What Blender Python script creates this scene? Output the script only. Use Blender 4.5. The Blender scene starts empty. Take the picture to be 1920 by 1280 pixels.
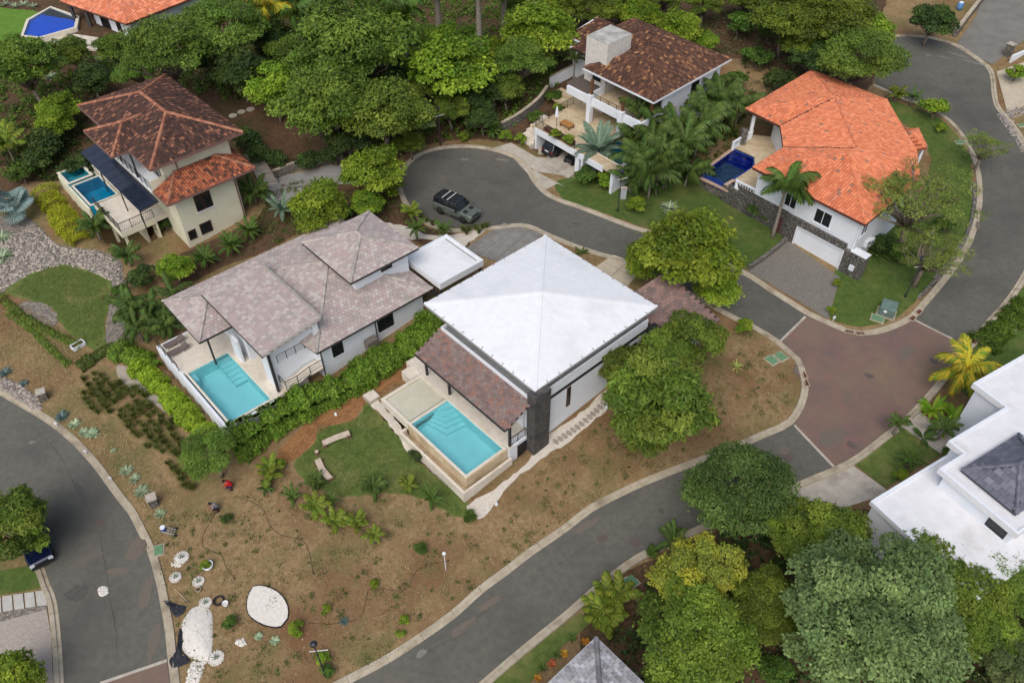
import bpy, bmesh, math, random
import numpy as np
from mathutils import Vector, Matrix
from mathutils.geometry import delaunay_2d_cdt
random.seed(7); RNG = np.random.default_rng(7)
R = math.radians
sc = bpy.context.scene
COL = sc.collection

# ------------------------------------------------------------------ camera, sky, sun, exposure
CAM_H, CAM_F, CAM_T = 50.5, 1493.0, 44.0          # height (m), focal length in photo pixels, degrees below horizon
cam_d = bpy.data.cameras.new('camera'); cam = bpy.data.objects.new('camera', cam_d); COL.objects.link(cam)
cam.location = (0, 0, CAM_H); cam.rotation_euler = (R(90 - CAM_T), 0, 0)
cam_d.sensor_width = 36; cam_d.lens = CAM_F / 1920 * 36; cam_d.clip_start = 0.5; cam_d.clip_end = 2000
sc.camera = cam
SUN_EL, SUN_AZ = 52.0, 196.0                       # azimuth clockwise from +Y: the sun stands behind the camera, a little left
world = bpy.data.worlds.new('World'); sc.world = world; world.use_nodes = True
wn = world.node_tree.nodes; wl = world.node_tree.links; wn.clear()
sky = wn.new('ShaderNodeTexSky'); sky.sky_type = 'NISHITA'; sky.sun_disc = False
sky.sun_elevation = R(SUN_EL); sky.sun_rotation = R(SUN_AZ); sky.air_density = 1.0; sky.dust_density = 4.0; sky.ozone_density = 1.0
hsv = wn.new('ShaderNodeHueSaturation'); hsv.inputs['Saturation'].default_value = 0.75     # a white overcast
bg = wn.new('ShaderNodeBackground'); bg.inputs['Strength'].default_value = 0.15
wo = wn.new('ShaderNodeOutputWorld')
wl.new(sky.outputs[0], hsv.inputs['Color']); wl.new(hsv.outputs[0], bg.inputs[0]); wl.new(bg.outputs[0], wo.inputs[0])
sun_d = bpy.data.lights.new('sun', 'SUN'); sun = bpy.data.objects.new('sun', sun_d); COL.objects.link(sun)
sun_d.energy = 1.15; sun_d.angle = R(50); sun_d.color = (1.0, 0.98, 0.95)
_a = R(SUN_AZ); _d = Vector((math.sin(_a) * math.cos(R(SUN_EL)), math.cos(_a) * math.cos(R(SUN_EL)), math.sin(R(SUN_EL))))
sun.rotation_euler = _d.to_track_quat('Z', 'Y').to_euler()
sc.view_settings.view_transform = 'Standard'; sc.view_settings.look = 'None'; sc.view_settings.gamma = 1
sc.view_settings.use_curve_mapping = False; sc.view_settings.exposure = 0.0
sc.render.engine = 'CYCLES'
sc.cycles.use_denoising = True; sc.cycles.max_bounces = 7; sc.cycles.transparent_max_bounces = 12
sc.cycles.diffuse_bounces = 3; sc.cycles.glossy_bounces = 2; sc.cycles.sample_clamp_indirect = 6

# ------------------------------------------------------------------ colour and material helpers
def S(r, g, b, k=1.0):
    f = lambda c: (c / 255 / 12.92) if c / 255 <= 0.04045 else ((c / 255 + 0.055) / 1.055) ** 2.4
    return (f(r) * k, f(g) * k, f(b) * k, 1.0)
MATS = {}
def _new(name):
    m = bpy.data.materials.new(name); m.use_nodes = True
    nt = m.node_tree; p = nt.nodes['Principled BSDF']
    return m, nt, p
def mat(name, c1, c2=None, scale=3.0, rough=0.8, bump=0.0, bscale=None, c3=None, s3=0.3, spec=0.3, metal=0.0, detail=6, lo=0.35, hi=0.65, lo3=0.5, hi3=0.7, coat=0.0, c4=None, s4=0.1, lo4=0.55, hi4=0.75):
    """noise blend of two colours (world scale), a third at a broader scale, bump from fine noise"""
    if name in MATS: return MATS[name]
    m, nt, p = _new(name); n = nt.nodes; l = nt.links
    p.inputs['Roughness'].default_value = rough; p.inputs['Specular IOR Level'].default_value = spec; p.inputs['Metallic'].default_value = metal
    p.inputs['Coat Weight'].default_value = coat
    geo = n.new('ShaderNodeNewGeometry')
    out = None
    if c2 is None: p.inputs['Base Color'].default_value = c1
    else:
        no = n.new('ShaderNodeTexNoise'); no.inputs['Scale'].default_value = scale; no.inputs['Detail'].default_value = detail; no.inputs['Roughness'].default_value = 0.65
        l.new(geo.outputs['Position'], no.inputs['Vector'])
        mr = n.new('ShaderNodeMapRange'); mr.inputs['From Min'].default_value = lo; mr.inputs['From Max'].default_value = hi
        l.new(no.outputs['Fac'], mr.inputs['Value'])
        mx = n.new('ShaderNodeMix'); mx.data_type = 'RGBA'; mx.inputs[6].default_value = c1; mx.inputs[7].default_value = c2
        l.new(mr.outputs[0], mx.inputs['Factor']); out = mx.outputs[2]
        if c3 is not None:
            n3 = n.new('ShaderNodeTexNoise'); n3.inputs['Scale'].default_value = s3; n3.inputs['Detail'].default_value = 5; n3.inputs['Roughness'].default_value = 0.6
            l.new(geo.outputs['Position'], n3.inputs['Vector'])
            m3 = n.new('ShaderNodeMapRange'); m3.inputs['From Min'].default_value = lo3; m3.inputs['From Max'].default_value = hi3
            l.new(n3.outputs['Fac'], m3.inputs['Value'])
            x3 = n.new('ShaderNodeMix'); x3.data_type = 'RGBA'; x3.inputs[7].default_value = c3
            l.new(m3.outputs[0], x3.inputs['Factor']); l.new(out, x3.inputs[6]); out = x3.outputs[2]
        if c4 is not None:
            n4 = n.new('ShaderNodeTexNoise'); n4.inputs['Scale'].default_value = s4; n4.inputs['Detail'].default_value = 7; n4.inputs['Roughness'].default_value = 0.7
            of = n.new('ShaderNodeVectorMath'); of.inputs[1].default_value = (31.7, 12.3, 5.1); l.new(geo.outputs['Position'], of.inputs[0]); l.new(of.outputs[0], n4.inputs['Vector'])
            m4 = n.new('ShaderNodeMapRange'); m4.inputs['From Min'].default_value = lo4; m4.inputs['From Max'].default_value = hi4; l.new(n4.outputs['Fac'], m4.inputs['Value'])
            x4 = n.new('ShaderNodeMix'); x4.data_type = 'RGBA'; x4.inputs[7].default_value = c4
            l.new(m4.outputs[0], x4.inputs['Factor']); l.new(out, x4.inputs[6]); out = x4.outputs[2]
        l.new(out, p.inputs['Base Color'])
    if bump:
        nb = n.new('ShaderNodeTexNoise'); nb.inputs['Scale'].default_value = bscale or scale * 3; nb.inputs['Detail'].default_value = 4
        l.new(geo.outputs['Position'], nb.inputs['Vector'])
        b = n.new('ShaderNodeBump'); b.inputs['Strength'].default_value = 0.6; b.inputs['Distance'].default_value = bump
        l.new(nb.outputs['Fac'], b.inputs['Height']); l.new(b.outputs[0], p.inputs['Normal'])
    MATS[name] = m; return m
def mat_col(name, rough=0.75, spec=0.2, trans=0.0, hue=0.0, grain=0.0, gscale=6.0, dirt=None, dscale=0.6, dlo=0.5, dhi=0.7):
    """colour from the faces' own Col attribute (each tile, leaf or stone has its colour); trans adds light through leaves"""
    if name in MATS: return MATS[name]
    m, nt, p = _new(name); n = nt.nodes; l = nt.links
    p.inputs['Roughness'].default_value = rough; p.inputs['Specular IOR Level'].default_value = spec
    a = n.new('ShaderNodeAttribute'); a.attribute_name = 'Col'; out = a.outputs['Color']
    if hue:
        oi = n.new('ShaderNodeObjectInfo'); h = n.new('ShaderNodeHueSaturation')
        m1 = n.new('ShaderNodeMapRange'); m1.inputs['To Min'].default_value = 0.5 - hue; m1.inputs['To Max'].default_value = 0.5 + hue
        m2 = n.new('ShaderNodeMapRange'); m2.inputs['To Min'].default_value = 0.85; m2.inputs['To Max'].default_value = 1.15
        l.new(oi.outputs['Random'], m1.inputs['Value']); l.new(oi.outputs['Random'], m2.inputs['Value'])
        l.new(m1.outputs[0], h.inputs['Hue']); l.new(m2.outputs[0], h.inputs['Value']); l.new(out, h.inputs['Color']); out = h.outputs[0]
    if grain or dirt:
        geo = n.new('ShaderNodeNewGeometry')
    if grain:
        no = n.new('ShaderNodeTexNoise'); no.inputs['Scale'].default_value = gscale; no.inputs['Detail'].default_value = 5
        l.new(geo.outputs['Position'], no.inputs['Vector'])
        mr = n.new('ShaderNodeMapRange'); mr.inputs['From Min'].default_value = 0.3; mr.inputs['From Max'].default_value = 0.7; mr.inputs['To Min'].default_value = 1 - grain; mr.inputs['To Max'].default_value = 1 + grain
        l.new(no.outputs['Fac'], mr.inputs['Value'])
        h2 = n.new('ShaderNodeHueSaturation'); l.new(mr.outputs[0], h2.inputs['Value']); l.new(out, h2.inputs['Color']); out = h2.outputs[0]
    if dirt:
        no = n.new('ShaderNodeTexNoise'); no.inputs['Scale'].default_value = dscale; no.inputs['Detail'].default_value = 6; no.inputs['Roughness'].default_value = 0.65
        l.new(geo.outputs['Position'], no.inputs['Vector'])
        mr = n.new('ShaderNodeMapRange'); mr.inputs['From Min'].default_value = dlo; mr.inputs['From Max'].default_value = dhi; mr.inputs['To Max'].default_value = 0.85
        l.new(no.outputs['Fac'], mr.inputs['Value'])
        mx = n.new('ShaderNodeMix'); mx.data_type = 'RGBA'; mx.inputs[7].default_value = dirt
        l.new(mr.outputs[0], mx.inputs['Factor']); l.new(out, mx.inputs[6]); out = mx.outputs[2]
    l.new(out, p.inputs['Base Color'])
    if trans:
        t = n.new('ShaderNodeBsdfTranslucent'); l.new(out, t.inputs['Color'])
        mx = n.new('ShaderNodeMixShader'); mx.inputs[0].default_value = trans
        l.new(p.outputs[0], mx.inputs[1]); l.new(t.outputs[0], mx.inputs[2]); l.new(mx.outputs[0], n['Material Output'].inputs['Surface'])
    MATS[name] = m; return m
def mat_water(name, tint, rough=0.03):
    if name in MATS: return MATS[name]
    m, nt, p = _new(name); n = nt.nodes; l = nt.links; n.remove(p)
    tr = n.new('ShaderNodeBsdfTransparent'); tr.inputs[0].default_value = tint
    gl = n.new('ShaderNodeBsdfGlossy'); gl.inputs['Roughness'].default_value = rough
    fr = n.new('ShaderNodeFresnel'); fr.inputs['IOR'].default_value = 1.33
    geo = n.new('ShaderNodeNewGeometry'); no = n.new('ShaderNodeTexNoise'); no.inputs['Scale'].default_value = 2.2; no.inputs['Detail'].default_value = 3
    l.new(geo.outputs['Position'], no.inputs['Vector'])
    b = n.new('ShaderNodeBump'); b.inputs['Distance'].default_value = 0.03; b.inputs['Strength'].default_value = 0.5
    l.new(no.outputs['Fac'], b.inputs['Height']); l.new(b.outputs[0], gl.inputs['Normal']); l.new(b.outputs[0], fr.inputs['Normal'])
    mx = n.new('ShaderNodeMixShader'); l.new(fr.outputs[0], mx.inputs[0]); l.new(tr.outputs[0], mx.inputs[1]); l.new(gl.outputs[0], mx.inputs[2])
    l.new(mx.outputs[0], n['Material Output'].inputs['Surface']); MATS[name] = m; return m
def mat_voronoi(name, cA, cB, joint, scale=3.0, jw=0.06, bump=0.03, rough=0.85):
    """rubble stone: cells of two colours with mortar between them"""
    if name in MATS: return MATS[name]
    m, nt, p = _new(name); n = nt.nodes; l = nt.links; p.inputs['Roughness'].default_value = rough
    geo = n.new('ShaderNodeNewGeometry')
    v1 = n.new('ShaderNodeTexVoronoi'); v1.inputs['Scale'].default_value = scale; l.new(geo.outputs['Position'], v1.inputs['Vector'])
    v2 = n.new('ShaderNodeTexVoronoi'); v2.feature = 'DISTANCE_TO_EDGE'; v2.inputs['Scale'].default_value = scale; l.new(geo.outputs['Position'], v2.inputs['Vector'])
    bw = n.new('ShaderNodeSeparateColor'); l.new(v1.outputs['Color'], bw.inputs[0])
    mx = n.new('ShaderNodeMix'); mx.data_type = 'RGBA'; mx.inputs[6].default_value = cA; mx.inputs[7].default_value = cB; l.new(bw.outputs[0], mx.inputs['Factor'])
    mr = n.new('ShaderNodeMapRange'); mr.inputs['From Min'].default_value = jw * 0.6; mr.inputs['From Max'].default_value = jw; l.new(v2.outputs['Distance'], mr.inputs['Value'])
    x2 = n.new('ShaderNodeMix'); x2.data_type = 'RGBA'; x2.inputs[6].default_value = joint; l.new(mx.outputs[2], x2.inputs[7]); l.new(mr.outputs[0], x2.inputs['Factor'])
    l.new(x2.outputs[2], p.inputs['Base Color'])
    b = n.new('ShaderNodeBump'); b.inputs['Distance'].default_value = bump; l.new(mr.outputs[0], b.inputs['Height']); l.new(b.outputs[0], p.inputs['Normal'])
    MATS[name] = m; return m

# ------------------------------------------------------------------ object helpers
def props(o, label=None, cat=None, group=None, kind=None):
    if label: o['label'] = label
    if cat: o['category'] = cat
    if group: o['group'] = group
    if kind: o['kind'] = kind
    return o
def empty(name, loc, label=None, cat=None, group=None, kind=None):
    o = bpy.data.objects.new(name, None); COL.objects.link(o); o.location = loc; o.empty_display_size = 0.3
    return props(o, label, cat, group, kind)
def np_mesh(name, V, Q, col=None):
    """mesh from arrays of vertices and quads (or triangles), colour per face"""
    me = bpy.data.meshes.new(name); V = np.asarray(V, np.float32); Q = np.asarray(Q, np.int32); k = Q.shape[1]
    me.vertices.add(len(V)); me.vertices.foreach_set('co', V.ravel())
    me.loops.add(Q.size); me.loops.foreach_set('vertex_index', Q.ravel())
    me.polygons.add(len(Q)); me.polygons.foreach_set('loop_start', np.arange(0, Q.size, k, dtype=np.int32))
    if col is not None:
        a = me.attributes.new('Col', 'FLOAT_COLOR', 'FACE'); c = np.ones((len(Q), 4), np.float32); c[:, :3] = np.asarray(col)[:, :3]; a.data.foreach_set('color', c.ravel())
    me.update(calc_edges=True); me.validate(); return me
def link(name, me, m=None, parent=None, kind=None, label=None, cat=None, group=None, loc=None):
    o = bpy.data.objects.new(name, me); COL.objects.link(o)
    if m is not None and len(me.materials) == 0: me.materials.append(m)
    if parent is not None: o.parent = parent
    if loc is not None: o.location = loc
    return props(o, label, cat, group, kind)
class MB:
    """collects shapes; build() links them as one mesh object (children of an Empty are stored relative to it)"""
    def __init__(s): s.v = []; s.f = []; s.c = []; s.cur = (1, 1, 1)
    def poly(s, pts, flip=False):
        i = len(s.v); s.v += [tuple(p) for p in pts]; idx = list(range(i, i + len(pts))); s.f.append(idx[::-1] if flip else idx); s.c.append(s.cur)
    def hexa(s, b, t):
        """b: four bottom corners counter-clockwise, t: four top corners"""
        i = len(s.v); s.v += [tuple(p) for p in b] + [tuple(p) for p in t]
        for f in ((3, 2, 1, 0), (4, 5, 6, 7), (0, 1, 5, 4), (1, 2, 6, 5), (2, 3, 7, 6), (3, 0, 4, 7)): s.f.append([i + k for k in f]); s.c.append(s.cur)
    def box(s, x0, x1, y0, y1, z0, z1):
        s.hexa([(x0, y0, z0), (x1, y0, z0), (x1, y1, z0), (x0, y1, z0)], [(x0, y0, z1), (x1, y0, z1), (x1, y1, z1), (x0, y1, z1)])
    def fbox(s, F, u0, u1, v0, v1, z0, z1):
        q = [F(u0, v0, 0), F(u1, v0, 0), F(u1, v1, 0), F(u0, v1, 0)]
        s.hexa([(p[0], p[1], z0) for p in q], [(p[0], p[1], z1) for p in q])
    def prism(s, pts, z0, z1, top=True):
        """extruded polygon pts (xy, counter-clockwise)"""
        n = len(pts); i = len(s.v)
        a = sum(pts[k][0] * pts[(k + 1) % n][1] - pts[(k + 1) % n][0] * pts[k][1] for k in range(n))
        if a < 0: pts = pts[::-1]
        s.v += [(p[0], p[1], z0) for p in pts] + [(p[0], p[1], z1) for p in pts]
        for k in range(n): s.f.append([i + k, i + (k + 1) % n, i + n + (k + 1) % n, i + n + k]); s.c.append(s.cur)
        s.f.append([i + n + k for k in range(n)]); s.c.append(s.cur); s.f.append([i + k for k in range(n)][::-1]); s.c.append(s.cur)
    def tube(s, pts, rad, n=6, cap=True):
        pts = [Vector(p) for p in pts]; m = len(pts); rad = rad if isinstance(rad, (list, tuple)) else [rad] * m; i0 = len(s.v)
        for k, p in enumerate(pts):
            d = (pts[min(k + 1, m - 1)] - pts[max(k - 1, 0)]).normalized()
            a = d.cross(Vector((0, 0, 1))); a = a.normalized() if a.length > 1e-3 else Vector((1, 0, 0)); b = d.cross(a)
            for j in range(n):
                t = 2 * math.pi * j / n; s.v.append(tuple(p + (a * math.cos(t) + b * math.sin(t)) * rad[k]))
        for k in range(m - 1):
            for j in range(n):
                s.f.append([i0 + k * n + j, i0 + (k + 1) * n + j, i0 + (k + 1) * n + (j + 1) % n, i0 + k * n + (j + 1) % n]); s.c.append(s.cur)
        if cap: s.f.append([i0 + j for j in range(n)]); s.c.append(s.cur); s.f.append([i0 + (m - 1) * n + j for j in range(n)][::-1]); s.c.append(s.cur)
    def bar(s, a, b, w, h=None):
        a = Vector(a); b = Vector(b); h = h or w; d = (b - a).normalized(); x = d.cross(Vector((0, 0, 1)))
        x = x.normalized() if x.length > 1e-3 else Vector((1, 0, 0)); y = x.cross(d); x *= w / 2; y *= h / 2
        s.hexa([a - x - y, a + x - y, a + x + y, a - x + y], [b - x - y, b + x - y, b + x + y, b - x + y])
    def lathe(s, prof, c, n=16):
        i0 = len(s.v); m = len(prof)
        for r, z in prof:
            for j in range(n): t = 2 * math.pi * j / n; s.v.append((c[0] + r * math.cos(t), c[1] + r * math.sin(t), c[2] + z))
        for k in range(m - 1):
            for j in range(n): s.f.append([i0 + k * n + j, i0 + k * n + (j + 1) % n, i0 + (k + 1) * n + (j + 1) % n, i0 + (k + 1) * n + j]); s.c.append(s.cur)
        s.f.append([i0 + (m - 1) * n + j for j in range(n)]); s.c.append(s.cur); s.f.append([i0 + j for j in range(n)][::-1]); s.c.append(s.cur)
    def mesh(s, name, off=(0, 0, 0), smooth=False):
        me = bpy.data.meshes.new(name); me.from_pydata([(a - off[0], b - off[1], c - off[2]) for a, b, c in s.v], [], s.f)
        if any(c != (1, 1, 1) for c in s.c):
            a = me.attributes.new('Col', 'FLOAT_COLOR', 'FACE'); arr = np.ones((len(s.f), 4), np.float32); arr[:, :3] = np.array([c[:3] for c in s.c]); a.data.foreach_set('color', arr.ravel())
        if smooth: me.polygons.foreach_set('use_smooth', [True] * len(me.polygons))
        me.update(); return me
    def build(s, name, m, parent=None, label=None, cat=None, group=None, kind=None, smooth=False, bevel=0.0):
        off = (0, 0, 0)
        if parent is not None:
            p = parent; off = Vector((0, 0, 0))
            while p is not None: off += p.location; p = p.parent
        me = s.mesh(name, off, smooth); o = link(name, me, m, parent, kind, label, cat, group)
        if bevel: b = o.modifiers.new('bevel', 'BEVEL'); b.width = bevel; b.segments = 2; b.limit_method = 'ANGLE'
        return o
def copy_tree(o, parent=None):
    c = o.copy(); COL.objects.link(c); c.parent = parent
    for ch in o.children: copy_tree(ch, c)
    return c
def frame(ox, oy, ua, va):
    u = (math.cos(R(ua)), math.sin(R(ua))); v = (math.cos(R(va)), math.sin(R(va)))
    return lambda a, b, z=0.0: (ox + a * u[0] + b * v[0], oy + a * u[1] + b * v[1], z)

# ------------------------------------------------------------------ the lie of the land
_t = R(CAM_T)
def ray(px, py, z):
    """the place, at height z, that the photograph shows at a pixel"""
    a = (px - 960) / CAM_F; b = -(py - 640) / CAM_F
    d = (a, math.cos(_t) + b * math.sin(_t), -math.sin(_t) + b * math.cos(_t)); k = (z - CAM_H) / d[2]
    return (k * d[0], k * d[1], z)
ANCH = [(870,350,2.0),(1000,400,1.9),(1150,440,1.6),(1300,500,1.2),(1450,580,.6),(1620,720,0),(1500,850,-.5),(1250,930,-1.2),(1000,1080,-2.0),(750,1250,-2.6),
 (1760,580,.6),(1830,450,1.3),(1830,300,2.2),(1780,150,3.2),(1900,30,6),(1040,825,-.35),(870,940,-.9),(1150,760,0.0),(1130,490,1.5),(1380,700,0.0),(1100,900,-1.0),
 (700,850,-1.0),(600,800,-1.1),(640,720,-.5),(780,640,.3),(500,1050,-2.3),(400,950,-2.4),(300,1000,-2.8),(200,1050,-3.0),(100,900,-3.1),(0,800,-3.1),(350,1200,-3),(150,1250,-3.2),
 (430,860,-1.7),(200,720,-1.7),(60,690,-2.2),(100,560,-.9),(40,450,-.3),(200,480,-.2),(462,410,.5),(240,470,-.1),(560,345,1.8),(560,440,.9),(330,560,-.5),(300,690,-1.5),
 (1020,300,2.1),(1180,350,2.0),(970,180,4.0),(930,240,2.7),(1300,290,2.2),(1560,510,.85),(1420,330,1.6),(1350,400,1.4),(1640,540,.8),(1740,330,2),(1400,200,3.6),
 (700,260,2.8),(450,240,2.6),(300,120,3.0),(100,60,3.3),(0,200,2.0),(90,330,1.0),(600,50,4.6),(900,80,5.0),(1200,0,7),(1450,60,6.5),(1600,30,5.5),(1700,40,4.4),
 (1640,900,-.3),(1800,750,.2),(1600,1100,-1.2),(1300,1150,-2.0),(1100,1250,-2.7),(1900,1250,-1),(1750,1000,-.5),(1900,600,.9),(1900,200,3.2),(680,380,1.7),(830,470,1.7)]
_A = np.array([ray(*a) for a in ANCH])
def _phi(r2): return np.where(r2 > 1e-9, r2 * np.log(np.maximum(r2, 1e-9)), 0.0)
_n = len(_A); _K = _phi(((_A[:, None, :2] - _A[None, :, :2]) ** 2).sum(-1)) + np.eye(_n) * 60.0
_M = np.zeros((_n + 3, _n + 3)); _M[:_n, :_n] = _K; _M[:_n, _n] = 1; _M[:_n, _n + 1:] = _A[:, :2]; _M[_n:, :_n] = _M[:_n, _n:].T
_W = np.linalg.solve(_M, np.concatenate([_A[:, 2], np.zeros(3)]))
def hN(X, Y):
    X = np.clip(np.asarray(X, float), -92, 92); Y = np.clip(np.asarray(Y, float), 14, 132)
    r2 = (X[..., None] - _A[:, 0]) ** 2 + (Y[..., None] - _A[:, 1]) ** 2
    return np.clip(_phi(r2) @ _W[:_n] + _W[_n] + _W[_n + 1] * X + _W[_n + 2] * Y, -4, 12)
def h(x, y): return float(hN(np.array(x), np.array(y)))
def at(px, py, dz=0.0):
    z = 0.0
    for _ in range(14):
        p = ray(px, py, z + dz); z = z * 0.4 + h(p[0], p[1]) * 0.6
    p = ray(px, py, z + dz); return (p[0], p[1], z)
def smooth_line(pts, closed=False, step=0.7):
    """Catmull-Rom through points, resampled"""
    P = [np.array(p[:2], float) for p in pts]; n = len(P); out = []
    for i in range(n if closed else n - 1):
        p0 = P[(i - 1) % n] if closed or i > 0 else P[0] * 2 - P[1]
        p1 = P[i]; p2 = P[(i + 1) % n]
        p3 = P[(i + 2) % n] if closed or i + 2 < n else P[-1] * 2 - P[-2]
        m = max(1, int(np.linalg.norm(p2 - p1) / step))
        for k in range(m):
            t = k / m; out.append(0.5 * ((2 * p1) + (-p0 + p2) * t + (2 * p0 - 5 * p1 + 4 * p2 - p3) * t * t + (-p0 + 3 * p1 - 3 * p2 + p3) * t ** 3))
    if not closed: out.append(P[-1])
    return [tuple(p) for p in out]
def gp(pix): return [at(*p)[:2] for p in pix]
def straight(pts, step=0.7):
    out = []; n = len(pts)
    for i in range(n):
        a = np.array(pts[i][:2], float); b = np.array(pts[(i + 1) % n][:2], float); m = max(1, int(np.linalg.norm(b - a) / step))
        out += [tuple(a + (b - a) * k / m) for k in range(m)]
    return out
def inside(poly, X, Y):
    X = np.asarray(X); Y = np.asarray(Y); r = np.zeros(X.shape, bool); n = len(poly)
    for i in range(n):
        x1, y1 = poly[i]; x2, y2 = poly[(i + 1) % n]
        if y1 == y2: continue
        c = ((y1 > Y) != (y2 > Y)) & (X < (x2 - x1) * (Y - y1) / (y2 - y1) + x1); r ^= c
    return r
def sheet(name, poly, m, off, step=1.0, kind='structure', label=None, cat=None, parent=None, flat=None):
    """a sheet laid on the land: outline poly (xy), off metres above it"""
    P = np.array(poly); x0, y0 = np.floor(P.min(0)); x1, y1 = np.ceil(P.max(0))
    gx, gy = np.meshgrid(np.arange(x0, x1 + step, step), np.arange(y0, y1 + step, step)); gx = gx.ravel(); gy = gy.ravel()
    k = inside(poly, gx, gy); gx = gx[k]; gy = gy[k]
    if len(gx):                                         # keep lattice points off the outline
        d = np.full(len(gx), 1e9)
        for p in poly: d = np.minimum(d, (gx - p[0]) ** 2 + (gy - p[1]) ** 2)
        gx = gx[d > 0.09]; gy = gy[d > 0.09]
    V = [Vector(p) for p in poly] + [Vector((a, b)) for a, b in zip(gx, gy)]; n = len(poly)
    vo, eo, fo = delaunay_2d_cdt(V, [(i, (i + 1) % n) for i in range(n)], [], 1, 1e-4)[:3]
    xy = np.array([(v.x, v.y) for v in vo]); z = (hN(xy[:, 0], xy[:, 1]) if flat is None else np.full(len(xy), flat)) + off
    F = np.array([f if (vo[f[1]] - vo[f[0]]).cross(vo[f[2]] - vo[f[0]]) > 0 else f[::-1] for f in fo])
    me = np_mesh(name, np.column_stack([xy, z]), F)
    return link(name, me, m, parent, kind, label, cat)
# ------------------------------------------------------------------ ground, roads, kerbs, lawns
M_soil = mat('soil', S(127,105,74), S(154,132,98), scale=2.6, rough=0.95, bump=0.06, bscale=9, c3=S(120,92,66), s3=0.13, lo3=0.46, hi3=0.66, spec=0.1, c4=S(106,104,64), s4=0.22, lo4=0.5, hi4=0.7)
M_mulch = mat('mulch', S(78,60,46), S(104,82,64), scale=2.5, rough=0.95, bump=0.05, bscale=10, c3=S(70,66,44), s3=0.25, spec=0.1)
M_chips = mat('wood_chips', S(132,92,58), S(165,122,82), scale=7, rough=0.95, bump=0.05, bscale=16, c3=S(104,74,50), s3=0.5, spec=0.1)
M_asphalt = mat('asphalt', S(93,92,85), S(105,103,95), scale=2.2, rough=0.9, bump=0.008, bscale=40, c3=S(84,83,78), s3=0.14, lo3=0.45, hi3=0.7, spec=0.25, c4=S(114,104,94), s4=0.22, lo4=0.58, hi4=0.84)
M_paver = mat('red_pavers', S(108,94,88), S(126,98,90), scale=1.1, rough=0.9, bump=0.01, bscale=14, c3=S(126,108,90), s3=0.2, lo3=0.45, hi3=0.7)
M_conc = mat('kerb_concrete', S(186,176,156), S(164,152,132), scale=1.3, rough=0.9, bump=0.01, bscale=12, c3=S(128,116,98), s3=0.5, lo3=0.52, hi3=0.75)
M_conc2 = mat('pale_concrete', S(190,182,168), S(170,162,150), scale=1.5, rough=0.88, bump=0.008, bscale=14, c3=S(150,142,130), s3=0.6)
M_lawn = mat('lawn', S(80,98,48), S(102,116,60), scale=1.8, rough=0.95, bump=0.04, bscale=22, c3=S(128,124,78), s3=0.4, lo3=0.5, hi3=0.72, spec=0.1)
M_lawn2 = mat('lawn_deep', S(70,92,44), S(92,110,54), scale=1.6, rough=0.95, bump=0.04, bscale=22, c3=S(112,112,68), s3=0.35, lo3=0.5, hi3=0.75, spec=0.1)
M_gravel = mat_voronoi('gravel', S(112,106,98), S(158,148,136), S(84,78,70), scale=5.5, jw=0.05, bump=0.03)
M_cobble = mat_voronoi('cobbles', S(122,118,110), S(138,133,123), S(104,98,90), scale=8, jw=0.07, bump=0.012)

# footprints of raised houses and pools: the land is cut away under them
F1 = frame(1.72, 40.41, 42.5, 132.5); F2 = frame(-16.59, 47.81, 42.5, 132.5); F3 = frame(-33.25, 64.54, 44.5, 132.5); F4 = frame(15.08, 78.42, 45.5, 130.5)
cuts = [[F1(*p)[:2] for p in ((-6.9,.4),(1,.4),(1,11.2),(-6.9,11.2))], [F2(*p)[:2] for p in ((-8.6,.6),(-1,.6),(-1,13),(-8.6,13))],
        [F3(*p)[:2] for p in ((-4.3,5.5),(-.5,5.5),(-.5,19),(-4.3,19))], [F4(*p)[:2] for p in ((-6.5,.5),(6,.5),(6,13),(-6.5,13))],
        [(20.6,75.3),(25,79.8),(27,78),(27,75.5),(23.3,72.9)], [(-68.6,109.4),(-70.2,115.0),(-68.8,120),(-63,116.3),(-62,112.3),(-65.7,108.8)]]
xs = np.concatenate([np.arange(-420, -96, 27.0), np.arange(-96, 97, 1.0), np.arange(120, 440, 27.0)])
ys = np.concatenate([np.arange(-120, 6, 21.0), np.arange(8, 136, 1.0), np.arange(150, 520, 30.0)])
GX, GY = np.meshgrid(xs, ys); GZ = hN(GX, GY)
for c in cuts: GZ = np.where(inside(c, GX, GY), GZ - 2.2, GZ)
nx, ny = len(xs), len(ys); ii = (np.arange(ny - 1)[:, None] * nx + np.arange(nx - 1)[None, :]).ravel()
g = link('ground', np_mesh('ground', np.column_stack([GX.ravel(), GY.ravel(), GZ.ravel()]), np.column_stack([ii, ii + 1, ii + 1 + nx, ii + nx])), M_soil, kind='structure')
g.data.polygons.foreach_set('use_smooth', [True] * len(g.data.polygons))

# kerb lines along the asphalt, traced where road meets gutter
K_south = [(752,332),(757,360),(768,384),(785,402),(812,419),(848,429),(917,425),(960,420),(992,421),(1035,440),(1085,460),(1135,476),(1172,486),(1240,519),(1310,555),(1382,594),(1410,607),(1440,624),(1460,637),(1477,652),(1500,672),(1512,702),(1516,730),(1507,765),(1487,795),(1467,807),(1440,818),(1415,829),(1370,848),(1297,876),(1260,890),(1210,910),(1165,931),(1110,960),(1072,990),(1035,1016),(997,1042),(960,1071),(905,1112),(855,1157),(795,1200),(730,1242),(655,1282),(560,1330)]
K_low = [(830,1335),(897,1280),(960,1226),(1010,1185),(1060,1145),(1120,1092),(1160,1062),(1197,1037),(1235,1020),(1270,1003),(1340,972),(1410,942),(1477,912),(1522,892),(1562,876),(1602,855),(1652,817),(1690,787),(1740,735),(1782,682),(1802,656),(1822,637),(1850,600),(1880,567),(1905,532),(1922,502),(1942,460)]
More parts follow.
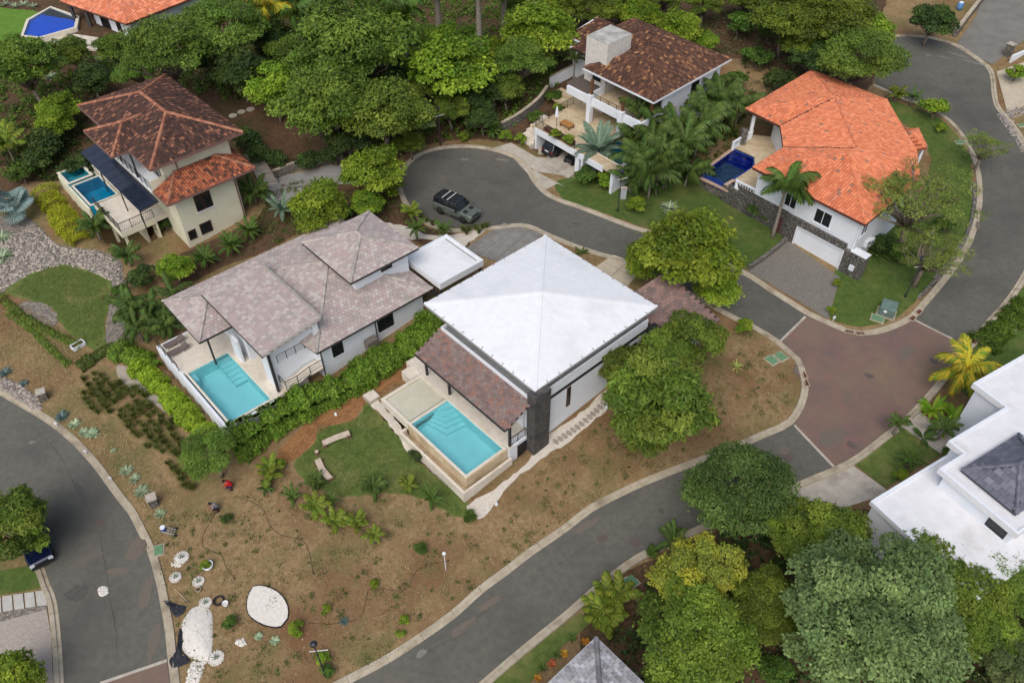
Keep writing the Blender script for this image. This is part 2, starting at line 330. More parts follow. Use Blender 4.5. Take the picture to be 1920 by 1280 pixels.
K_north = [(752,332),(762,317),(778,300),(800,288),(828,281),(860,278),(895,279),(930,286),(962,297),(983,314),(997,340),(1020,365),(1047,379),(1085,392),(1135,411),(1185,430),(1247,449),(1310,476),(1370,505),(1405,522),(1440,546),(1477,569),(1512,591),(1557,612),(1587,625),(1615,630),(1645,627),(1677,617),(1712,600),(1740,570),(1772,532),(1802,492),(1825,450),(1840,395),(1842,357),(1838,320),(1825,280),(1807,252),(1790,232),(1772,217),(1730,195),(1697,185),(1670,172),(1640,158)]
K_east = [(1640,76),(1685,70),(1715,70),(1752,75),(1790,87),(1815,102),(1840,120),(1852,132),(1857,150),(1859,175),(1865,200),(1882,222),(1902,247),(1922,285),(1946,340)]
W = {k: smooth_line(gp(v), step=0.8) for k, v in (('s', K_south), ('l', K_low), ('n', K_north), ('e', K_east))}
road = W['s'] + W['l'] + [tuple(p) for p in straight([W['l'][-1], W['e'][-1]])[:0]] + W['e'][::-1] + W['n'][::-1][:-1]
sheet('road', road, M_asphalt, 0.03)
KL_r = [(-45,712),(0,741),(67,780),(105,806),(140,837),(172,872),(200,910),(222,940),(240,962),(262,1005),(277,1037),(287,1070),(295,1102),(302,1140),(310,1185),(314,1230),(319,1270),(324,1330)]
KL_l = [(-45,930),(20,985),(75,1050),(94,1095),(107,1130),(116,1210),(120,1280),(122,1330)]
W['lr'] = smooth_line(gp(KL_r), step=0.8); W['ll'] = smooth_line(gp(KL_l), step=0.8)
sheet('left_road', W['lr'] + W['ll'][::-1], M_asphalt, 0.03)

def kerb(name, line, side, w=0.62):
    """kerb poured in lengths of about 2.5 m with open joints: a gutter pan, a face and a top"""
    e = empty(name, (0, 0, 0), kind='structure')
    L = np.array(line); d = np.gradient(L, axis=0); d /= np.linalg.norm(d, axis=1)[:, None]; nrm = np.column_stack([-d[:, 1], d[:, 0]]) * side
    prof = [(-0.02, 0.0), (0.0, 0.045), (0.36, 0.035), (0.44, 0.13), (0.94, 0.14), (1.0, 0.0)]
    k = 0
    while k < len(L) - 1:
        k2 = min(k + 3, len(L) - 1); mb = MB(); rows = []
        for q in range(k, k2 + 1):
            p = L[q].copy()
            if q == k: p = p + d[q] * 0.012
            if q == k2: p = p - d[q] * 0.012
            z = h(*L[q]); rows.append([(p[0] + nrm[q][0] * w * a, p[1] + nrm[q][1] * w * a, z + b) for a, b in prof])
        for a, b in zip(rows[:-1], rows[1:]):
            for j in range(len(prof) - 1): mb.poly([a[j], b[j], b[j + 1], a[j + 1]], flip=side > 0)
        mb.build('kerb_length', M_conc, e); k = k2
    return e
for nm, key, side in (('kerb_house_block', 's', -1), ('kerb_lower_road', 'l', -1), ('kerb_upper_road', 'n', 1), ('kerb_east_road', 'e', 1), ('kerb_garden_bank', 'lr', 1), ('kerb_left_road', 'll', -1)):
    kerb(nm, W[key], side)
# paved crossing and the concrete strips that edge it
px_cross = [(1511,592),(1557,613),(1587,626),(1615,631),(1645,628),(1677,618),(1714,599),(1815,650),(1782,684),(1740,737),(1690,788),(1652,818),(1602,856),(1563,876),(1490,796),(1507,766),(1515,730),(1511,702),(1499,673),(1477,653),(1464,641)]
sheet('paved_crossing', straight(gp(px_cross)), M_paver, 0.042)
def strip(name, a, b, w, m, off=0.05):
    A = np.array(at(*a)[:2]); B = np.array(at(*b)[:2]); d = (B - A) / np.linalg.norm(B - A); nn = np.array([-d[1], d[0]]) * w / 2
    return sheet(name, straight([A - nn, B - nn, B + nn, A + nn]), m, off)
strip('crossing_strip', (1510,594), (1463,640), 0.22, M_conc2); strip('crossing_strip', (1714,600), (1815,650), 0.22, M_conc2); strip('crossing_strip', (1489,797), (1563,875), 0.22, M_conc2)
sheet('left_paved_crossing', straight(gp([(190,1280),(313,1238),(322,1320),(130,1320)])), M_paver, 0.042)
strip('crossing_strip', (188,1281), (313,1238), 0.22, M_conc2)

# repairs, scuffs and cracks in the asphalt
M_repair = mat('asphalt_repair', S(80,79,75), S(90,88,82), scale=3, rough=.92); M_scuff = mat('asphalt_scuff', S(128,126,118), S(112,110,103), scale=4, rough=.92); M_crack = mat('asphalt_crack', S(66,65,61), rough=.95); M_rust = mat('dust_wash', S(112,102,91), S(106,100,91), scale=2.5, rough=.95)
def blot(name, px, py, rx, ry, ang, m, off, n=26, seed=0):
    """small ragged patch lying on the road"""
    rg = random.Random(seed + int(px)); b = at(px, py); P = []
    for k in range(n):
        t = 2 * math.pi * k / n; q = rg.uniform(.65, 1.1); x, y = rx * q * math.cos(t), ry * q * math.sin(t); P.append((b[0] + x * math.cos(ang) - y * math.sin(ang), b[1] + x * math.sin(ang) + y * math.cos(ang)))
    return sheet(name, P, m, off, step=.6)
for i, (x, y, rx, ry, a, m) in enumerate(((144,1112,.9,.75,.2,M_repair),(1800,105,1.8,.22,-.7,M_scuff),(1768,108,.9,.2,-.5,M_scuff),(1825,118,1.6,.25,-.75,M_scuff),(1740,105,.5,.25,.2,M_scuff),(940,300,.9,.25,-.2,M_scuff),(872,300,.5,.25,0,M_scuff),(1240,958,.22,.3,.4,M_repair),(255,1030,.8,1.1,.2,M_rust),(275,1110,.5,1.4,.1,M_rust),(225,1070,1.1,.35,0,M_rust),(290,1200,.4,1.6,.05,M_rust),(1470,845,.7,.45,.3,M_rust),(870,1175,1.3,.3,.6,M_rust),(920,1130,1.1,.3,.6,M_rust),(790,1225,.5,.25,.6,M_scuff),(1100,985,1.2,.3,.55,M_rust),(1700,660,1.2,.6,.8,M_rust),(1560,820,1.5,.8,.5,M_rust),(1080,420,.5,.16,-.3,M_repair),(1500,700,.5,1.0,.2,M_rust),(1830,420,.4,1.2,-.1,M_rust),(60,830,.35,.2,0,M_scuff),(150,920,1.2,.3,-.8,M_repair))):
    blot('road_patch', x, y, rx, ry, a, m, .058 if 1460 < x < 1800 and 590 < y < 880 else .046, seed=i)
def crack(pix):
    L = smooth_line(gp(pix), step=.35); L = [(x + random.uniform(-.07, .07), y + random.uniform(-.07, .07)) for x, y in L]; mb = MB()
    for a, b in zip(L[:-1], L[1:]):
        d = np.array(b) - np.array(a); n_ = np.array([-d[1], d[0]]) / max(np.linalg.norm(d), 1e-6) * random.uniform(.004, .012); mb.poly([(a[0] - n_[0], a[1] - n_[1], h(*a) + .05), (b[0] - n_[0], b[1] - n_[1], h(*b) + .05), (b[0] + n_[0], b[1] + n_[1], h(*b) + .05), (a[0] + n_[0], a[1] + n_[1], h(*a) + .05)])
    mb.build('road_crack', M_crack, None, kind='structure')
for c_ in ([(60,800),(110,850),(140,910),(170,960)],[(190,1010),(200,1080),(215,1160),(222,1230)],[(1000,1090),(1060,1050),(1130,1005),(1200,960)],[(880,330),(930,345),(985,375)],[(1150,440),(1230,470),(1300,505)],[(1790,560),(1830,500),(1860,440)],[(1860,330),(1850,270),(1820,220)],[(800,1225),(870,1180),(940,1120)]): crack(c_)

def patch(name, pix, m, off=0.02, smooth=True):
    P = smooth_line(gp(pix), closed=True, step=0.45) if smooth else straight(gp(pix))
    if smooth: P = [(x + random.uniform(-.12, .12), y + random.uniform(-.12, .12)) for x, y in P]      # ragged planted edge
    return sheet(name, P, m, off)
# planted ground of the upper gardens and the wooded slope
patch('shrub_bed', [(-60,-30),(300,-30),(700,-30),(1100,-30),(1420,-30),(1650,-25),(1640,60),(1630,165),(1500,180),(1380,110),(1090,240),(985,270),(900,262),(800,272),(745,300),(735,330),(640,300),(500,300),(440,250),(250,250),(140,330),(60,340),(-60,330)], M_mulch, 0.03)
patch('garden_bed', [(530,345),(640,325),(735,345),(760,385),(800,425),(870,445),(870,490),(700,420),(620,410),(500,470),(420,500),(330,540),(300,500),(420,440),(480,410)], M_mulch, 0.03)
patch('tree_bed', [(1140,1090),(1235,1045),(1410,965),(1480,945),(1640,960),(1960,1050),(1980,1320),(1180,1320),(1090,1190)], M_mulch, 0.03)
patch('corner_bed', [(1780,690),(1850,625),(1930,540),(1990,700),(1850,760)], M_lawn2, 0.03)
# lawns
patch('lawn_by_pool', [(690,752),(672,780),(640,795),(597,800),(592,825),(565,852),(552,872),(575,905),(640,930),(720,925),(790,935),(860,970),(892,962),(858,925),(800,880),(768,850),(735,805),(720,785),(705,772)], M_lawn, 0.03)
patch('lawn_by_gravel', [(12,548),(45,520),(90,497),(130,497),(175,510),(207,525),(207,560),(198,610),(195,660),(150,640),(125,620),(112,600),(95,575),(60,565)], M_lawn, 0.045)
patch('lawn_below_villa', [(1062,378),(1040,345),(1090,330),(1180,345),(1270,330),(1310,330),(1370,380),(1450,430),(1470,445),(1400,505),(1360,490),(1290,455),(1180,417),(1110,392)], M_lawn2, 0.03)
patch('lawn_round_villa', [(1562,515),(1640,440),(1720,370),(1740,280),(1650,190),(1690,195),(1765,225),(1815,285),(1822,330),(1828,390),(1810,445),(1780,490),(1735,545),(1700,582),(1660,605),(1600,610),(1553,590)], M_lawn2, 0.03)
patch('lawn_upper_left', [(-50,20),(30,18),(75,25),(50,45),(42,75),(60,88),(20,105),(-50,110)], mat('lawn_bright', S(84,122,40), S(102,136,50), scale=1.2, rough=.95, bump=.04, bscale=20), 0.06)
patch('lawn_white_house', [(1602,870),(1700,800),(1765,850),(1660,915)], M_lawn, 0.045, smooth=False)
patch('lawn_left_edge', [(-30,1075),(60,1060),(83,1102),(-30,1120)], M_lawn2, 0.045, smooth=False)
patch('lawn_strip', [(918,1283),(1022,1195),(1088,1148),(1110,1165),(1050,1215),(985,1290)], M_lawn, 0.04, smooth=False)
patch('dusty_yard', [(400,190),(470,180),(560,230),(640,290),(500,290),(430,230)], M_mulch, 0.05)
# gravel garden below the left villa, wood chip bed, pale paths
patch('gravel_garden', [(-40,440),(20,400),(70,420),(110,460),(180,470),(225,490),(235,560),(240,640),(200,640),(205,560),(206,525),(175,508),(130,495),(90,495),(45,518),(10,545),(-40,560)], M_gravel, 0.035)
patch('gravel_pocket', [(60,566),(95,577),(110,602),(100,615),(60,600),(35,575)], M_gravel, 0.05)
patch('wood_chip_bed', [(800,655),(780,690),(740,720),(690,745),(680,765),(655,790),(600,800),(590,830),(560,855),(530,870),(520,850),(590,780),(650,745),(720,700),(770,665)], M_chips, 0.03)
patch('pale_path', [(215,690),(240,690),(300,740),(340,780),(330,790),(285,755),(230,715)], mat('pale_grit', S(176,166,152), S(150,140,126), scale=4, rough=0.95, bump=0.02), 0.04)
M_sand = mat('white_grit', S(214,206,194), S(192,182,168), scale=5, rough=0.95, bump=0.02, bscale=20)
patch('grit_path', [(1028,815),(1070,788),(1110,757),(1145,724),(1160,745),(1125,778),(1090,812),(1050,838),(1000,872),(960,905),(920,955),(895,972),(875,948),(930,915),(985,870)], M_sand, 0.03)
patch('grit_path', [(685,748),(700,742),(745,790),(760,815),(782,850),(770,856),(742,812),(715,778)], M_sand, 0.05)
patch('grit_bed', [(720,418),(760,425),(800,440),(850,440),(910,432),(880,455),(860,468),(810,450),(765,450),(735,435)], M_sand, 0.05)
# drives
patch('cobbled_drive', [(1478,452),(1403,510),(1440,530),(1553,599),(1575,520),(1560,510)], M_cobble, 0.04, smooth=False)
M_slab = mat('drive_slab', S(122,120,116), S(140,137,131), scale=1.2, rough=0.9, bump=0.01, bscale=16, c3=S(104,102,98), s3=0.4)
M_slab2 = mat('drive_slab_pale', S(196,184,162), S(178,166,146), scale=1.0, rough=0.9, bump=0.01, bscale=16)
patch('villa_drive', [(500,362),(520,335),(600,315),(655,305),(740,312),(745,335),(660,345),(590,350),(530,385),(505,385)], mat('drive_grey', S(150,148,144), S(134,132,128), scale=0.8, rough=0.9), 0.045)
patch('villa_apron', [(958,268),(1078,333),(1005,322),(985,308),(960,290),(925,278)], M_conc2, 0.045, smooth=False)
patch('villa_side_drive', [(965,300),(1062,352),(1045,345),(1016,360),(998,335)], M_conc2, 0.05, smooth=False)
patch('upper_lane', [(1792,86),(1830,30),(1850,-30),(1990,-40),(1940,60),(1860,122)], mat('lane_grey', S(126,124,118), S(112,110,104), scale=0.6, rough=0.92, bump=0.02), 0.05, smooth=False)
patch('white_house_drive', [(1478,922),(1598,872),(1662,918),(1650,930),(1560,960),(1490,950)], M_conc2, 0.045, smooth=False)
patch('left_edge_drive', [(-30,1172),(88,1142),(96,1190),(101,1290),(-30,1300)], mat('speckled_drive', S(176,166,156), S(152,142,134), scale=6, rough=0.9), 0.045, smooth=False)
patch('driveway_gravel', [(-30,1155),(88,1133),(90,1141),(-30,1175)], M_gravel, 0.055, smooth=False)
def slabs(name, quad, nu, nv, m, gap, th=0.06, label=None):
    """slabs with open joints inside a four-cornered pixel outline, each slab a piece"""
    e = empty(name, (0, 0, 0), kind='structure'); q = [np.array(at(*p)[:2]) for p in quad]
    f = lambda a, b: (q[0] * (1 - a) + q[1] * a) * (1 - b) + (q[3] * (1 - a) + q[2] * a) * b
    for i in range(nu):
        for j in range(nv):
            c = [f((i + a) / nu, (j + b) / nv) for a, b in ((0, 0), (1, 0), (1, 1), (0, 1))]; ctr = sum(c) / 4
            c = [p + (ctr - p) / np.linalg.norm(ctr - p) * gap for p in c]
            mb = MB(); mb.hexa([(p[0], p[1], h(*p) - 0.03) for p in c], [(p[0], p[1], h(*p) + th + random.uniform(-.008, .008)) for p in c]); mb.build('slab', m, e)
    return e
slabs('grey_slab_drive', [(868,470),(945,418),(1020,438),(960,500)], 3, 3, M_slab, 0.03)
slabs('beige_slab_drive', [(1868,135),(1965,100),(1975,180),(1888,210)], 5, 1, M_slab2, 0.05)
slabs('beige_pad', [(1110,505),(1150,478),(1210,500),(1170,545)], 2, 2, M_slab2, 0.04)
slabs('white_slab_drive', [(-38,1122),(86,1104),(90,1136),(-38,1156)], 6, 1, mat('white_slab', S(190,188,182), S(174,172,166), scale=2, rough=0.9), 0.12, th=0.07)
slabs('entry_path', [(1690,800),(1725,772),(1800,830),(1765,852)], 4, 1, M_conc2, 0.08)
# ------------------------------------------------------------------ building helpers
M_white = mat('white_render', S(230,234,240), S(222,227,233), scale=0.8, rough=0.85, c3=S(208,211,214), s3=0.35, lo3=0.6, hi3=0.85)
M_membrane = mat('white_membrane', S(235,237,239), S(227,230,232), scale=1.8, rough=0.6, c3=S(214,217,218), s3=0.35, lo3=0.5, hi3=0.78, bump=0.01, bscale=3, spec=0.3)
M_cream = mat('cream_render', S(226,222,198), S(216,212,186), scale=0.6, rough=0.85, c3=S(200,198,176), s3=0.3, lo3=0.58, hi3=0.8)
M_black = mat('black_metal', S(38,38,40), rough=0.5, spec=0.4)
M_glass = mat('dark_glass', S(30,34,38), rough=0.08, spec=0.6)
M_brownfr = mat('brown_frame', S(84,58,48), rough=0.6)
M_wood = mat('brown_wood', S(96,62,40), S(122,82,54), scale=4, rough=0.7)
M_rail = mat('rail_metal', S(44,42,42), rough=0.5)
M_stonewall = mat_voronoi('rubble_wall', S(52,50,50), S(84,80,76), S(164,158,148), scale=4.6, jw=0.06, bump=0.04)
M_stonegrey = mat_voronoi('grey_rubble', S(96,92,86), S(134,128,118), S(70,66,62), scale=3.5, jw=0.06, bump=0.05)
M_deckstone = mat('pale_stone', S(224,216,202), S(210,200,184), scale=2.2, rough=0.85, c3=S(194,180,158), s3=0.6, lo3=0.55, hi3=0.8)
M_traver = mat('travertine', S(212,196,168), S(190,168,134), scale=1.6, rough=0.8, c3=S(168,146,112), s3=0.5, lo3=0.5, hi3=0.75)
M_tiles = mat_col('clay_tiles', rough=0.85, spec=0.15, grain=0.12, gscale=9, dirt=S(62,54,50), dscale=0.55, dlo=0.56, dhi=0.78)
M_tiles_clean = mat_col('flat_tiles', rough=0.8, spec=0.2, grain=0.10, gscale=7)
M_tiles_grey = mat_col('weathered_tiles', rough=0.9, spec=0.15, grain=0.10, gscale=8, dirt=S(150,146,138), dscale=0.6, dlo=0.52, dhi=0.8)
M_gutter = mat('gutter', S(60,58,58), rough=0.5)

def roof_plane(tb, poly, tw, tl, pal, style='barrel', wts=None, lift=0.05, seed=0, jit=0.12):
    """lays single tiles on one planar roof face; poly[0]-poly[1] is the eave"""
    rg = random.Random(seed * 31 + int(abs(poly[0][0]) * 100))
    P = [Vector(p) for p in poly]; x = (P[1] - P[0]); L = x.length; x.normalize()
    n = None
    for q in P[2:]:
        c = x.cross(q - P[0])
        if n is None or c.length > n.length: n = c
    n.normalize()
    if n.z < 0: n = -n
    y = n.cross(x)
    far = max(P, key=lambda q: abs((q - P[0]).dot(y)))
    if (far - P[0]).dot(y) < 0: y = -y
    p2 = [((q - P[0]).dot(x), (q - P[0]).dot(y)) for q in P]
    xs = [p[0] for p in p2]; ys = [p[1] for p in p2]
    rows = int((max(ys) - 0) / tl) + 1; c0 = int(math.floor(min(xs) / tw)); c1 = int(max(xs) / tw) + 1
    cx = np.array([[(c + 0.5) * tw for c in range(c0, c1)] for r in range(rows)]); cy = np.array([[(r + 0.5) * tl] * (c1 - c0) for r in range(rows)])
    shift = 0.5 * tw if style == 'flat' else 0.0
    if shift: cx[1::2] += shift
    # keep a tile when its middle is on the face, cut it back to the hip
    ok = inside(p2, cx, cy)
    def sag(q):
        """height of the warped face above the tile plane at q"""
        if len(P) < 4: return 0.0
        for a, b, c in [(P[0], P[k], P[k + 1]) for k in range(1, len(P) - 1)]:
            d = (b.x - a.x) * (c.y - a.y) - (c.x - a.x) * (b.y - a.y)
            if abs(d) < 1e-6: continue
            s_ = ((q.x - a.x) * (c.y - a.y) - (c.x - a.x) * (q.y - a.y)) / d; t_ = ((b.x - a.x) * (q.y - a.y) - (q.x - a.x) * (b.y - a.y)) / d
            if s_ >= -.02 and t_ >= -.02 and s_ + t_ <= 1.02: return a.z + s_ * (b.z - a.z) + t_ * (c.z - a.z) - q.z
        return 0.0
    for r in range(rows):
        for c in range(c1 - c0):
            if not ok[r, c]: continue
            xa = cx[r, c] - tw / 2; xb = xa + tw; ya = r * tl - 0.03; yb = (r + 1) * tl + 0.02
            base = P[0] + x * xa + y * ya; up = n * lift
            base.z += sag(P[0] + x * cx[r, c] + y * cy[r, c])
            if wts: col = rg.choices(pal, wts)[0]
            else: col = rg.choice(pal)
            k = rg.uniform(1 - jit, 1 + jit)
            tb.cur = (col[0] * k, col[1] * k, col[2] * k)
            X = x * tw; Y = y * (yb - ya); dn = n * 0.005
            if style == 'barrel':
                e = n * (tw * 0.26)
                a = [base + up * 0.4, base + X * 0.22 + up + e, base + X * 0.66 + up + e, base + X * 0.9 + up * 0.4, base + X + up * 0.3]
                b = [q + Y - up * 0.55 for q in a]
                i = len(tb.v); tb.v += [tuple(q) for q in a + b]
                for j in range(4): tb.f.append([i + j, i + j + 1, i + 6 + j, i + 5 + j]); tb.c.append(tb.cur)
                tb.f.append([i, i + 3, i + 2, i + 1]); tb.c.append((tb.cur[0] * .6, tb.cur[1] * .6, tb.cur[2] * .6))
            else:
                g = x * 0.012
                a = [base + g + up * 1.15, base + X - g + up * 1.15, base + X - g + Y + up * 0.4, base + g + Y + up * 0.4]
                i = len(tb.v); tb.v += [tuple(q) for q in a] + [tuple(a[0] - up * 0.9), tuple(a[1] - up * 0.9), tuple(a[2] - up * .3), tuple(a[3] - up * .3)]
                for f in ((0, 1, 2, 3), (4, 5, 1, 0), (5, 6, 2, 1), (7, 4, 0, 3)): tb.f.append([i + q for q in f]); tb.c.append(tb.cur)
def slab_roof(mb, poly, th):
    """solid underlay of a roof face"""
    P = [Vector(p) for p in poly]; i = len(mb.v); n = len(P); mb.v += [tuple(p) for p in P] + [(p.x, p.y, p.z - th) for p in P]
    a = sum(P[k].x * P[(k + 1) % n].y - P[(k + 1) % n].x * P[k].y for k in range(n)); o = list(range(n)) if a > 0 else list(range(n))[::-1]
    for k in range(1, n - 1):
        t = (0, k, k + 1) if a > 0 else (0, k + 1, k)
        mb.f.append([i + w for w in t]); mb.c.append(mb.cur); mb.f.append([i + n + w for w in t][::-1]); mb.c.append(mb.cur)
    for k in range(n): q = (o[k], o[(k + 1) % n]); mb.f.append([i + q[0], i + n + q[0], i + n + q[1], i + q[1]]); mb.c.append(mb.cur)
def ridge(mb, a, b, pal, w=0.13, seg=0.42, rg=random):
    """row of half-round ridge tiles"""
    a = Vector(a); b = Vector(b); L = (b - a).length; m = max(1, int(L / seg)); d = (b - a) / L; s = d.cross(Vector((0, 0, 1))).normalized(); u = s.cross(d)
    for k in range(m):
        c = rg.choice(pal); t = rg.uniform(.88, 1.1); mb.cur = (c[0] * t, c[1] * t, c[2] * t)
        p = a + d * (L * k / m - 0.02); q = a + d * (L * (k + 1) / m + 0.02)
        A = [p - s * w * 1.1 + u * .0, p - s * w * .6 + u * w * .8, p + s * w * .6 + u * w * .8, p + s * w * 1.1]; B = [v + (q - p) - u * 0.015 for v in A]
        i = len(mb.v); mb.v += [tuple(v) for v in A + B]
        for j in range(3): mb.f.append([i + j, i + 4 + j, i + 5 + j, i + 1 + j]); mb.c.append(mb.cur)
        mb.f.append([i, i + 1, i + 2, i + 3]); mb.c.append(mb.cur)
class Roof:
    """faces share one underlay, one layer of tiles (too many and too small to pick apart) and ridge rows"""
    def __init__(s, house, pal, tw, tl, style, m, under, wts=None, name='roof', lift=0.05, jit=0.12):
        s.jit = jit
        s.h = house; s.pal = pal; s.tw = tw; s.tl = tl; s.style = style; s.m = m; s.under = under; s.w = wts; s.tb = MB(); s.ub = MB(); s.rb = MB(); s.name = name; s.lift = lift; s.n = 0
    def face(s, *poly): s.n += 1; slab_roof(s.ub, poly, 0.16); roof_plane(s.tb, poly, s.tw, s.tl, s.pal, s.style, s.w, s.lift, seed=s.n, jit=s.jit)
    def ridge(s, a, b, w=0.14, pal=None): ridge(s.rb, (a[0], a[1], a[2] + 0.05), (b[0], b[1], b[2] + 0.05), pal or s.pal, w)
    def done(s, label=None):
        u = s.ub.build(s.name, s.under, s.h, label=label); s.tb.build('roof_tiles', s.m, u, kind='stuff')
        if s.rb.f: s.rb.build('ridge_tiles', s.m, u, kind='stuff')
        return u
def gutter(house, pts, m=None, r=0.07, drop=0.1):
    mb = MB()
    for a, b in zip(pts[:-1], pts[1:]): mb.bar((a[0], a[1], a[2] - drop), (b[0], b[1], b[2] - drop), r * 2, r * 2)
    return mb.build('gutter', m or M_gutter, house)
def railing(parent, pts, hgt=1.0, gap=1.4, m=None, bars=3, r=0.025, mesh=False, name='railing'):
    """posts, top rail and lower wires along points"""
    mb = MB(); m = m or M_rail
    for a, b in zip(pts[:-1], pts[1:]):
        a = Vector(a); b = Vector(b); L = (b - a).length; n = max(1, round(L / gap))
        for k in range(n + 1): p = a + (b - a) * (k / n); mb.bar(p, p + Vector((0, 0, hgt)), r * 2)
        for j in range(bars): z = hgt * (1 - j / bars) if not mesh else (hgt if j == 0 else 0.12); mb.bar(a + Vector((0, 0, z)), b + Vector((0, 0, z)), r * (2 if j == 0 else 1.0))
        if mesh:
            nn = int(L / 0.22)
            for k in range(nn): p = a + (b - a) * (k / nn); q = a + (b - a) * ((k + 1) / nn); mb.bar(p + Vector((0, 0, .12)), q + Vector((0, 0, hgt)), 0.012); mb.bar(q + Vector((0, 0, .12)), p + Vector((0, 0, hgt)), 0.012)
    return mb.build(name, m, parent)
def fpart(F, house, name, boxes, m, label=None, bevel=0.0, kind=None):
    mb = MB()
    for b in boxes: mb.fbox(F, *b)
    return mb.build(name, m, house, label=label, bevel=bevel, kind=kind)
def window(F, house, u0, u1, v0, v1, z0, z1, axis, fm=None, depth=0.05, sill=True, split=1):
    """window on a wall: frame with panes; axis says along which frame axis the wall runs, (u1/v1 outer side)"""
    fm = fm or M_brownfr; mb = MB(); t = 0.08
    if axis == 'u':      # wall runs along u at v0 (outside at v0 - depth)
        for a in ((u0, u1, v0 - depth, v0 + .02, z0, z0 + t), (u0, u1, v0 - depth, v0 + .02, z1 - t, z1), (u0, u0 + t, v0 - depth, v0 + .02, z0 + t, z1 - t), (u1 - t, u1, v0 - depth, v0 + .02, z0 + t, z1 - t)): mb.fbox(F, *a)
        for k in range(1, split): c = u0 + (u1 - u0) * k / split; mb.fbox(F, c - .03, c + .03, v0 - depth, v0 + .02, z0 + t, z1 - t)
    else:
        for a in ((u0 - depth, u0 + .02, v0, v1, z0, z0 + t), (u0 - depth, u0 + .02, v0, v1, z1 - t, z1), (u0 - depth, u0 + .02, v0, v0 + t, z0 + t, z1 - t), (u0 - depth, u0 + .02, v1 - t, v1, z0 + t, z1 - t)): mb.fbox(F, *a)
        for k in range(1, split): c = v0 + (v1 - v0) * k / split; mb.fbox(F, u0 - depth, u0 + .02, c - .03, c + .03, z0 + t, z1 - t)
    w = mb.build('window', fm, house)
    g = MB()
    if axis == 'u': g.fbox(F, u0 + t, u1 - t, v0 - .015, v0 + .01, z0 + t, z1 - t)
    else: g.fbox(F, u0 - .015, u0 + .01, v0 + t, v1 - t, z0 + t, z1 - t)
    g.build('pane', M_glass, w)
    if sill:
        s = MB()
        if axis == 'u': s.fbox(F, u0 - .08, u1 + .08, v0 - depth - .07, v0 + .01, z0 - .09, z0 - .005)
        else: s.fbox(F, u0 - depth - .07, u0 + .01, v0 - .08, v1 + .08, z0 - .09, z0 - .005)
        s.build('sill', M_white, w)
    return w
W_turq = mat_water('pool_water', (0.66, 0.92, 0.96, 1)); W_blue = mat_water('deep_pool_water', (0.35, 0.6, 0.95, 1))
M_turq = mat('turquoise_tiles', S(190,230,232), S(200,236,238), scale=1.2, rough=0.4); M_turq2 = mat('aqua_tiles', S(20,140,178), S(34,156,190), scale=1.2, rough=0.4)
M_navy = mat('navy_tiles', S(24,52,124), S(32,62,140), scale=1.5, rough=0.35); M_royal = mat('royal_tiles', S(44,110,224), S(56,122,232), scale=1.5, rough=.35); W_royal = mat_water('royal_water', (.6, .8, .98, 1)); M_beach = mat('pale_pool_floor', S(228,224,210), S(218,214,198), scale=1.5, rough=0.5)
M_coping = mat('coping', S(226,218,202), S(212,204,186), scale=2, rough=0.8)
def pool(F, house, u0, u1, v0, v1, z, depth, mt, mw, cop=0.25, name='pool'):
    """basin with floor and walls, coping and a water surface (parts of the house's terrace)"""
    t = 0.15
    b = fpart(F, house, 'pool_basin', [(u0 - t, u1 + t, v0 - t, v1 + t, z - depth - t, z - depth), (u0 - t, u0, v0, v1, z - depth, z - .06), (u1, u1 + t, v0, v1, z - depth, z - .06), (u0 - t, u1 + t, v0 - t, v0, z - depth, z - .06), (u0 - t, u1 + t, v1, v1 + t, z - depth, z - .06)], mt)
    fpart(F, house, 'pool_coping', [(u0 - cop, u0, v0 - cop, v1 + cop, z - .06, z + .03), (u1, u1 + cop, v0 - cop, v1 + cop, z - .06, z + .03), (u0, u1, v0 - cop, v0, z - .06, z + .03), (u0, u1, v1, v1 + cop, z - .06, z + .03)], M_coping, bevel=0.015)
    w = MB(); w.poly([F(u0, v0, z - .1), F(u1, v0, z - .1), F(u1, v1, z - .1), F(u0, v1, z - .1)]); w.build('pool_water', mw, house)
    return b

# ------------------------------------------------------------------ white house with the membrane roof
H = empty('white_roofed_house', F1(7, 6.5, 0), 'large white house with a pyramid of white roofing and an infinity pool', 'house')
mb = MB(); A = [F1(0, 0, 6.3), F1(14.2, 0, 6.3), F1(14.2, 13.5, 6.3), F1(0, 13.5, 6.3)]; ap = F1(7.1, 6.75, 7.7)
for k in range(4): mb.poly([A[k], A[(k + 1) % 4], ap])
for k in range(4): a, b = A[k], A[(k + 1) % 4]; mb.poly([(a[0], a[1], 6.12), (b[0], b[1], 6.12), b, a])
mb.poly([(a[0], a[1], 6.12) for a in A][::-1])
rf = mb.build('roof', M_membrane, H)
for k in range(4): mb = MB(); mb.bar((A[k][0], A[k][1], 6.325), (ap[0], ap[1], 7.725), 0.26, 0.035); mb.build('hip_cap', M_membrane, rf)
mb = MB()
for k in range(4):
    a = Vector(A[k]); b = Vector(A[(k + 1) % 4]); n = 11
    for j in range(1, n): p = a + (b - a) * (j / n); c = Vector(ap); q = p + (c - p).normalized() * 0.22; mb.bar(p + Vector((0, 0, .02)), q + Vector((0, 0, .03)), 0.035, 0.03)
mb.build('roof_clips', M_gutter, rf, kind='stuff')
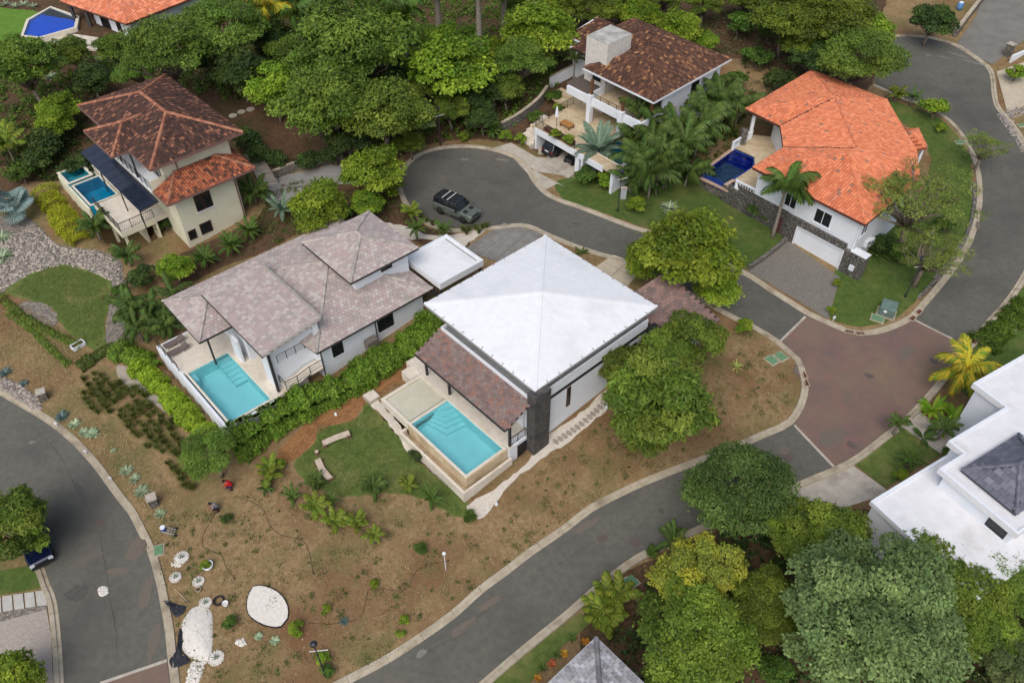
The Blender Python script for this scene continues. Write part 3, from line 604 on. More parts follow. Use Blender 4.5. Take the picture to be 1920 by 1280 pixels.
for k in range(4):                                   # welded seams of the roofing sheets
    a = Vector(A[k]); b = Vector(A[(k + 1) % 4]); c = Vector(ap); e_ = (b - a); L = e_.length; e_.normalize(); t0 = (c - a).dot(e_); up = (c - (a + e_ * t0))
    for j in range(1, 9):
        t = L * j / 9; f_ = min(t / t0, (L - t) / (L - t0)); mb = MB(); mb.bar(a + e_ * t + Vector((0, 0, .004)), a + e_ * t + up * f_ * .985 + Vector((0, 0, .004)), .07, .012); mb.build('roof_seam', M_membrane, rf)
fpart(F1, H, 'roof_edge_trim', [(-.04, 14.24, -.04, 0.0, 6.05, 6.24), (-.04, 14.24, 13.5, 13.54, 6.05, 6.24), (-.04, 0, 0, 13.5, 6.05, 6.24), (14.2, 14.24, 0, 13.5, 6.05, 6.24)], mat('edge_grey', S(150,150,148), rough=0.6))
fpart(F1, H, 'wall', [(0.3, 13.4, .15, .95, -1.5, 4.3), (.15, 13.4, .95, 11.4, -1.5, 5.0)], M_white)
fpart(F1, H, 'clerestory_wall', [(0.8, 13.2, 0.8, 11.4, 5.0, 6.12)], mat('clerestory_shade_grey', S(176,178,180), S(160,162,164), scale=1.5, rough=.8))  # shade under the eave is put into this wall's grey colour
fpart(F1, H, 'box_gutter', [(.02, 13.4, .24, .8, 4.9, 5.02), (-.16, .8, .24, 11.0, 5.1, 5.2)], mat('gutter_grey', S(142,144,146), S(124,126,128), scale=2, rough=.7))
fpart(F1, H, 'parapet', [(.3, 13.4, .12, .24, 4.24, 5.24), (-.28, -.16, .3, 11.0, 4.9, 5.5), (-.16, .3, 10.9, 11.02, 4.9, 5.5)], M_white)
fpart(F1, H, 'black_band', [(1.16, 13.4, .118, .149, 3.86, 4.235)], M_black)  # black strip laid on the wall face below the parapet
mb = MB()
for i in range(7):
    for (u0, u1, v0, v1) in ((-.5, .32, -.6, .3), (.335, 1.15, -.6, .3)):
        mb.fbox(F1, u0, u1, v0, v1, -.9 + i * 1.02, -.9 + (i + 1) * 1.02 - .012)
mb.build('stone_pillar', mat('slate_stone', S(70,68,68), S(96,93,90), scale=2.2, rough=0.75, bump=0.02, c3=S(54,52,54), s3=0.9), H)
window(F1, H, 3.75, 4.2, .15, 0, 1.5, 3.75, 'u', fm=M_brownfr, sill=False)
window(F1, H, 10.6, 12.2, .15, 0, 1.6, 3.4, 'u', fm=M_black, split=2)
fpart(F1, H, 'service_door', [(-1.5, -.55, .235, .29, -.9, .75)], M_black)
fpart(F1, H, 'plinth_wall', [(-2.35, .0, .3, .9, -1.6, 1.05)], M_white)
palV = [S(132,110,104), S(126,108,102), S(136,114,108), S(128,116,110), S(142,110,98), S(120,102,98), S(138,122,116)]
r = Roof(H, palV, 0.36, 0.27, 'flat', M_tiles_clean, mat('tile_underlay', S(70,58,54), rough=.9), name='veranda_roof', jit=.05)
r.face(F1(-2.9, .1, 4.0), F1(-2.9, 11.15, 4.0), F1(-.1, 11.15, 5.25), F1(-.1, .1, 5.25)); r.done()
gutter(H, [F1(-2.95, 11.15, 4.0), F1(-2.95, .1, 4.0)]); gutter(H, [F1(-2.9, .07, 4.02), F1(-.1, .07, 5.25)], r=.05)
for v in (11.0, 7.95, .5): mb = MB(); mb.fbox(F1, -2.2, -2.02, v - .09, v + .09, 1.05, 4.3); mb.build('post', M_black, H)
fpart(F1, H, 'veranda_back_wall', [(-.02, .14, 1.2, 11.0, 1.05, 4.9)], M_white)
for v0 in (2.2, 5.4, 8.6): window(F1, H, -.02, 0, v0, v0 + 2.6, 1.15, 3.5, 'v', fm=M_black, split=2, sill=False)
fpart(F1, H, 'deck', [(-2.42, .0, .9, 12.6, -.2, 1.05), (-2.42, -1.9, .3, .9, 1.05, 1.06)], M_deckstone)
fpart(F1, H, 'side_terrace', [(-3.4, -2.42, 11.65, 13.0, -.4, .85), (-2.42, .1, 12.6, 13.6, -.4, .9)], M_deckstone)
railing(H, [F1(-2.1, .45, 1.06), F1(-.5, .45, 1.06)], 0.95, 0.9, mesh=True)
# pool with tanning shelf, steps and the lower catch basin
pool(F1, H, -6.4, -2.65, .75, 7.6, 1.0, 1.35, M_turq, W_turq, cop=.22)
fpart(F1, H, 'tanning_shelf', [(-6.4, -2.65, 8.05, 11.2, .55, .82), (-6.4, -2.65, 7.6, 8.05, .1, .5)], M_beach)
mb = MB(); mb.poly([F1(-6.4, 7.82, .9), F1(-2.65, 7.82, .9), F1(-2.65, 11.2, .9), F1(-6.4, 11.2, .9)]); mb.build('shelf_water', mat_water('clear_water', (.98, .99, .97, 1)), H)
fpart(F1, H, 'shelf_coping', [(-6.65, -6.4, 7.82, 11.45, .3, 1.03), (-2.65, -2.43, 7.82, 11.45, .3, 1.04), (-6.4, -2.65, 11.2, 11.45, .3, 1.03)], M_coping)
for k in range(5):
    s = .45 * (k + 1); zt = .72 - .2 * k; mb = MB()
    q = [(-2.65, 7.6), (-2.65 - 1.0 - s * .55, 7.6), (-2.65 - .55 - s * .55, 7.6 - s * .9), (-2.65, 7.6 - s * .9 - .25)]
    mb.prism([F1(*p)[:2] for p in q], -.3, zt - .01 * k); mb.build('pool_step', M_turq, H)
fpart(F1, H, 'pool_wall', [(-6.62, -6.55, .53, 7.8, -1.4, .94), (-6.62, -2.43, .45, .53, -1.4, .94)], M_traver)
fpart(F1, H, 'catch_basin', [(-7.3, -7.08, .0, 8.25, -1.9, .12), (-7.08, -2.3, .0, .2, -1.9, .12), (-7.08, -6.62, 8.05, 8.25, -1.5, .12)], M_deckstone)
fpart(F1, H, 'basin_floor', [(-7.08, -6.62, .2, 8.05, -1.2, -.45), (-6.62, -2.3, .2, .45, -1.2, -.45)], M_traver)
# entrance wing
r = Roof(H, [S(142,116,110), S(132,112,106), S(150,122,114), S(124,108,102), S(152,128,120)], 0.55, 0.3, 'flat', M_tiles_clean, mat('tile_underlay', S(88,72,66)), name='wing_roof', jit=.05)
r.face(F1(14.3, -2.6, 2.75), F1(20.3, -2.6, 2.75), F1(20.3, 3.75, 4.5), F1(14.3, 3.75, 4.5)); r.done()
fpart(F1, H, 'wing_wall', [(14.0, 19.6, -1.9, 3.2, -1.0, 2.7)], M_white); fpart(F1, H, 'wing_fascia', [(20.3, 20.36, -2.6, 3.75, 2.55, 2.62)], M_black)
window(F1, H, 15.5, 17.5, -1.9, 0, .9, 2.3, 'u', fm=M_black, split=2)
fpart(F1, H, 'dark_screen', [(13.3, 14.25, -.9, .1, 0, 4.4)], M_black)

# ------------------------------------------------------------------ grey-roofed house
H = empty('grey_roofed_house', F2(4, 6, 0), 'white house under weathered grey-pink tiles with a raised square upper roof', 'house')
palG = [S(182,166,162), S(176,162,158), S(188,176,170), S(170,160,156), S(178,160,157), S(190,182,176)]
uG = mat('grey_underlay', S(112,104,100), rough=.9)
r = Roof(H, palG, 0.36, 0.34, 'flat', M_tiles_grey, uG, jit=.06, lift=.06)
f, R_, B, N, LL, LF, AP = F2(-.25, -.65, 3.6), F2(12.1, -.65, 3.6), F2(12.1, 14.3, 3.6), F2(6.0, 6.5, 5.85), F2(-6.8, 14.3, 3.6), F2(-6.85, 7.15, 3.6), F2(-3.95, 10.75, 4.62)
L_ = F2(-2.3, 14.3, 3.6); X = F2(1.25, 10.75, 4.62)
r.face(f, R_, N); r.face(R_, B, N); r.face(B, LL, AP, X, N); r.face(LL, LF, AP); r.face(LF, F2(-2.0, 7.15, 3.6), X, AP); r.face(F2(-1.9, 9.0, 4.0), f, N, X)
for a, b in ((f, N), (R_, N), (B, N), (X, N), (LL, AP), (LF, AP)): r.ridge(a, b, pal=[S(180,172,164), S(164,156,150)])
r.done()
gutter(H, [f, R_, B, LL, LF, F2(-3.8, 7.15, 3.6)])
r = Roof(H, palG, 0.36, 0.34, 'flat', M_tiles_grey, uG, jit=.06, lift=.06, name='upper_roof')
q = [F2(5.4, 1.95, 6.4), F2(12.75, 1.95, 6.4), F2(12.75, 9.7, 6.4), F2(5.4, 9.7, 6.4)]; n1, n2 = F2(9.1, 5.5, 7.65), F2(9.1, 6.25, 7.65)
r.face(q[0], q[1], n1); r.face(q[1], q[2], n2, n1); r.face(q[2], q[3], n2); r.face(q[3], q[0], n1, n2)
for a, b in ((q[0], n1), (q[1], n1), (q[2], n2), (q[3], n2), (n1, n2)): r.ridge(a, b, pal=[S(180,172,164), S(164,156,150)])
r.done(); gutter(H, q + [q[0]])
r = Roof(H, palG, 0.36, 0.34, 'flat', M_tiles_grey, uG, jit=.06, lift=.06, name='shed_roof')
q = [F2(-4.27, .55, 5.0), F2(-4.27, 11.05, 5.0), F2(1.4, 11.05, 5.75), F2(1.4, .55, 5.75)]
r.face(*q); r.done(); gutter(H, [q[0], q[1]])
mb = MB(); mb.bar((q[3][0], q[3][1], 5.8), (q[2][0], q[2][1], 5.8), .22, .12); mb.bar((q[0][0], q[0][1], 5.02), (q[3][0], q[3][1], 5.77), .16, .2); mb.build('verge_trim', mat('verge_grey', S(168,162,154), S(150,144,138), scale=3), H)
fpart(F2, H, 'wall', [(.4, 11.4, .1, 13.5, -1.5, 3.45), (6.2, 12.0, 2.7, 9.0, 3.45, 6.25), (-3.5, .4, 6.0, 13.4, -1.0, 3.4), (-3.6, .6, 1.35, 1.6, -1.2, 4.9), (-3.6, -3.35, 1.6, 3.0, -1.2, 4.85), (-3.0, 1.0, 9.5, 10.6, 3.4, 5.0)], M_white)
fpart(F2, H, 'gable_wall', [(.6, 1.1, .9, 10.4, 3.4, 5.5), (-3.5, .6, 10.2, 10.4, 3.4, 4.9)], M_white)
window(F2, H, 1.5, 2.6, .1, 0, 1.3, 2.6, 'u', fm=M_black); window(F2, H, 6.3, 8.0, .1, 0, 1.2, 2.6, 'u', fm=M_black, split=2); window(F2, H, 9.0, 10.2, 2.7, 0, 5.2, 5.9, 'u', fm=M_black)
for u in (.2, 5.8, 11.6): mb = MB(); mb.bar(F2(u, -.45, -.8), F2(u, -.45, 3.5), .11); mb.build('downpipe', M_gutter, H)
fpart(F2, H, 'deck', [(-4.45, -1.0, .55, 13.2, -.6, 0.0), (-8.75, -4.45, 8.55, 13.2, -.6, 0.0)], M_deckstone)
fpart(F2, H, 'deck_wall', [(-9.0, -8.75, .4, 13.4, -2.4, .02), (-8.75, -1, 13.2, 13.4, -2.4, .02), (-8.75, -4.2, .3, .5, -2.4, -.05)], M_white)
pool(F2, H, -8.4, -4.6, .8, 8.35, 0.0, 1.3, M_turq, W_turq, cop=.2)
for k in range(6): fpart(F2, H, 'pool_step', [(-5.75, -4.6, 7.6 - .48 * k, 8.1 - .48 * k, -1.2, -.2 - .16 * k)], M_turq)
fpart(F2, H, 'lounge_step', [(-8.4, -7.9, 7.4, 8.35, -1.2, -.4)], M_turq)
fpart(F2, H, 'white_wall', [(-4.2, -4.0, 6.2, 7.6, 0, 2.6)], M_white)
mb = MB(); mb.fbox(F2, -6.1, -5.95, 7.6, 7.75, 0.0, 3.5); mb.build('post', M_gutter, H)
railing(H, [F2(-8.85, 9.1, .02), F2(-8.85, 13.1, .02)], .95, 1.3)
# outside stair and gallery below the shed roof
fpart(F2, H, 'stair_landing', [(-3.2, -2.1, 0.2, 1.3, .5, .62), (-.9, .4, -.1, 1.2, .95, 1.07)], M_deckstone)
for k in range(5): fpart(F2, H, 'stair_tread', [(-2.1 + .24 * k, -1.84 + .24 * k, .1, 1.2, .62 + .08 * k, .68 + .08 * k)], M_deckstone)
railing(H, [F2(-3.2, 1.3, .62), F2(-3.2, .2, .62), F2(-2.1, .15, .62), F2(-.9, -.05, 1.07), F2(.35, -.05, 1.07)], .9, .9)
fpart(F2, H, 'gallery_floor', [(-3.3, .5, 1.6, 3.4, 2.55, 2.7)], M_white); railing(H, [F2(-2.9, 1.35, 2.7), F2(-.3, 1.35, 2.7)], .9, .9, bars=5)
mb = MB(); mb.fbox(F2, -3.75, -3.55, .95, 1.2, -.9, 4.9); mb.build('post', M_gutter, H)
fpart(F2, H, 'service_box', [(4.6, 5.7, -.7, -.05, .6, 1.5)], mat('box_grey', S(120,112,106), rough=.8))

C = empty('carport', F2(15, 1.5, 1.5), 'flat white carport between the grey-tiled roof and the white pyramid roof', 'carport')
fpart(F2, C, 'roof', [(12.55, 17.75, -1.25, 4.25, 3.55, 4.12)], M_membrane); fpart(F2, C, 'parapet', [(12.55, 12.67, -1.25, 4.25, 4.12, 4.24), (17.63, 17.75, -1.25, 4.25, 4.12, 4.24), (12.67, 17.63, -1.25, -1.13, 4.12, 4.24), (12.67, 17.63, 4.13, 4.25, 4.12, 4.24)], M_white)
fpart(F2, C, 'drain_channel', [(17.2, 17.32, -.8, 3.8, 4.122, 4.14)], mat('edge_grey', S(150,150,148)))
for u, v in ((12.8, -1.0), (17.5, -1.0), (12.8, 4.0), (17.5, 4.0)): fpart(F2, C, 'post', [(u - .08, u + .08, v - .08, v + .08, .8, 3.55)], M_black)
fpart(F2, C, 'side_beam', [(12.1, 12.5, -1.2, 4.2, 3.0, 3.1)], M_black)
for k in range(5): fpart(F2, C, 'pergola_slat', [(11.6, 12.54, -1.0 + k * 1.1, -.9 + k * 1.1, 3.12, 3.22)], M_black)
# ------------------------------------------------------------------ cream villa with dark tiles (left)
H = empty('cream_villa', F3(4, 9, 0), 'tall cream villa with mottled dark tile roofs and a dark glass pergola', 'house')
palD = [S(80,60,54), S(92,68,60), S(72,56,52), S(106,76,64), S(154,108,86), S(130,92,76)]
palO = [S(164,112,88), S(150,100,80), S(176,124,98)]
uD = mat('dark_underlay', S(56,42,38), rough=.9)
r = Roof(H, palD, 0.27, 0.38, 'barrel', M_tiles, uD, wts=[5, 5, 5, 3, 1.2, 1.6])
z0 = 9.2; f, rr, b, l, N1, N2 = F3(.2, 2.4, z0), F3(10.3, 2.5, z0), F3(10.2, 20.1, z0), F3(.05, 19.9, z0), F3(5.1, 7.9, 11.25), F3(5.0, 13.8, 11.25)
r.face(f, rr, N1); r.face(rr, b, N2, N1); r.face(b, l, N2); r.face(l, f, N1, N2)
a1, a2, a3, a4 = F3(-1.6, 14.0, z0 + .02), F3(-1.55, 7.25, z0 + .02), F3(1.4, 10.6, 10.5), F3(3.5, 10.6, 10.55)
r.face(a1, a2, a3); r.face(a2, F3(.18, 7.25, z0 + .02), a4, a3); r.face(F3(.1, 14.0, z0 + .02), a1, a3, a4)
for p, q in ((f, N1), (rr, N1), (b, N2), (l, N2), (N1, N2), (a1, a3), (a2, a3), (a3, a4)): r.ridge(p, q, .17, palO)
r.done()
M_fasc = mat('rose_fascia', S(128,98,92), rough=.7)
gutter(H, [f, rr, b, l, F3(.05, 14, z0), a1, a2, F3(.18, 7.25, z0), f], M_fasc, r=.11, drop=.06)
r = Roof(H, [S(166,98,70), S(180,112,80), S(148,88,66), S(120,78,62), S(94,66,56)], 0.27, 0.38, 'barrel', M_tiles, uD, wts=[4, 4, 3, 2, 2], name='lower_roof')
q = [F3(0, .15, 6.4), F3(9.65, .1, 6.4), F3(7.0, 3.3, 7.55), F3(2.6, 3.3, 7.55)]
r.face(*q); r.face(F3(0, 3.3, 6.4), q[0], q[3]); r.face(q[1], F3(9.65, 6.3, 6.4), F3(7.6, 6.3, 7.3), q[2])
r.ridge(q[0], q[3], .15, palO); r.ridge(q[1], q[2], .15, palO); r.done(); gutter(H, [F3(0, 3.3, 6.4), q[0], q[1], F3(9.65, 6.3, 6.4)], M_fasc, r=.1, drop=.06)
fpart(F3, H, 'wall', [(1.0, 7.75, 1.25, 18.8, -1.2, 6.3), (1.6, 8.9, 3.5, 18.9, 6.3, 9.15)], M_cream)
fpart(F3, H, 'balcony_parapet', [(-.05, 1.6, 3.35, 3.5, 6.3, 7.5)], M_cream)
fpart(F3, H, 'balcony_floor', [(-.1, 1.6, 3.5, 14.0, 6.1, 6.32)], M_white)
railing(H, [F3(-.05, 3.5, 6.32), F3(-.05, 14.0, 6.32)], 1.0, 1.2, bars=4)
for v in (6.9, 11.0): mb = MB(); mb.fbox(F3, .0, .14, v, v + .14, 6.32, 9.1); mb.build('post', M_black, H)
for v0 in (4.5, 8.0, 11.5): window(F3, H, 1.6, 0, v0, v0 + 2.2, 6.4, 8.5, 'v', split=2, sill=False)
window(F3, H, 2.9, 4.7, 1.25, 0, 3.6, 5.5, 'u', split=2); window(F3, H, 2.6, 3.9, 1.25, 0, .9, 2.2, 'u', sill=False); window(F3, H, 1.25, 2.1, 1.25, 0, .9, 2.0, 'u', sill=False)
mb = MB(); mb.bar(F3(7.55, 1.15, -.4), F3(7.55, 1.15, 6.3), .12); mb.bar(F3(3.0, 3.3, 7.7), F3(3.0, 3.3, 9.1), .1); mb.build('downpipe', M_fasc, H)
fpart(F3, H, 'deck', [(-4.0, 1.0, 4.9, 11.55, 2.1, 2.62), (-1.2, 1.0, 11.55, 20.4, 2.1, 2.62)], M_deckstone)
fpart(F3, H, 'deck_fascia', [(-4.06, -4.0, 4.84, 11.8, 2.0, 2.66), (-4.0, -.4, 4.84, 4.9, 2.0, 2.66)], M_cream)
fpart(F3, H, 'lower_wall', [(-1.4, -1.2, 6.5, 20, -1, 2.1), (-.5, -.3, 4.95, 6.5, -1, 2.1), (-4.7, -4.5, 11.8, 20.5, -1.6, 2.3), (-4.5, 0, 20.4, 20.6, -1.6, 2.5)], M_cream)
for v in (5.1, 9.0): mb = MB(); mb.fbox(F3, -3.8, -3.55, v, v + .25, -1, 2.1); mb.build('post', M_cream, H)
pool(F3, H, -4.25, -1.5, 11.9, 16.7, 2.62, 1.4, M_turq2, W_turq, cop=.2)
pool(F3, H, -4.4, -2.1, 17.5, 20.1, 2.72, .9, mat('spa_tiles', S(60,160,172), S(80,176,184), scale=1.2), W_turq, cop=.3)
fpart(F3, H, 'spa_bench', [(-4.4, -3.4, 17.5, 18.4, 1.8, 2.3)], mat('spa_tiles', S(60,160,172)))
railing(H, [F3(-3.98, 11.4, 2.66), F3(-3.98, 4.9, 2.66), F3(-.4, 4.9, 2.66)], 1.0, 1.4, mesh=True)
pg = empty('pergola_frame', (0, 0, 0)); pg.parent = H; pg.location = -H.location
M_panel = mat('dark_panel', S(36,42,56), S(46,52,68), scale=0.8, rough=0.12, spec=0.6)
for k in range(10):
    v0 = 3.1 + k * 1.52; mb = MB(); mb.hexa([F3(-1.95, v0 + .03, 5.05), F3(.1, v0 + .03, 5.35), F3(.1, v0 + 1.49, 5.35), F3(-1.95, v0 + 1.49, 5.05)], [F3(-1.95, v0 + .03, 5.1), F3(.1, v0 + .03, 5.4), F3(.1, v0 + 1.49, 5.4), F3(-1.95, v0 + 1.49, 5.1)]); mb.build('pergola_panel', M_panel, H)
bpy.data.objects.remove(pg)
mb = MB()
for k in range(11): v0 = 3.1 + k * 1.52; mb.bar(F3(-1.95, v0, 5.0), F3(.1, v0, 5.3), .07)
for v in (3.3, 8, 13, 18): mb.bar(F3(-1.9, v, 2.6), F3(-1.9, v, 5.0), .09)
mb.build('pergola_beams', M_black, H)
# stair beside the villa and its stone bank
e = empty('garden_stair', at(495,330), 'pale concrete stair climbing beside the cream villa drive', 'stairs')
a = np.array(at(507,350)[:2]); b = np.array(at(478,302)[:2]); d = (b - a) / np.linalg.norm(b - a); n = np.array([d[1], -d[0]]); zb = h(*a)
for k in range(9):
    c0 = a + d * (k * .62); mb = MB(); q = [c0 - n * .9, c0 + n * .9, c0 + n * .9 + d * .62, c0 - n * .9 + d * .62]; mb.prism([tuple(p) for p in q], zb - .4, zb + .16 * (k + 1)); mb.build('step', M_conc2, e)
railing(e, [(*(a + n * 1.0), zb + .1), (*(a + n * 1.0 + d * 5.6), zb + 1.5)], 1.0, 1.3)
def bank_wall(name, label, pix, hgt, th, m, cat='wall', cap=True, dz=-.3):
    L = smooth_line(gp(pix), step=0.9); mb = MB(); mc = MB()
    e = empty(name, (L[0][0], L[0][1], h(*L[0])), label, cat)
    for p, q in zip(L[:-1], L[1:]):
        d = np.array(q) - np.array(p); n = np.array([-d[1], d[0]]) / np.linalg.norm(d) * th / 2; p_ = np.array(p); q_ = np.array(q)
        c = [p_ - n, q_ - n, q_ + n, p_ + n]; zz = [h(*p), h(*q), h(*q), h(*p)]
        mb.hexa([(x[0], x[1], z + dz) for x, z in zip(c, zz)], [(x[0], x[1], z + hgt) for x, z in zip(c, zz)])
        if cap: mc.hexa([(x[0], x[1], z + hgt + .002) for x, z in zip(c, zz)], [(x[0], x[1], z + hgt + .07) for x, z in zip(c, zz)])
    mb.build('stonework', m, e)
    if cap: mc.build('coping', M_conc, e)
    return e
bank_wall('retaining_wall', 'low dark rubble wall curving along the villa drive', [(515,335),(560,318),(610,308),(645,302)], 1.0, .4, M_stonegrey)

# ------------------------------------------------------------------ villa with the brown tile roof and block tower (top)
H = empty('terrace_villa', F4(5, 6, 2.2), 'white villa with brown tile roof, square tower and a garage under its terrace', 'house')
palB = [S(96,68,56), S(86,62,52), S(110,78,62), S(78,58,50), S(160,118,82), S(124,90,70)]
r = Roof(H, palB, 0.28, 0.4, 'barrel', M_tiles_clean, uD, wts=[5, 5, 4, 4, 1.2, 2])
z0 = 9.8; K = lambda u, v, z=z0: F4(u, v, z)
m1, m2, w1, vj = K(5.7, 5.65, 12.1), K(9.65, 5.65, 12.1), K(9.0, 9.7, 12.2), K(8.3, 5.9, 12.1)
r.face(K(.3, .25), K(15.05, .25), m2, m1); r.face(K(15.05, .25), K(15.05, 15.7), w1, m2); r.face(K(15.05, 15.7), K(3, 15.7), w1)
r.face(K(3, 15.7), K(3, 11.05), vj, w1); slab_roof(r.ub, (vj, m2, w1), .16); roof_plane(r.tb, (m2, w1, vj), .28, .4, palB, 'barrel', [5, 5, 4, 4, 1.2, 2], .05); r.face(K(3, 11.05), K(.3, 11.05), m1, vj); r.face(K(.3, 11.05), K(.3, .25), m1)
for p, q in ((K(.3, .25), m1), (K(15.05, .25), m2), (m1, m2), (K(15.05, 15.7), w1), (w1, m2), (K(.3, 11.05), m1)): r.ridge(p, q, .15)
r.done(); gutter(H, [K(.3, 11.05), K(.3, .25), K(15.05, .25), K(15.05, 15.7), K(3, 15.7)], M_white, r=.1, drop=.05)
r = Roof(H, palB, 0.28, 0.4, 'barrel', M_tiles_clean, uD, wts=[5, 5, 4, 4, 1.2, 2], name='side_roof')
r.face(K(5.3, 15.3, 9.6), K(5.3, 18.4, 9.6), K(10.9, 18.4, 10.3), K(10.9, 15.3, 10.3)); r.done(); gutter(H, [K(5.3, 15.3, 9.6), K(5.3, 18.4, 9.6), K(10.9, 18.4, 10.3)], M_white, r=.1, drop=.05)
M_towertop = mat('stained_concrete', S(196,194,188), S(168,166,160), scale=1.2, rough=.9, c3=S(140,138,132), s3=.7)
mb = MB(); mb.fbox(F4, 1.7, 5.85, 8.65, 11.95, 3, 12.8)
for z in np.arange(7.4, 12.6, .42): mb.fbox(F4, 1.665, 5.885, 8.615, 11.985, z, z + .385)
mb.build('tower', mat('white_block', S(222,218,210), S(204,200,192), scale=2.5, rough=.9), H); fpart(F4, H, 'tower_top', [(1.66, 5.89, 8.61, 11.99, 12.8, 12.86)], M_towertop)
window(F4, H, 1.66, 0, 9.3, 10.6, 8.2, 9.3, 'v', fm=M_black, sill=False)
fpart(F4, H, 'wall', [(5.85, 14.3, 1.0, 15.0, 2.0, 9.7), (3.2, 5.85, 1.0, 1.25, 4.6, 9.7), (5.85, 10.4, 15.0, 17.8, 2.0, 9.55)], M_white)
for v0 in (2.0, 5.2): window(F4, H, 5.85, 0, v0, v0 + 2.6, 7.2, 9.2, 'v', fm=M_black, split=2, sill=False); window(F4, H, 5.85, 0, v0, v0 + 2.6, 4.7, 6.8, 'v', fm=M_black, split=2, sill=False)
window(F4, H, 8.5, 10.0, 1.0, 0, 7.4, 8.8, 'u', fm=M_black, split=2)
fpart(F4, H, 'balcony_floor', [(-.6, 5.85, .9, 8.6, 6.85, 7.1)], M_traver); fpart(F4, H, 'balcony_beam', [(-.95, -.6, .7, 12.4, 6.7, 7.6), (-.6, 3.0, .7, .9, 6.7, 7.6)], M_white)
fpart(F4, H, 'low_wall', [(-.6, 1.7, 8.6, 8.8, 7.1, 8.0)], M_white)
railing(H, [F4(-.7, .9, 7.6), F4(-.7, 8.4, 7.6)], .5, 1.2)
for (u, v) in ((-1.0, 8.45), (-1.15, 3.5)):
    fpart(F4, H, 'column', [(u - .3, u + .3, v - .3, v + .3, 4.6, 8.0)], M_white); fpart(F4, H, 'column_post', [(u + .02, u + .3, v - .14, v + .14, 8.0, 9.75)], M_wood)
fpart(F4, H, 'column_post', [(1.0, 1.3, .85, 1.15, 6.7, 9.75)], M_wood)
for k in range(13): fpart(F4, H, 'trellis_slat', [(-.6, 2.6, 9.0 + k * .3, 9.2 + k * .3, 7.62, 7.72)], mat('weathered_wood', S(116,106,98), S(94,86,80), scale=3, rough=.9))
fpart(F4, H, 'terrace', [(-6.6, 5.85, 3.9, 12.6, 4.3, 4.62), (-6.6, -5.2, -.4, 3.9, 4.3, 4.62), (-1.2, 5.85, -.4, 3.9, 4.3, 4.62), (-.2, 2.5, 12.6, 16.5, 4.3, 4.6)], M_traver)
fpart(F4, H, 'terrace_beam', [(-6.75, -6.6, 1.0, 12.0, 4.0, 4.68), (-6.6, -1, -.55, -.4, 3, 4.66)], M_white)
fpart(F4, H, 'garage_wall', [(-6.7, 2, 11.6, 11.9, 1.5, 4.3), (-.6, -.4, 4, 11.6, 1.5, 4.3), (-6.7, -6.2, 4.6, 5.2, 1.5, 4.3), (-6.7, 2, -.5, -.2, 1.0, 4.3), (-6.7, -.4, 4.0, 4.3, 1.5, 4.3)], M_white)
fpart(F4, H, 'garage_floor', [(-8.2, -.6, 4.7, 11.5, 1.6, 2.2)], M_conc2)
pool(F4, H, -5.0, -1.45, -.1, 3.65, 4.62, 1.2, M_turq2, W_turq, cop=.2)
for k in range(7): fpart(F4, H, 'garden_step', [(-8.0 + k * .68, -7.32 + k * .68, 12.1, 14.2, 1.6, 2.3 + .32 * k)], M_deckstone)
railing(H, [F4(-6.5, 5.6, 4.66), F4(-6.5, 12.0, 4.66), F4(.6, 12.5, 4.66)], 1.0, 1.3, bars=4)
fpart(F4, H, 'planter', [(-6.3, -5.7, 6.2, 10.8, 4.62, 5.1)], mat('brown_planter', S(96,66,54), rough=.8))
e = empty('teak_bench', F4(-3.6, 9.6, 4.62), 'low orange-brown wooden bench on the villa terrace', 'bench')
fpart(F4, e, 'seat', [(-4.2, -3.2, 8.7, 10.3, 5.0, 5.08)], mat('teak', S(176,124,70), S(158,108,60), scale=4))
for u, v in ((-4.1, 8.8), (-3.3, 8.8), (-4.1, 10.2), (-3.3, 10.2)): fpart(F4, e, 'leg', [(u - .05, u + .05, v - .05, v + .05, 4.62, 5.0)], M_wood)
e = empty('closed_parasol', F4(-4.6, 10.4, 4.62), 'furled white parasol standing beside the terrace planter', 'parasol')
mb = MB(); mb.lathe([(.03, .0), (.03, 2.6)], F4(-4.6, 10.4, 4.62), 8); mb.build('pole', M_black, e); mb = MB(); mb.lathe([(.06, 1.1), (.22, 1.3), (.16, 2.0), (.05, 2.55)], F4(-4.6, 10.4, 4.62), 10); mb.build('canopy', M_white, e)
bank_wall('garden_wall', 'white wall section on the slope beside the block tower', [(1031,165),(1055,152),(1078,140)], 1.4, .3, M_white)
bank_wall('retaining_wall', 'grey stone retaining wall on the slope left of the terrace villa', [(940,248),(975,228),(1008,202),(1026,178)], 1.2, .4, M_stonegrey)

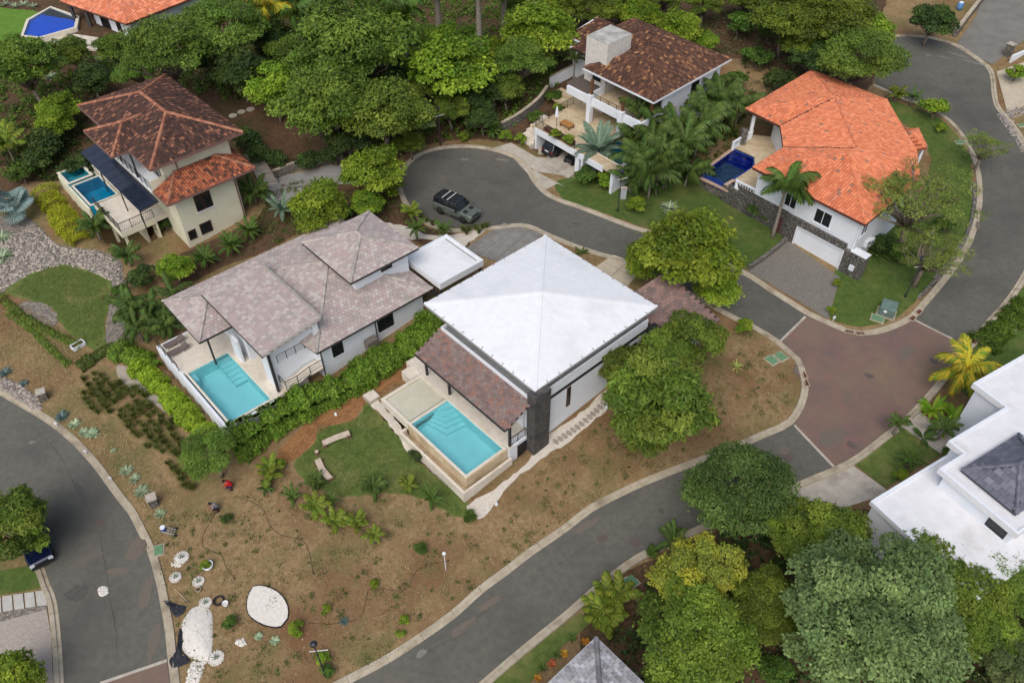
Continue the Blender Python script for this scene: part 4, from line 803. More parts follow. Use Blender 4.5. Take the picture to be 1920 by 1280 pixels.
# ------------------------------------------------------------------ orange-roofed villa (right)
H = empty('orange_roofed_villa', (34, 70, .8), 'angular villa with bright orange tile roof above a dark stone garage front', 'house')
zA, zR = 7.05, 9.3; kE, kR = (CAM_H - zA) / (CAM_H - 6.6), (CAM_H - zR) / (CAM_H - 8.8)
A_, B_, D_, E_, F_, G_, H_, I_, J_ = [(p[0] * kE, p[1] * kE, zA) for p in ((36.73,93.19),(43.3,85.6),(42.6,74.3),(40.9,68.7),(33.04,61.19),(24.7,71.09),(28.81,74.94),(29.59,79.58),(26.56,83.46))]
R1, R2, R3 = [(x * kR, y * kR, zR) for x, y in ((35.64, 81.87), (34.76, 71.02), (33.66, 70.09))]
palOr = [S(220,134,96), S(208,122,86), S(226,146,110), S(210,126,94), S(222,140,100), S(150,116,100)]
r = Roof(H, palOr, 0.3, 0.38, 'barrel', jit=.07, m=mat_col('orange_tiles', rough=.8, spec=.2, grain=.08, gscale=8, dirt=S(150,112,96), dscale=.8, dlo=.6, dhi=.74), under=mat('orange_underlay', S(150,84,60), rough=.9), wts=[5, 5, 4, 4, 4, .5])
r.face(J_, A_, R1); r.face(A_, B_, R1); r.face(B_, D_, R2, R1); r.face(D_, E_, R2); r.face(E_, F_, R3, R2); r.face(F_, G_, R3); r.face(G_, H_, R2, R3); r.face(H_, I_, R1, R2); r.face(I_, J_, R1)
for p, q in ((J_, R1), (A_, R1), (B_, R1), (R1, R2), (R2, R3), (E_, R2), (F_, R3), (G_, R3)): r.ridge(p, q, .14, palOr[:4])
r.done()
for p, q in ((I_, R1), (H_, R2)): mb = MB(); mb.bar((p[0], p[1], p[2] + .12), (q[0], q[1], q[2] + .1), .16, .05); mb.build('valley', mat('valley_brown', S(110,74,60), rough=.9), H)
gutter(H, [J_, A_, B_, D_, E_, F_, G_, H_, I_, J_], mat('brown_gutter', S(88,60,52), rough=.6), r=.08)
r = Roof(H, palOr, 0.36, 0.46, 'barrel', MATS['orange_tiles'], MATS['orange_underlay'], wts=[5, 5, 4, 4, 4, .5], name='porch_roof')
k = [(41.6,79.4,5.7),(43.6,81.0,5.6),(45.6,80.9,5.5),(45.1,76.8,5.5),(43.0,76.0,5.6)]; ka = (43.3, 78.5, 6.5)
r.face(k[3], k[2], ka); r.face(k[2], k[1], k[0], ka); r.face(k[4], k[3], ka, k[0]); r.ridge(k[2], ka); r.ridge(k[3], ka); r.done()
mb = MB(); mb.bar((44.9, 77.2, 1.0), (44.9, 77.2, 5.5), .25); mb.build('post', M_white, H); mb = MB(); mb.bar((45.2, 80.5, 1.0), (45.2, 80.5, 5.5), .25); mb.build('post', M_white, H)
def inset(P, d):
    n = len(P); out = []
    for i in range(n):
        a = np.array(P[i - 1][:2]); b = np.array(P[i][:2]); c = np.array(P[(i + 1) % n][:2]); e1 = (b - a) / np.linalg.norm(b - a); e2 = (c - b) / np.linalg.norm(c - b)
        n1 = np.array([e1[1], -e1[0]]); n2 = np.array([e2[1], -e2[0]]); m = n1 + n2; m = m / max(1 + n1 @ n2, .3); out.append(tuple(b + m * d))
    return out
wallp = inset([A_, B_, D_, E_, F_, G_, H_, I_, J_], .55)
mb = MB(); mb.prism([wallp[i] for i in (0, 1, 2, 3, 4, 5)] + [wallp[6], wallp[7], (29.9, 82.6), (33.0, 86.6)], 1.0, 7.0); mb.build('wall', M_white, H)
FD = frame(28.65, 65.67, -49.2, 40.8)              # u along the garage front, v into the house
mb = MB(); mb.fbox(FD, -1.3, 0, 0, .9, .2, 3.95); mb.fbox(FD, 5.42, 7.6, 0, .9, .2, 3.5); mb.fbox(FD, 0, 5.42, 0, .9, 3.25, 3.95); mb.fbox(FD, -7.6, -1.3, .3, .9, .5, 4.0); mb.build('stone_front', M_stonewall, H)
fpart(FD, H, 'stone_front_cap', [(6.0, 7.66, -.03, .95, 3.5, 3.58)], M_white)
e = fpart(FD, H, 'garage_door', [(.12, 5.3, .25, .32, .85, 3.14)], M_white)
for kz in range(1, 4): fpart(FD, e, 'door_panel', [(.2, 5.22, .225, .25, .88 + (kz - 1) * .76, .88 + kz * .76 - .03)], M_white) if False else None
e2 = [fpart(FD, H, 'door_panel', [(.18, 5.24, .22, .249, .87 + kz * .568, .87 + kz * .568 + .55)], M_white) for kz in range(4)]
fpart(FD, H, 'door_frame', [(0, .12, .0, .4, .8, 3.25), (5.3, 5.42, .0, .4, .8, 3.25), (.12, 5.3, .0, .4, 3.14, 3.25)], M_white)
fpart(FD, H, 'meter_box', [(6.4, 6.9, -.1, 0, 1.6, 2.2)], M_white)
def wwin(p, q, t0, t1, z0, z1, split=2):
    """window on the wall between two plan points"""
    p = np.array(p[:2]); q = np.array(q[:2]); L = np.linalg.norm(q - p); ang = math.degrees(math.atan2(*(q - p)[::-1])); Fw = frame(p[0], p[1], ang, ang + 90)
    return window(Fw, H, t0 * L, t1 * L, 0, 0, z0, z1, 'u', fm=M_white, split=split)
wwin(wallp[5], wallp[4], .30, .42, 4.5, 6.0); wwin(wallp[5], wallp[4], .60, .76, 4.4, 6.0); wwin(wallp[4], wallp[3], .08, .2, 4.6, 6.1); wwin(wallp[4], wallp[3], .6, .75, 4.4, 6.0)
mb = MB(); mb.bar((*wallp[4], .8), (*wallp[4], 6.9), .12); mb.build('downpipe', M_white, H)
# terrace, pool and balustrades
terr = [(20.6,75.2),(25.1,80.2),(28.0,83.0),(30.5,81.5),(29.6,77),(28.8,74.9),(26.5,72.0),(25.2,70.0),(23.6,72.0),(23.3,73.2)]
sheet('terrace_floor', straight([(23.9,73.7),(26.7,76.4),(27.1,78.3),(25.2,80.3),(27.9,83.2),(31.5,82.5),(31.0,77),(29.5,74.5),(26.6,71.6),(25.1,70.2)]), M_traver, 0, kind=None, parent=H, flat=3.5)
tf = [o for o in H.children if o.name.startswith('terrace_floor')][0]; tf.location = -H.location
mb = MB(); mb.prism([(23.95,73.7),(26.65,76.4),(27.05,78.3),(25.15,80.25),(27.9,83.15),(31.4,82.4),(30.9,77),(29.4,74.5),(26.6,71.7),(25.15,70.3)], .5, 3.48); mb.build('terrace_base', M_stonewall, H)
pb = [(20.9,75.2),(25.1,79.9),(26.9,78.2),(26.5,76.5),(23.6,73.8),(22.9,73.1)]
mb = MB(); mb.prism(pb, 1.6, 1.9); mb.build('pool_basin', M_navy, H); mb = MB(); mb.prism(inset(pb, -.25), .4, 2.48); mb.build('pool_plinth', M_stonegrey, H)
mw = MB(); n = len(pb)
for i in range(n):
    a = np.array(pb[i]); b = np.array(pb[(i + 1) % n]); d = (b - a) / np.linalg.norm(b - a); nn = np.array([d[1], -d[0]]) if True else 0; c = np.mean(pb, 0)
    if (c - a) @ nn > 0: nn = -nn
    mw.hexa([(*a, 2.5), (*b, 2.5), (*(b + nn * .22), 2.5), (*(a + nn * .22), 2.5)], [(*a, 3.42), (*b, 3.42), (*(b + nn * .22), 3.42), (*(a + nn * .22), 3.42)])
mw.build('pool_wall', M_navy, H)
mb = MB(); mb.poly([(*p, 3.34) for p in pb[::-1]]); mb.build('pool_water', W_blue, H)
for k_ in range(4): mb = MB(); s = .5 * k_; mb.prism([(25.0 - .1 + .0, 79.75), (26.8, 78.1), (26.6 - s * .35, 77.4 - s * .45), (24.5 - s * .35, 79.2 - s * .45)], 1.9, 3.05 - .25 * k_ - .003 * k_); mb.build('pool_step', M_navy, H)
mb = MB()
for a, b in (((20.6,75.3),(25.2,80.3)),):
    mb.bar((*a, 3.4), (*b, 3.4), .4, .15)
mb.bar((20.55, 75.0, 2.9), (23.2, 72.4, 2.9), .35, .2); mb.bar((22.8, 72.75, 3.42), (23.9, 73.7, 3.42), .4, .15); mb.build('pool_coping', mat('brick_coping', S(196,170,150), S(176,146,126), scale=3), H)
mb = MB(); mb.hexa([(22.6,72.9,.6),(25.2,69.9,.6),(25.6,70.3,.6),(23.1,73.3,.6)], [(22.6,72.9,3.45),(25.2,69.9,3.45),(25.6,70.3,3.45),(23.1,73.3,3.45)]); mb.build('terrace_wall', M_stonewall, H)
def balustrade(p, q, z):
    p = Vector((*p, z)); q = Vector((*q, z)); L = (q - p).length; mb = MB(); mb.bar(p + Vector((0, 0, .06)), q + Vector((0, 0, .06)), .22, .12); mb.bar(p + Vector((0, 0, .9)), q + Vector((0, 0, .9)), .24, .13)
    n = int(L / .3)
    for i in range(n): c = p + (q - p) * ((i + .5) / n); mb.lathe([(.05, .12), (.09, .3), (.05, .55), (.045, .84)], c, 6)
    for c in (p, q): mb.bar(c, c + Vector((0, 0, 1.0)), .24)
    mb.build('balustrade', M_white, H)
balustrade((23.7, 72.1), (25.7, 69.9), 3.5); balustrade((24.9, 79.9), (26.0, 81.0), 3.5); balustrade((26.5, 81.4), (27.6, 82.6), 3.5); balustrade((25.9, 69.7), (27.6, 68.2), 3.95)
mb = MB(); mb.bar((26.25, 81.2, 2.0), (26.25, 81.2, 5.3), .7); mb.build('stone_post', M_stonegrey, H); mb = MB(); mb.bar((27.3, 82.2, 3.5), (27.3, 82.2, 6.5), .35); mb.build('post', M_white, H)
fpart(FD, H, 'garden_door', [(-2.6, -1.8, .24, .3, 1.0, 3.0)], mat('maroon_door', S(92,56,58), rough=.6))
for k_, (pp, tt) in enumerate(((.30, 2.6), (.38, 2.3))):
    a = np.array(wallp[4]); b = np.array(wallp[3]); L = np.linalg.norm(b - a); d = (b - a) / L; nn = np.array([d[1], -d[0]]); c = a + d * (pp * L) + nn * .22
    mb = MB(); q = [c - d * .45 - nn * .18, c + d * .45 - nn * .18, c + d * .45 + nn * .18, c - d * .45 + nn * .18]; mb.prism([tuple(x) for x in q], tt, tt + .65); ac = mb.build('air_conditioner', M_white, H)
    mb = MB(); mb.lathe([(.24, 0), (.24, .02)], (0, 0, 0), 14); g2 = mb.build('fan_grille', M_gutter, None); g2.parent = ac; g2.matrix_parent_inverse = Matrix.Identity(4); g2.location = Vector((*(c + nn * .19), tt + .33)) - H.location; g2.rotation_euler = (R(90), 0, math.atan2(d[1], d[0]))
bank_wall('drive_wall', 'low rubble wall along the cobbled drive edge', [(1403,506),(1440,480),(1474,452)], .5, .35, M_stonegrey, cap=False)
bank_wall('retaining_wall', 'long low stone edging beside the pale kerb of the orange villa lawn', [(1722,560),(1765,515),(1797,472),(1818,425),(1826,380),(1826,345)], .22, .35, M_stonegrey, cap=False)

# ------------------------------------------------------------------ flat white house with slate hip (lower right)
F6 = frame(24.91, 32.11, 30.3, -59.7)
H = empty('flat_white_house', F6(8, 4, -.5), 'white flat-roofed house with parapets and a grey slate hip roof', 'house')
M_flat = mat('flat_white', S(230,230,232), S(218,218,220), scale=1.0, rough=.8, c3=S(184,181,176), s3=.35, lo3=.56, hi3=.8)
fpart(F6, H, 'lower_roof', [(0, 9.1, 0, 8.6, 3.7, 3.95)], M_flat); fpart(F6, H, 'lower_parapet', [(0, 9.1, 0, .22, 3.95, 4.12), (0, .22, .22, 8.6, 3.95, 4.12)], M_white)
fpart(F6, H, 'wall', [(.2, 9.0, .2, 8.4, -2, 3.7), (5.2, 21, 1.5, 6.9, 3.95, 5.5), (7.7, 21, .1, 1.5, -2, 5.5), (14.1, 21, -2.7, .1, -2, 5.5)], M_white)
up = [F6(*p)[:2] for p in ((4.8, 1.08), (7.4, 1.08), (7.4, -.2), (13.8, -.2), (13.8, -3.0), (24, -3.0), (24, 7.2), (4.8, 7.2))]
mb = MB(); mb.prism(up, 5.35, 5.75); mb.build('upper_roof', M_flat, H)
mb = MB(); upi = inset(up if True else up, .2)
a_ = sum(up[k][0] * up[(k + 1) % 8][1] - up[(k + 1) % 8][0] * up[k][1] for k in range(8)); upi = inset(up, .2 if a_ < 0 else -.2)
for k in range(8): k2 = (k + 1) % 8; mb.hexa([(*up[k], 5.752), (*up[k2], 5.752), (*upi[k2], 5.752), (*upi[k], 5.752)], [(*up[k], 5.86), (*up[k2], 5.86), (*upi[k2], 5.86), (*upi[k], 5.86)])
mb.build('upper_parapet', M_white, H)
palS = [S(108,110,122), S(98,100,112), S(118,120,132), S(104,106,118)]
M_slate = mat_col('slate', rough=.6, spec=.35, grain=.08, gscale=5)
zs, za = 6.05, 7.5; q = [F6(5.85, 2.0, zs), F6(5.85, 6.2, zs), F6(12.05, 6.2, zs), F6(12.05, 2.0, zs)]; n1, n2 = F6(8.2, 4.1, za), F6(9.7, 4.1, za)
mb = MB(); [slab_roof(mb, f_, .2) for f_ in ((q[0], q[1], n1), (q[1], q[2], n2, n1), (q[2], q[3], n2), (q[3], q[0], n1, n2))]; sr = mb.build('slate_roof', mat('slate_underlay', S(70,72,80)), H)
hb = fpart(F6, H, 'slate_roof_base', [(6.0, 11.9, 2.15, 6.05, 5.75, 5.9)], M_white)
# each slate in view is a piece of its own
def slates(face, tw, tl):
    t = MB(); roof_plane(t, face, tw, tl, palS, 'flat', None, .045, seed=3); n = len(t.f) // 4
    for i in range(n):
        s = MB(); s.v = t.v[i * 8:i * 8 + 8]; s.f = [[w - i * 8 for w in f_] for f_ in t.f[i * 4:i * 4 + 4]]; s.c = t.c[i * 4:i * 4 + 4]; s.build('slate', M_slate, sr)
slates((q[0], q[1], n1), .55, .42); slates((q[3], q[0], n1, n2), .55, .42)
t = MB(); roof_plane(t, (q[1], q[2], n2, n1), .55, .42, palS, 'flat', None, .045); roof_plane(t, (q[2], q[3], n2), .55, .42, palS, 'flat', None, .045); t.build('slates', M_slate, sr, kind='stuff')
t = MB()
for p_, q_ in ((q[0], n1), (q[1], n1), (n1, n2), (q[2], n2), (q[3], n2)): ridge(t, (p_[0], p_[1], p_[2] + .05), (q_[0], q_[1], q_[2] + .05), palS, .13, .35)
t.build('ridge_slates', M_slate, sr, kind='stuff')
fpart(F6, H, 'stone_panel', [(9.6, 10.9, -.02, .1, -.5, 3.2)], mat('stacked_stone', S(150,156,158), S(196,198,196), scale=6, rough=.8))
window(F6, H, 5.2, 0, 5.2, 6.6, 4.15, 5.1, 'v', fm=M_black, sill=False)
for k, (pu, pv) in enumerate(((10.2, -.0), (14.5, -2.0))): pass
# ------------------------------------------------------------------ corner of a tiled house (bottom edge)
d1 = 222.7; F7 = frame(5.22, 22.73, 222.7, -47.4)
H = empty('pale_tiled_house', F7(4.5, 4.5, -2.5), 'corner of a house with stained pale tiles at the bottom edge', 'house')
r = Roof(H, [S(186,184,184), S(170,168,170), S(196,196,200), S(160,158,158)], .34, .34, 'flat', mat_col('stained_tiles', rough=.85, grain=.12, gscale=5, dirt=S(110,106,104), dscale=.9, dlo=.52, dhi=.72), uG)
q = [F7(0, 0, 3), F7(0, 9, 3), F7(9, 9, 3), F7(9, 0, 3)]; ap = F7(4.5, 4.5, 5.0)
for k in range(4): r.face(q[k], q[(k + 1) % 4], ap); r.ridge(q[k], ap, .15, [S(150,148,150), S(130,128,130)])
r.done(); gutter(H, q + [q[0]], M_white, r=.09); fpart(F7, H, 'wall', [(.7, 8.3, .7, 8.3, -4, 2.85)], M_white); window(F7, H, .7, 0, 2, 3.5, .2, 1.8, 'v', fm=M_black)
# ------------------------------------------------------------------ upper left villa with blue pool
H = empty('upper_orange_villa', (-55, 117, 3.3), 'villa with orange tile roof beside the deep blue pool at the top left', 'house')
c0, c1, c2, c3 = (-64.65, 115.9, 6.2), (-52.5, 108.0, 6.2), (-43.5, 121.0, 6.2), (-55.6, 129.0, 6.2); t1, t2 = (-55.8, 116.2, 9.0), (-52.2, 121.0, 9.0)
r = Roof(H, [S(222,140,104), S(210,126,92), S(232,152,118), S(204,130,104)], .4, .5, 'barrel', M_tiles_clean, MATS['orange_underlay'])
r.face(c0, c1, t1); r.face(c1, c2, t2, t1); r.face(c2, c3, t2); r.face(c3, c0, t1, t2)
for a, b in ((c0, t1), (c1, t1), (t1, t2), (c2, t2), (c3, t2)): r.ridge(a, b)
r.done(); gutter(H, [c0, c1, c2, c3, c0], M_brownfr)
wp = inset([c0, c1, c2, c3], -.9) if False else [(-61.0, 116.0), (-52.9, 110.0), (-45.0, 120.8), (-55.4, 127.6)]
mb = MB(); mb.prism([(-60.0, 114.6), (-52.8, 109.6), (-45.0, 120.8), (-55.4, 127.6)], 2.0, 6.1); mb.build('wall', M_white, H)
Fw = frame(-60.0, 114.6, math.degrees(math.atan2(-5.0, 7.2)), math.degrees(math.atan2(-5.0, 7.2)) + 90)
window(Fw, H, 1.5, 3.6, 0, 0, 3.4, 5.6, 'u', fm=M_black, split=2); window(Fw, H, 5.2, 6.3, 0, 0, 3.8, 5.4, 'u', fm=M_black)
for p in ((-63.4, 115.6), (-60.5, 113.7)): mb = MB(); mb.bar((*p, 2.5), (*p, 6.1), .4); mb.build('post', mat('dark_stone', S(72,70,68)), H)
mb = MB(); mb.prism([(-66.0,109.5),(-60.5,112.5),(-56,109.0),(-57,106.5),(-62,107.5)], 1.0, 3.35); mb.build('terrace', M_deckstone, H)
pb = [(-68.3,109.8),(-69.8,115.0),(-68.6,119.6),(-63.4,116.0),(-62.3,112.5),(-65.8,109.2)]
mb = MB(); mb.prism(pb, 1.6, 3.62); mb.build('pool_basin', M_royal, H)
mb = MB(); n = len(pb); c = np.mean(pb, 0)
for i in range(n):
    a = np.array(pb[i]); b = np.array(pb[(i + 1) % n]); oa = a + (a - c) / np.linalg.norm(a - c) * .5; ob = b + (b - c) / np.linalg.norm(b - c) * .5
    mb.hexa([(*oa, 1), (*ob, 1), (*b, 1), (*a, 1)], [(*oa, 3.98), (*ob, 3.98), (*b, 3.98), (*a, 3.98)])
mb.build('pool_coping', M_coping, H); mb = MB(); mb.poly([(*p, 3.88) for p in pb[::-1]]); mb.build('pool_water', W_royal, H)
# ------------------------------------------------------------------ villa glimpsed behind the palms at the top
p = ray(935, -8, 6); H = empty('cream_house', (p[0], p[1] + 3, 5), 'cream walled house glimpsed behind the tall palms at the top edge', 'house')
Fv = frame(p[0] - 7, p[1] + 1, 5, 95)
fpart(Fv, H, 'wall', [(0, 14, 0, 6, 4, 8.5)], M_cream); window(Fv, H, 8.5, 10.0, 0, 0, 6.0, 7.6, 'u', fm=M_white, split=2); window(Fv, H, 3.5, 5.0, 0, 0, 6.0, 7.6, 'u', fm=M_white, split=2)
fpart(Fv, H, 'roof', [(-.5, 14.5, -.5, 6.5, 8.5, 8.8)], M_deckstone)
# ------------------------------------------------------------------ vegetation
M_leaf = mat_col('leaves', rough=0.55, spec=0.25, trans=0.28, hue=0.012)
M_bark = mat('bark', S(140,128,116), S(104,92,80), scale=4, rough=.95, bump=.03)
M_palmtrunk = mat('palm_trunk', S(150,142,132), S(120,110,100), scale=5, rough=.9)
def leaf_quads(P, N, size, aspect, rg, cols, droop=0.0, fold=0.0):
    """diamond leaves at points P facing N"""
    n = len(P); N = N / np.linalg.norm(N, axis=1)[:, None]
    t = rg.normal(size=(n, 3)); t[:, 2] -= droop; t -= N * (t * N).sum(1)[:, None]; t /= np.linalg.norm(t, axis=1)[:, None]; b = np.cross(N, t)
    L = size * rg.uniform(.5, 1.4, n)[:, None]; Wd = L * aspect
    V = np.stack([P - t * L * .5, P - b * Wd * .5 + t * L * .05, P + t * L * .5 - N * L * fold, P + b * Wd * .5 + t * L * .05], 1).reshape(-1, 3)
    return V, np.arange(4 * n).reshape(-1, 4), cols
def pick(pal, wts, n, rg):
    pal = np.array([c[:3] for c in pal]); w = np.array(wts or [1] * len(pal), float); return pal[rg.choice(len(pal), n, p=w / w.sum())]
def crown_mesh(name, seed, R0, flat, nclump, nleaf, size, aspect, pal, wts=None, droop=.3, spread=.9, csize=(.26, .42), gap=.15, low=-.35, shell=(.45, .88), twig=0):
    """crown = clumps of leaves spread through an uneven volume; each clump has its own tint"""
    rg = np.random.default_rng(seed); C = []; Rr = []
    lob = rg.normal(size=(5, 3)); lob /= np.linalg.norm(lob, axis=1)[:, None]
    tries = 0
    while len(C) < nclump and tries < 5000:
        tries += 1
        d = rg.normal(size=3); d /= np.linalg.norm(d)
        if d[2] < low: continue
        r = rg.uniform(*shell) * (0.82 + .3 * max(0, (lob @ d).max() - .5) * 1.4)
        c = d * r * np.array([1, 1, flat]); s = rg.uniform(*csize)
        if C and min(np.linalg.norm(c - q) for q in C) < s * (.55 if tries < 3000 else .3): continue
        C.append(c); Rr.append(s)
    C = np.array(C) * R0; Rr = np.array(Rr) * R0; w = Rr ** 2; w /= w.sum(); k = rg.choice(len(C), nleaf, p=w)
    d = rg.normal(size=(nleaf, 3)); stray = np.where(rg.random(nleaf) < .1, rg.uniform(1.0, 1.45, nleaf), 1.0); d[:, 2] = np.where(d[:, 2] < -.2, -d[:, 2] * rg.uniform(.2, 1, nleaf), d[:, 2]); d /= np.linalg.norm(d, axis=1)[:, None]
    rad = stray * Rr[k] * rg.uniform(.5, 1.0, nleaf) ** .6 * (1 + .25 * np.sin(d[:, 0] * 7 + k) * np.cos(d[:, 1] * 6 + k * 2))
    P = C[k] + d * rad[:, None] * np.array([1, 1, .72])
    N = d * .55 + np.array([0, 0, .75]) + rg.normal(size=(nleaf, 3)) * .45
    tint = rg.uniform(.74, 1.24, len(C)); base = pick(pal, wts, len(C), rg); col = base[k] * .55 + pick(pal, wts, nleaf, rg) * .45
    col = col * (tint[k] * rg.uniform(.8, 1.2, nleaf))[:, None]
    V, Q, c = leaf_quads(P, N, size, aspect, rg, col, droop, .12)
    return np_mesh(name, V, Q, c), C, Rr
def trunk_mesh(name, C, Rr, R0, base_h, seed, thick=.06, pale=False):
    rg = random.Random(seed); mb = MB(); r0 = R0 * thick
    fork = Vector((rg.uniform(-.1, .1) * R0, rg.uniform(-.1, .1) * R0, base_h * .5))
    mb.tube([(0, 0, -.4), (r0 * .3, 0, base_h * .2), tuple(fork)], [r0 * 1.35, r0, r0 * .8], 7)
    order = sorted(range(len(C)), key=lambda i: rg.random())[:34]
    for i in order:
        c = Vector(C[i]) + Vector((0, 0, base_h)); mid = fork.lerp(c, .5) + Vector((rg.uniform(-.12, .12) * R0, rg.uniform(-.12, .12) * R0, rg.uniform(-.05, .1) * R0))
        mb.tube([tuple(fork), tuple(mid), tuple(c)], [r0 * .45, r0 * .25, r0 * .1], 5)
        for _ in range(3): q = c + Vector((rg.gauss(0, 1), rg.gauss(0, 1), rg.gauss(.5, .8))).normalized() * (Rr[i] * 1.0); mb.tube([tuple(mid.lerp(c, .6)), tuple(c.lerp(q, .4)), tuple(q)], [r0 * .13, r0 * .09, r0 * .03], 4, cap=False)
    return mb.mesh(name, smooth=True)
PROTO = {}
def proto(key, R0, k, flat, pal, wts=None, nclump=26, nleaf=11000, size=.3, aspect=.5, variants=2, seed=1, **kw):
    """tree pattern: R0 crown radius, k crown centre height in radii"""
    PROTO[key] = (R0, k, flat, [])
    for v in range(variants):
        me, C, Rr = crown_mesh(key + '_crown', seed * 10 + v, R0, flat, nclump, nleaf, size, aspect, pal, wts, **kw); me.materials.append(M_leaf)
        me.transform(Matrix.Translation((0, 0, k * R0)))
        tm = trunk_mesh(key + '_trunk', C, Rr, R0, k * R0, seed + v); tm.materials.append(M_bark)
        PROTO[key][3].append((me, tm))
LIME = [S(134,158,44), S(110,140,36), S(156,174,58), S(94,126,36)]
OLIVE = [S(112,140,50), S(96,124,46), S(132,154,60), S(86,110,42)]
DARK = [S(64,88,42), S(76,100,46), S(54,76,40), S(90,110,52)]
MANGO = [S(100,126,44), S(118,142,52), S(84,110,40), S(140,152,62)]
GREY = [S(124,144,88), S(108,130,76), S(140,158,96), S(96,116,70)]
YELL = [S(176,172,54), S(152,156,56), S(190,184,72), S(122,138,58)]
proto('lime', 3.2, 1.15, .8, LIME, seed=2, nleaf=12000, size=.3, aspect=.55, nclump=30)
proto('olive', 4.5, 1.2, .72, OLIVE, seed=3, nleaf=20000, size=.3, aspect=.5, nclump=46, csize=(.18, .34), variants=3)
proto('feather', 4.5, 1.2, .6, [S(108,140,54), S(92,122,48), S(128,152,64)], seed=4, nleaf=24000, size=.24, aspect=.4, nclump=50, csize=(.15, .3), droop=.6)
proto('dark', 3.2, 1.0, .85, DARK, seed=5, nleaf=14000, size=.26, aspect=.55, nclump=34, csize=(.22, .36), shell=(.5, .8))
proto('dome', 4.0, 1.05, .85, [S(78,100,46), S(92,114,54), S(68,90,42), S(104,124,60)], seed=6, nleaf=36000, size=.2, aspect=.5, nclump=70, csize=(.18, .28), shell=(.62, .84), variants=1)
proto('mango', 3.6, 1.2, .9, MANGO, seed=7, nleaf=17000, size=.4, aspect=.3, nclump=40, csize=(.2, .34), droop=1.1, variants=3)
proto('grey', 6.0, 1.1, .62, GREY, seed=8, nleaf=52000, size=.24, aspect=.6, nclump=85, csize=(.13, .25), shell=(.35, .92), variants=2)
proto('broad', 5.0, 1.1, .65, [S(114,136,46), S(98,120,42), S(134,150,54), S(84,104,40)], seed=9, nleaf=36000, size=.25, aspect=.5, nclump=64, csize=(.15, .28), variants=2)
proto('yellow', 3.6, 1.4, .7, YELL, wts=[3, 3, 2, 3], seed=10, nleaf=16000, size=.2, aspect=.6, nclump=44, csize=(.14, .26), shell=(.4, .95), variants=1)
proto('sparse', 5.0, 1.05, .5, [S(124,148,66), S(106,132,58), S(146,164,76)], seed=11, nleaf=7500, size=.17, aspect=.5, nclump=60, csize=(.08, .17), shell=(.3, 1.0), variants=1)
proto('shrub', 1.3, .7, .8, [S(88,118,44), S(72,102,40), S(108,134,54)], seed=12, nleaf=2600, size=.2, aspect=.5, nclump=14, low=-.1)
proto('limeshrub', 1.1, .65, .8, LIME, seed=13, nleaf=2200, size=.2, aspect=.5, nclump=12, low=-.1)
proto('darkshrub', 1.4, .65, .75, DARK, seed=14, nleaf=2800, size=.2, aspect=.5, nclump=14, low=-.1)
_cnt = {}
def depth_of(p): return p[1] * math.cos(_t) + (CAM_H - p[2]) * math.sin(_t)
def tree(name, label, cx, cy, rpx, key, group=None, cat='tree', sz=1.0, rot=None, squash=1.0):
    """tree whose crown fills rpx pixels round (cx, cy); its foot stands on the land below the crown"""
    R0, k, flat, var = PROTO[key]; Rm = R0; b = None
    for _ in range(4):
        b = at(cx, cy, k * Rm * sz); Rm = rpx * depth_of((b[0], b[1], b[2] + k * Rm * sz)) / CAM_F
    i = _cnt.get(key, 0); _cnt[key] = i + 1; me, tm = var[i % len(var)]
    e = empty(name, b, label, cat, group); s = Rm / R0; e.scale = (s, s * squash, s * sz); e.rotation_euler = (0, 0, rot if rot is not None else (i * 2.399) % 6.28)
    link('trunk' if cat == 'tree' else 'stem', tm, None, e); link('crown' if cat == 'tree' else 'foliage', me, None, e)
    return e
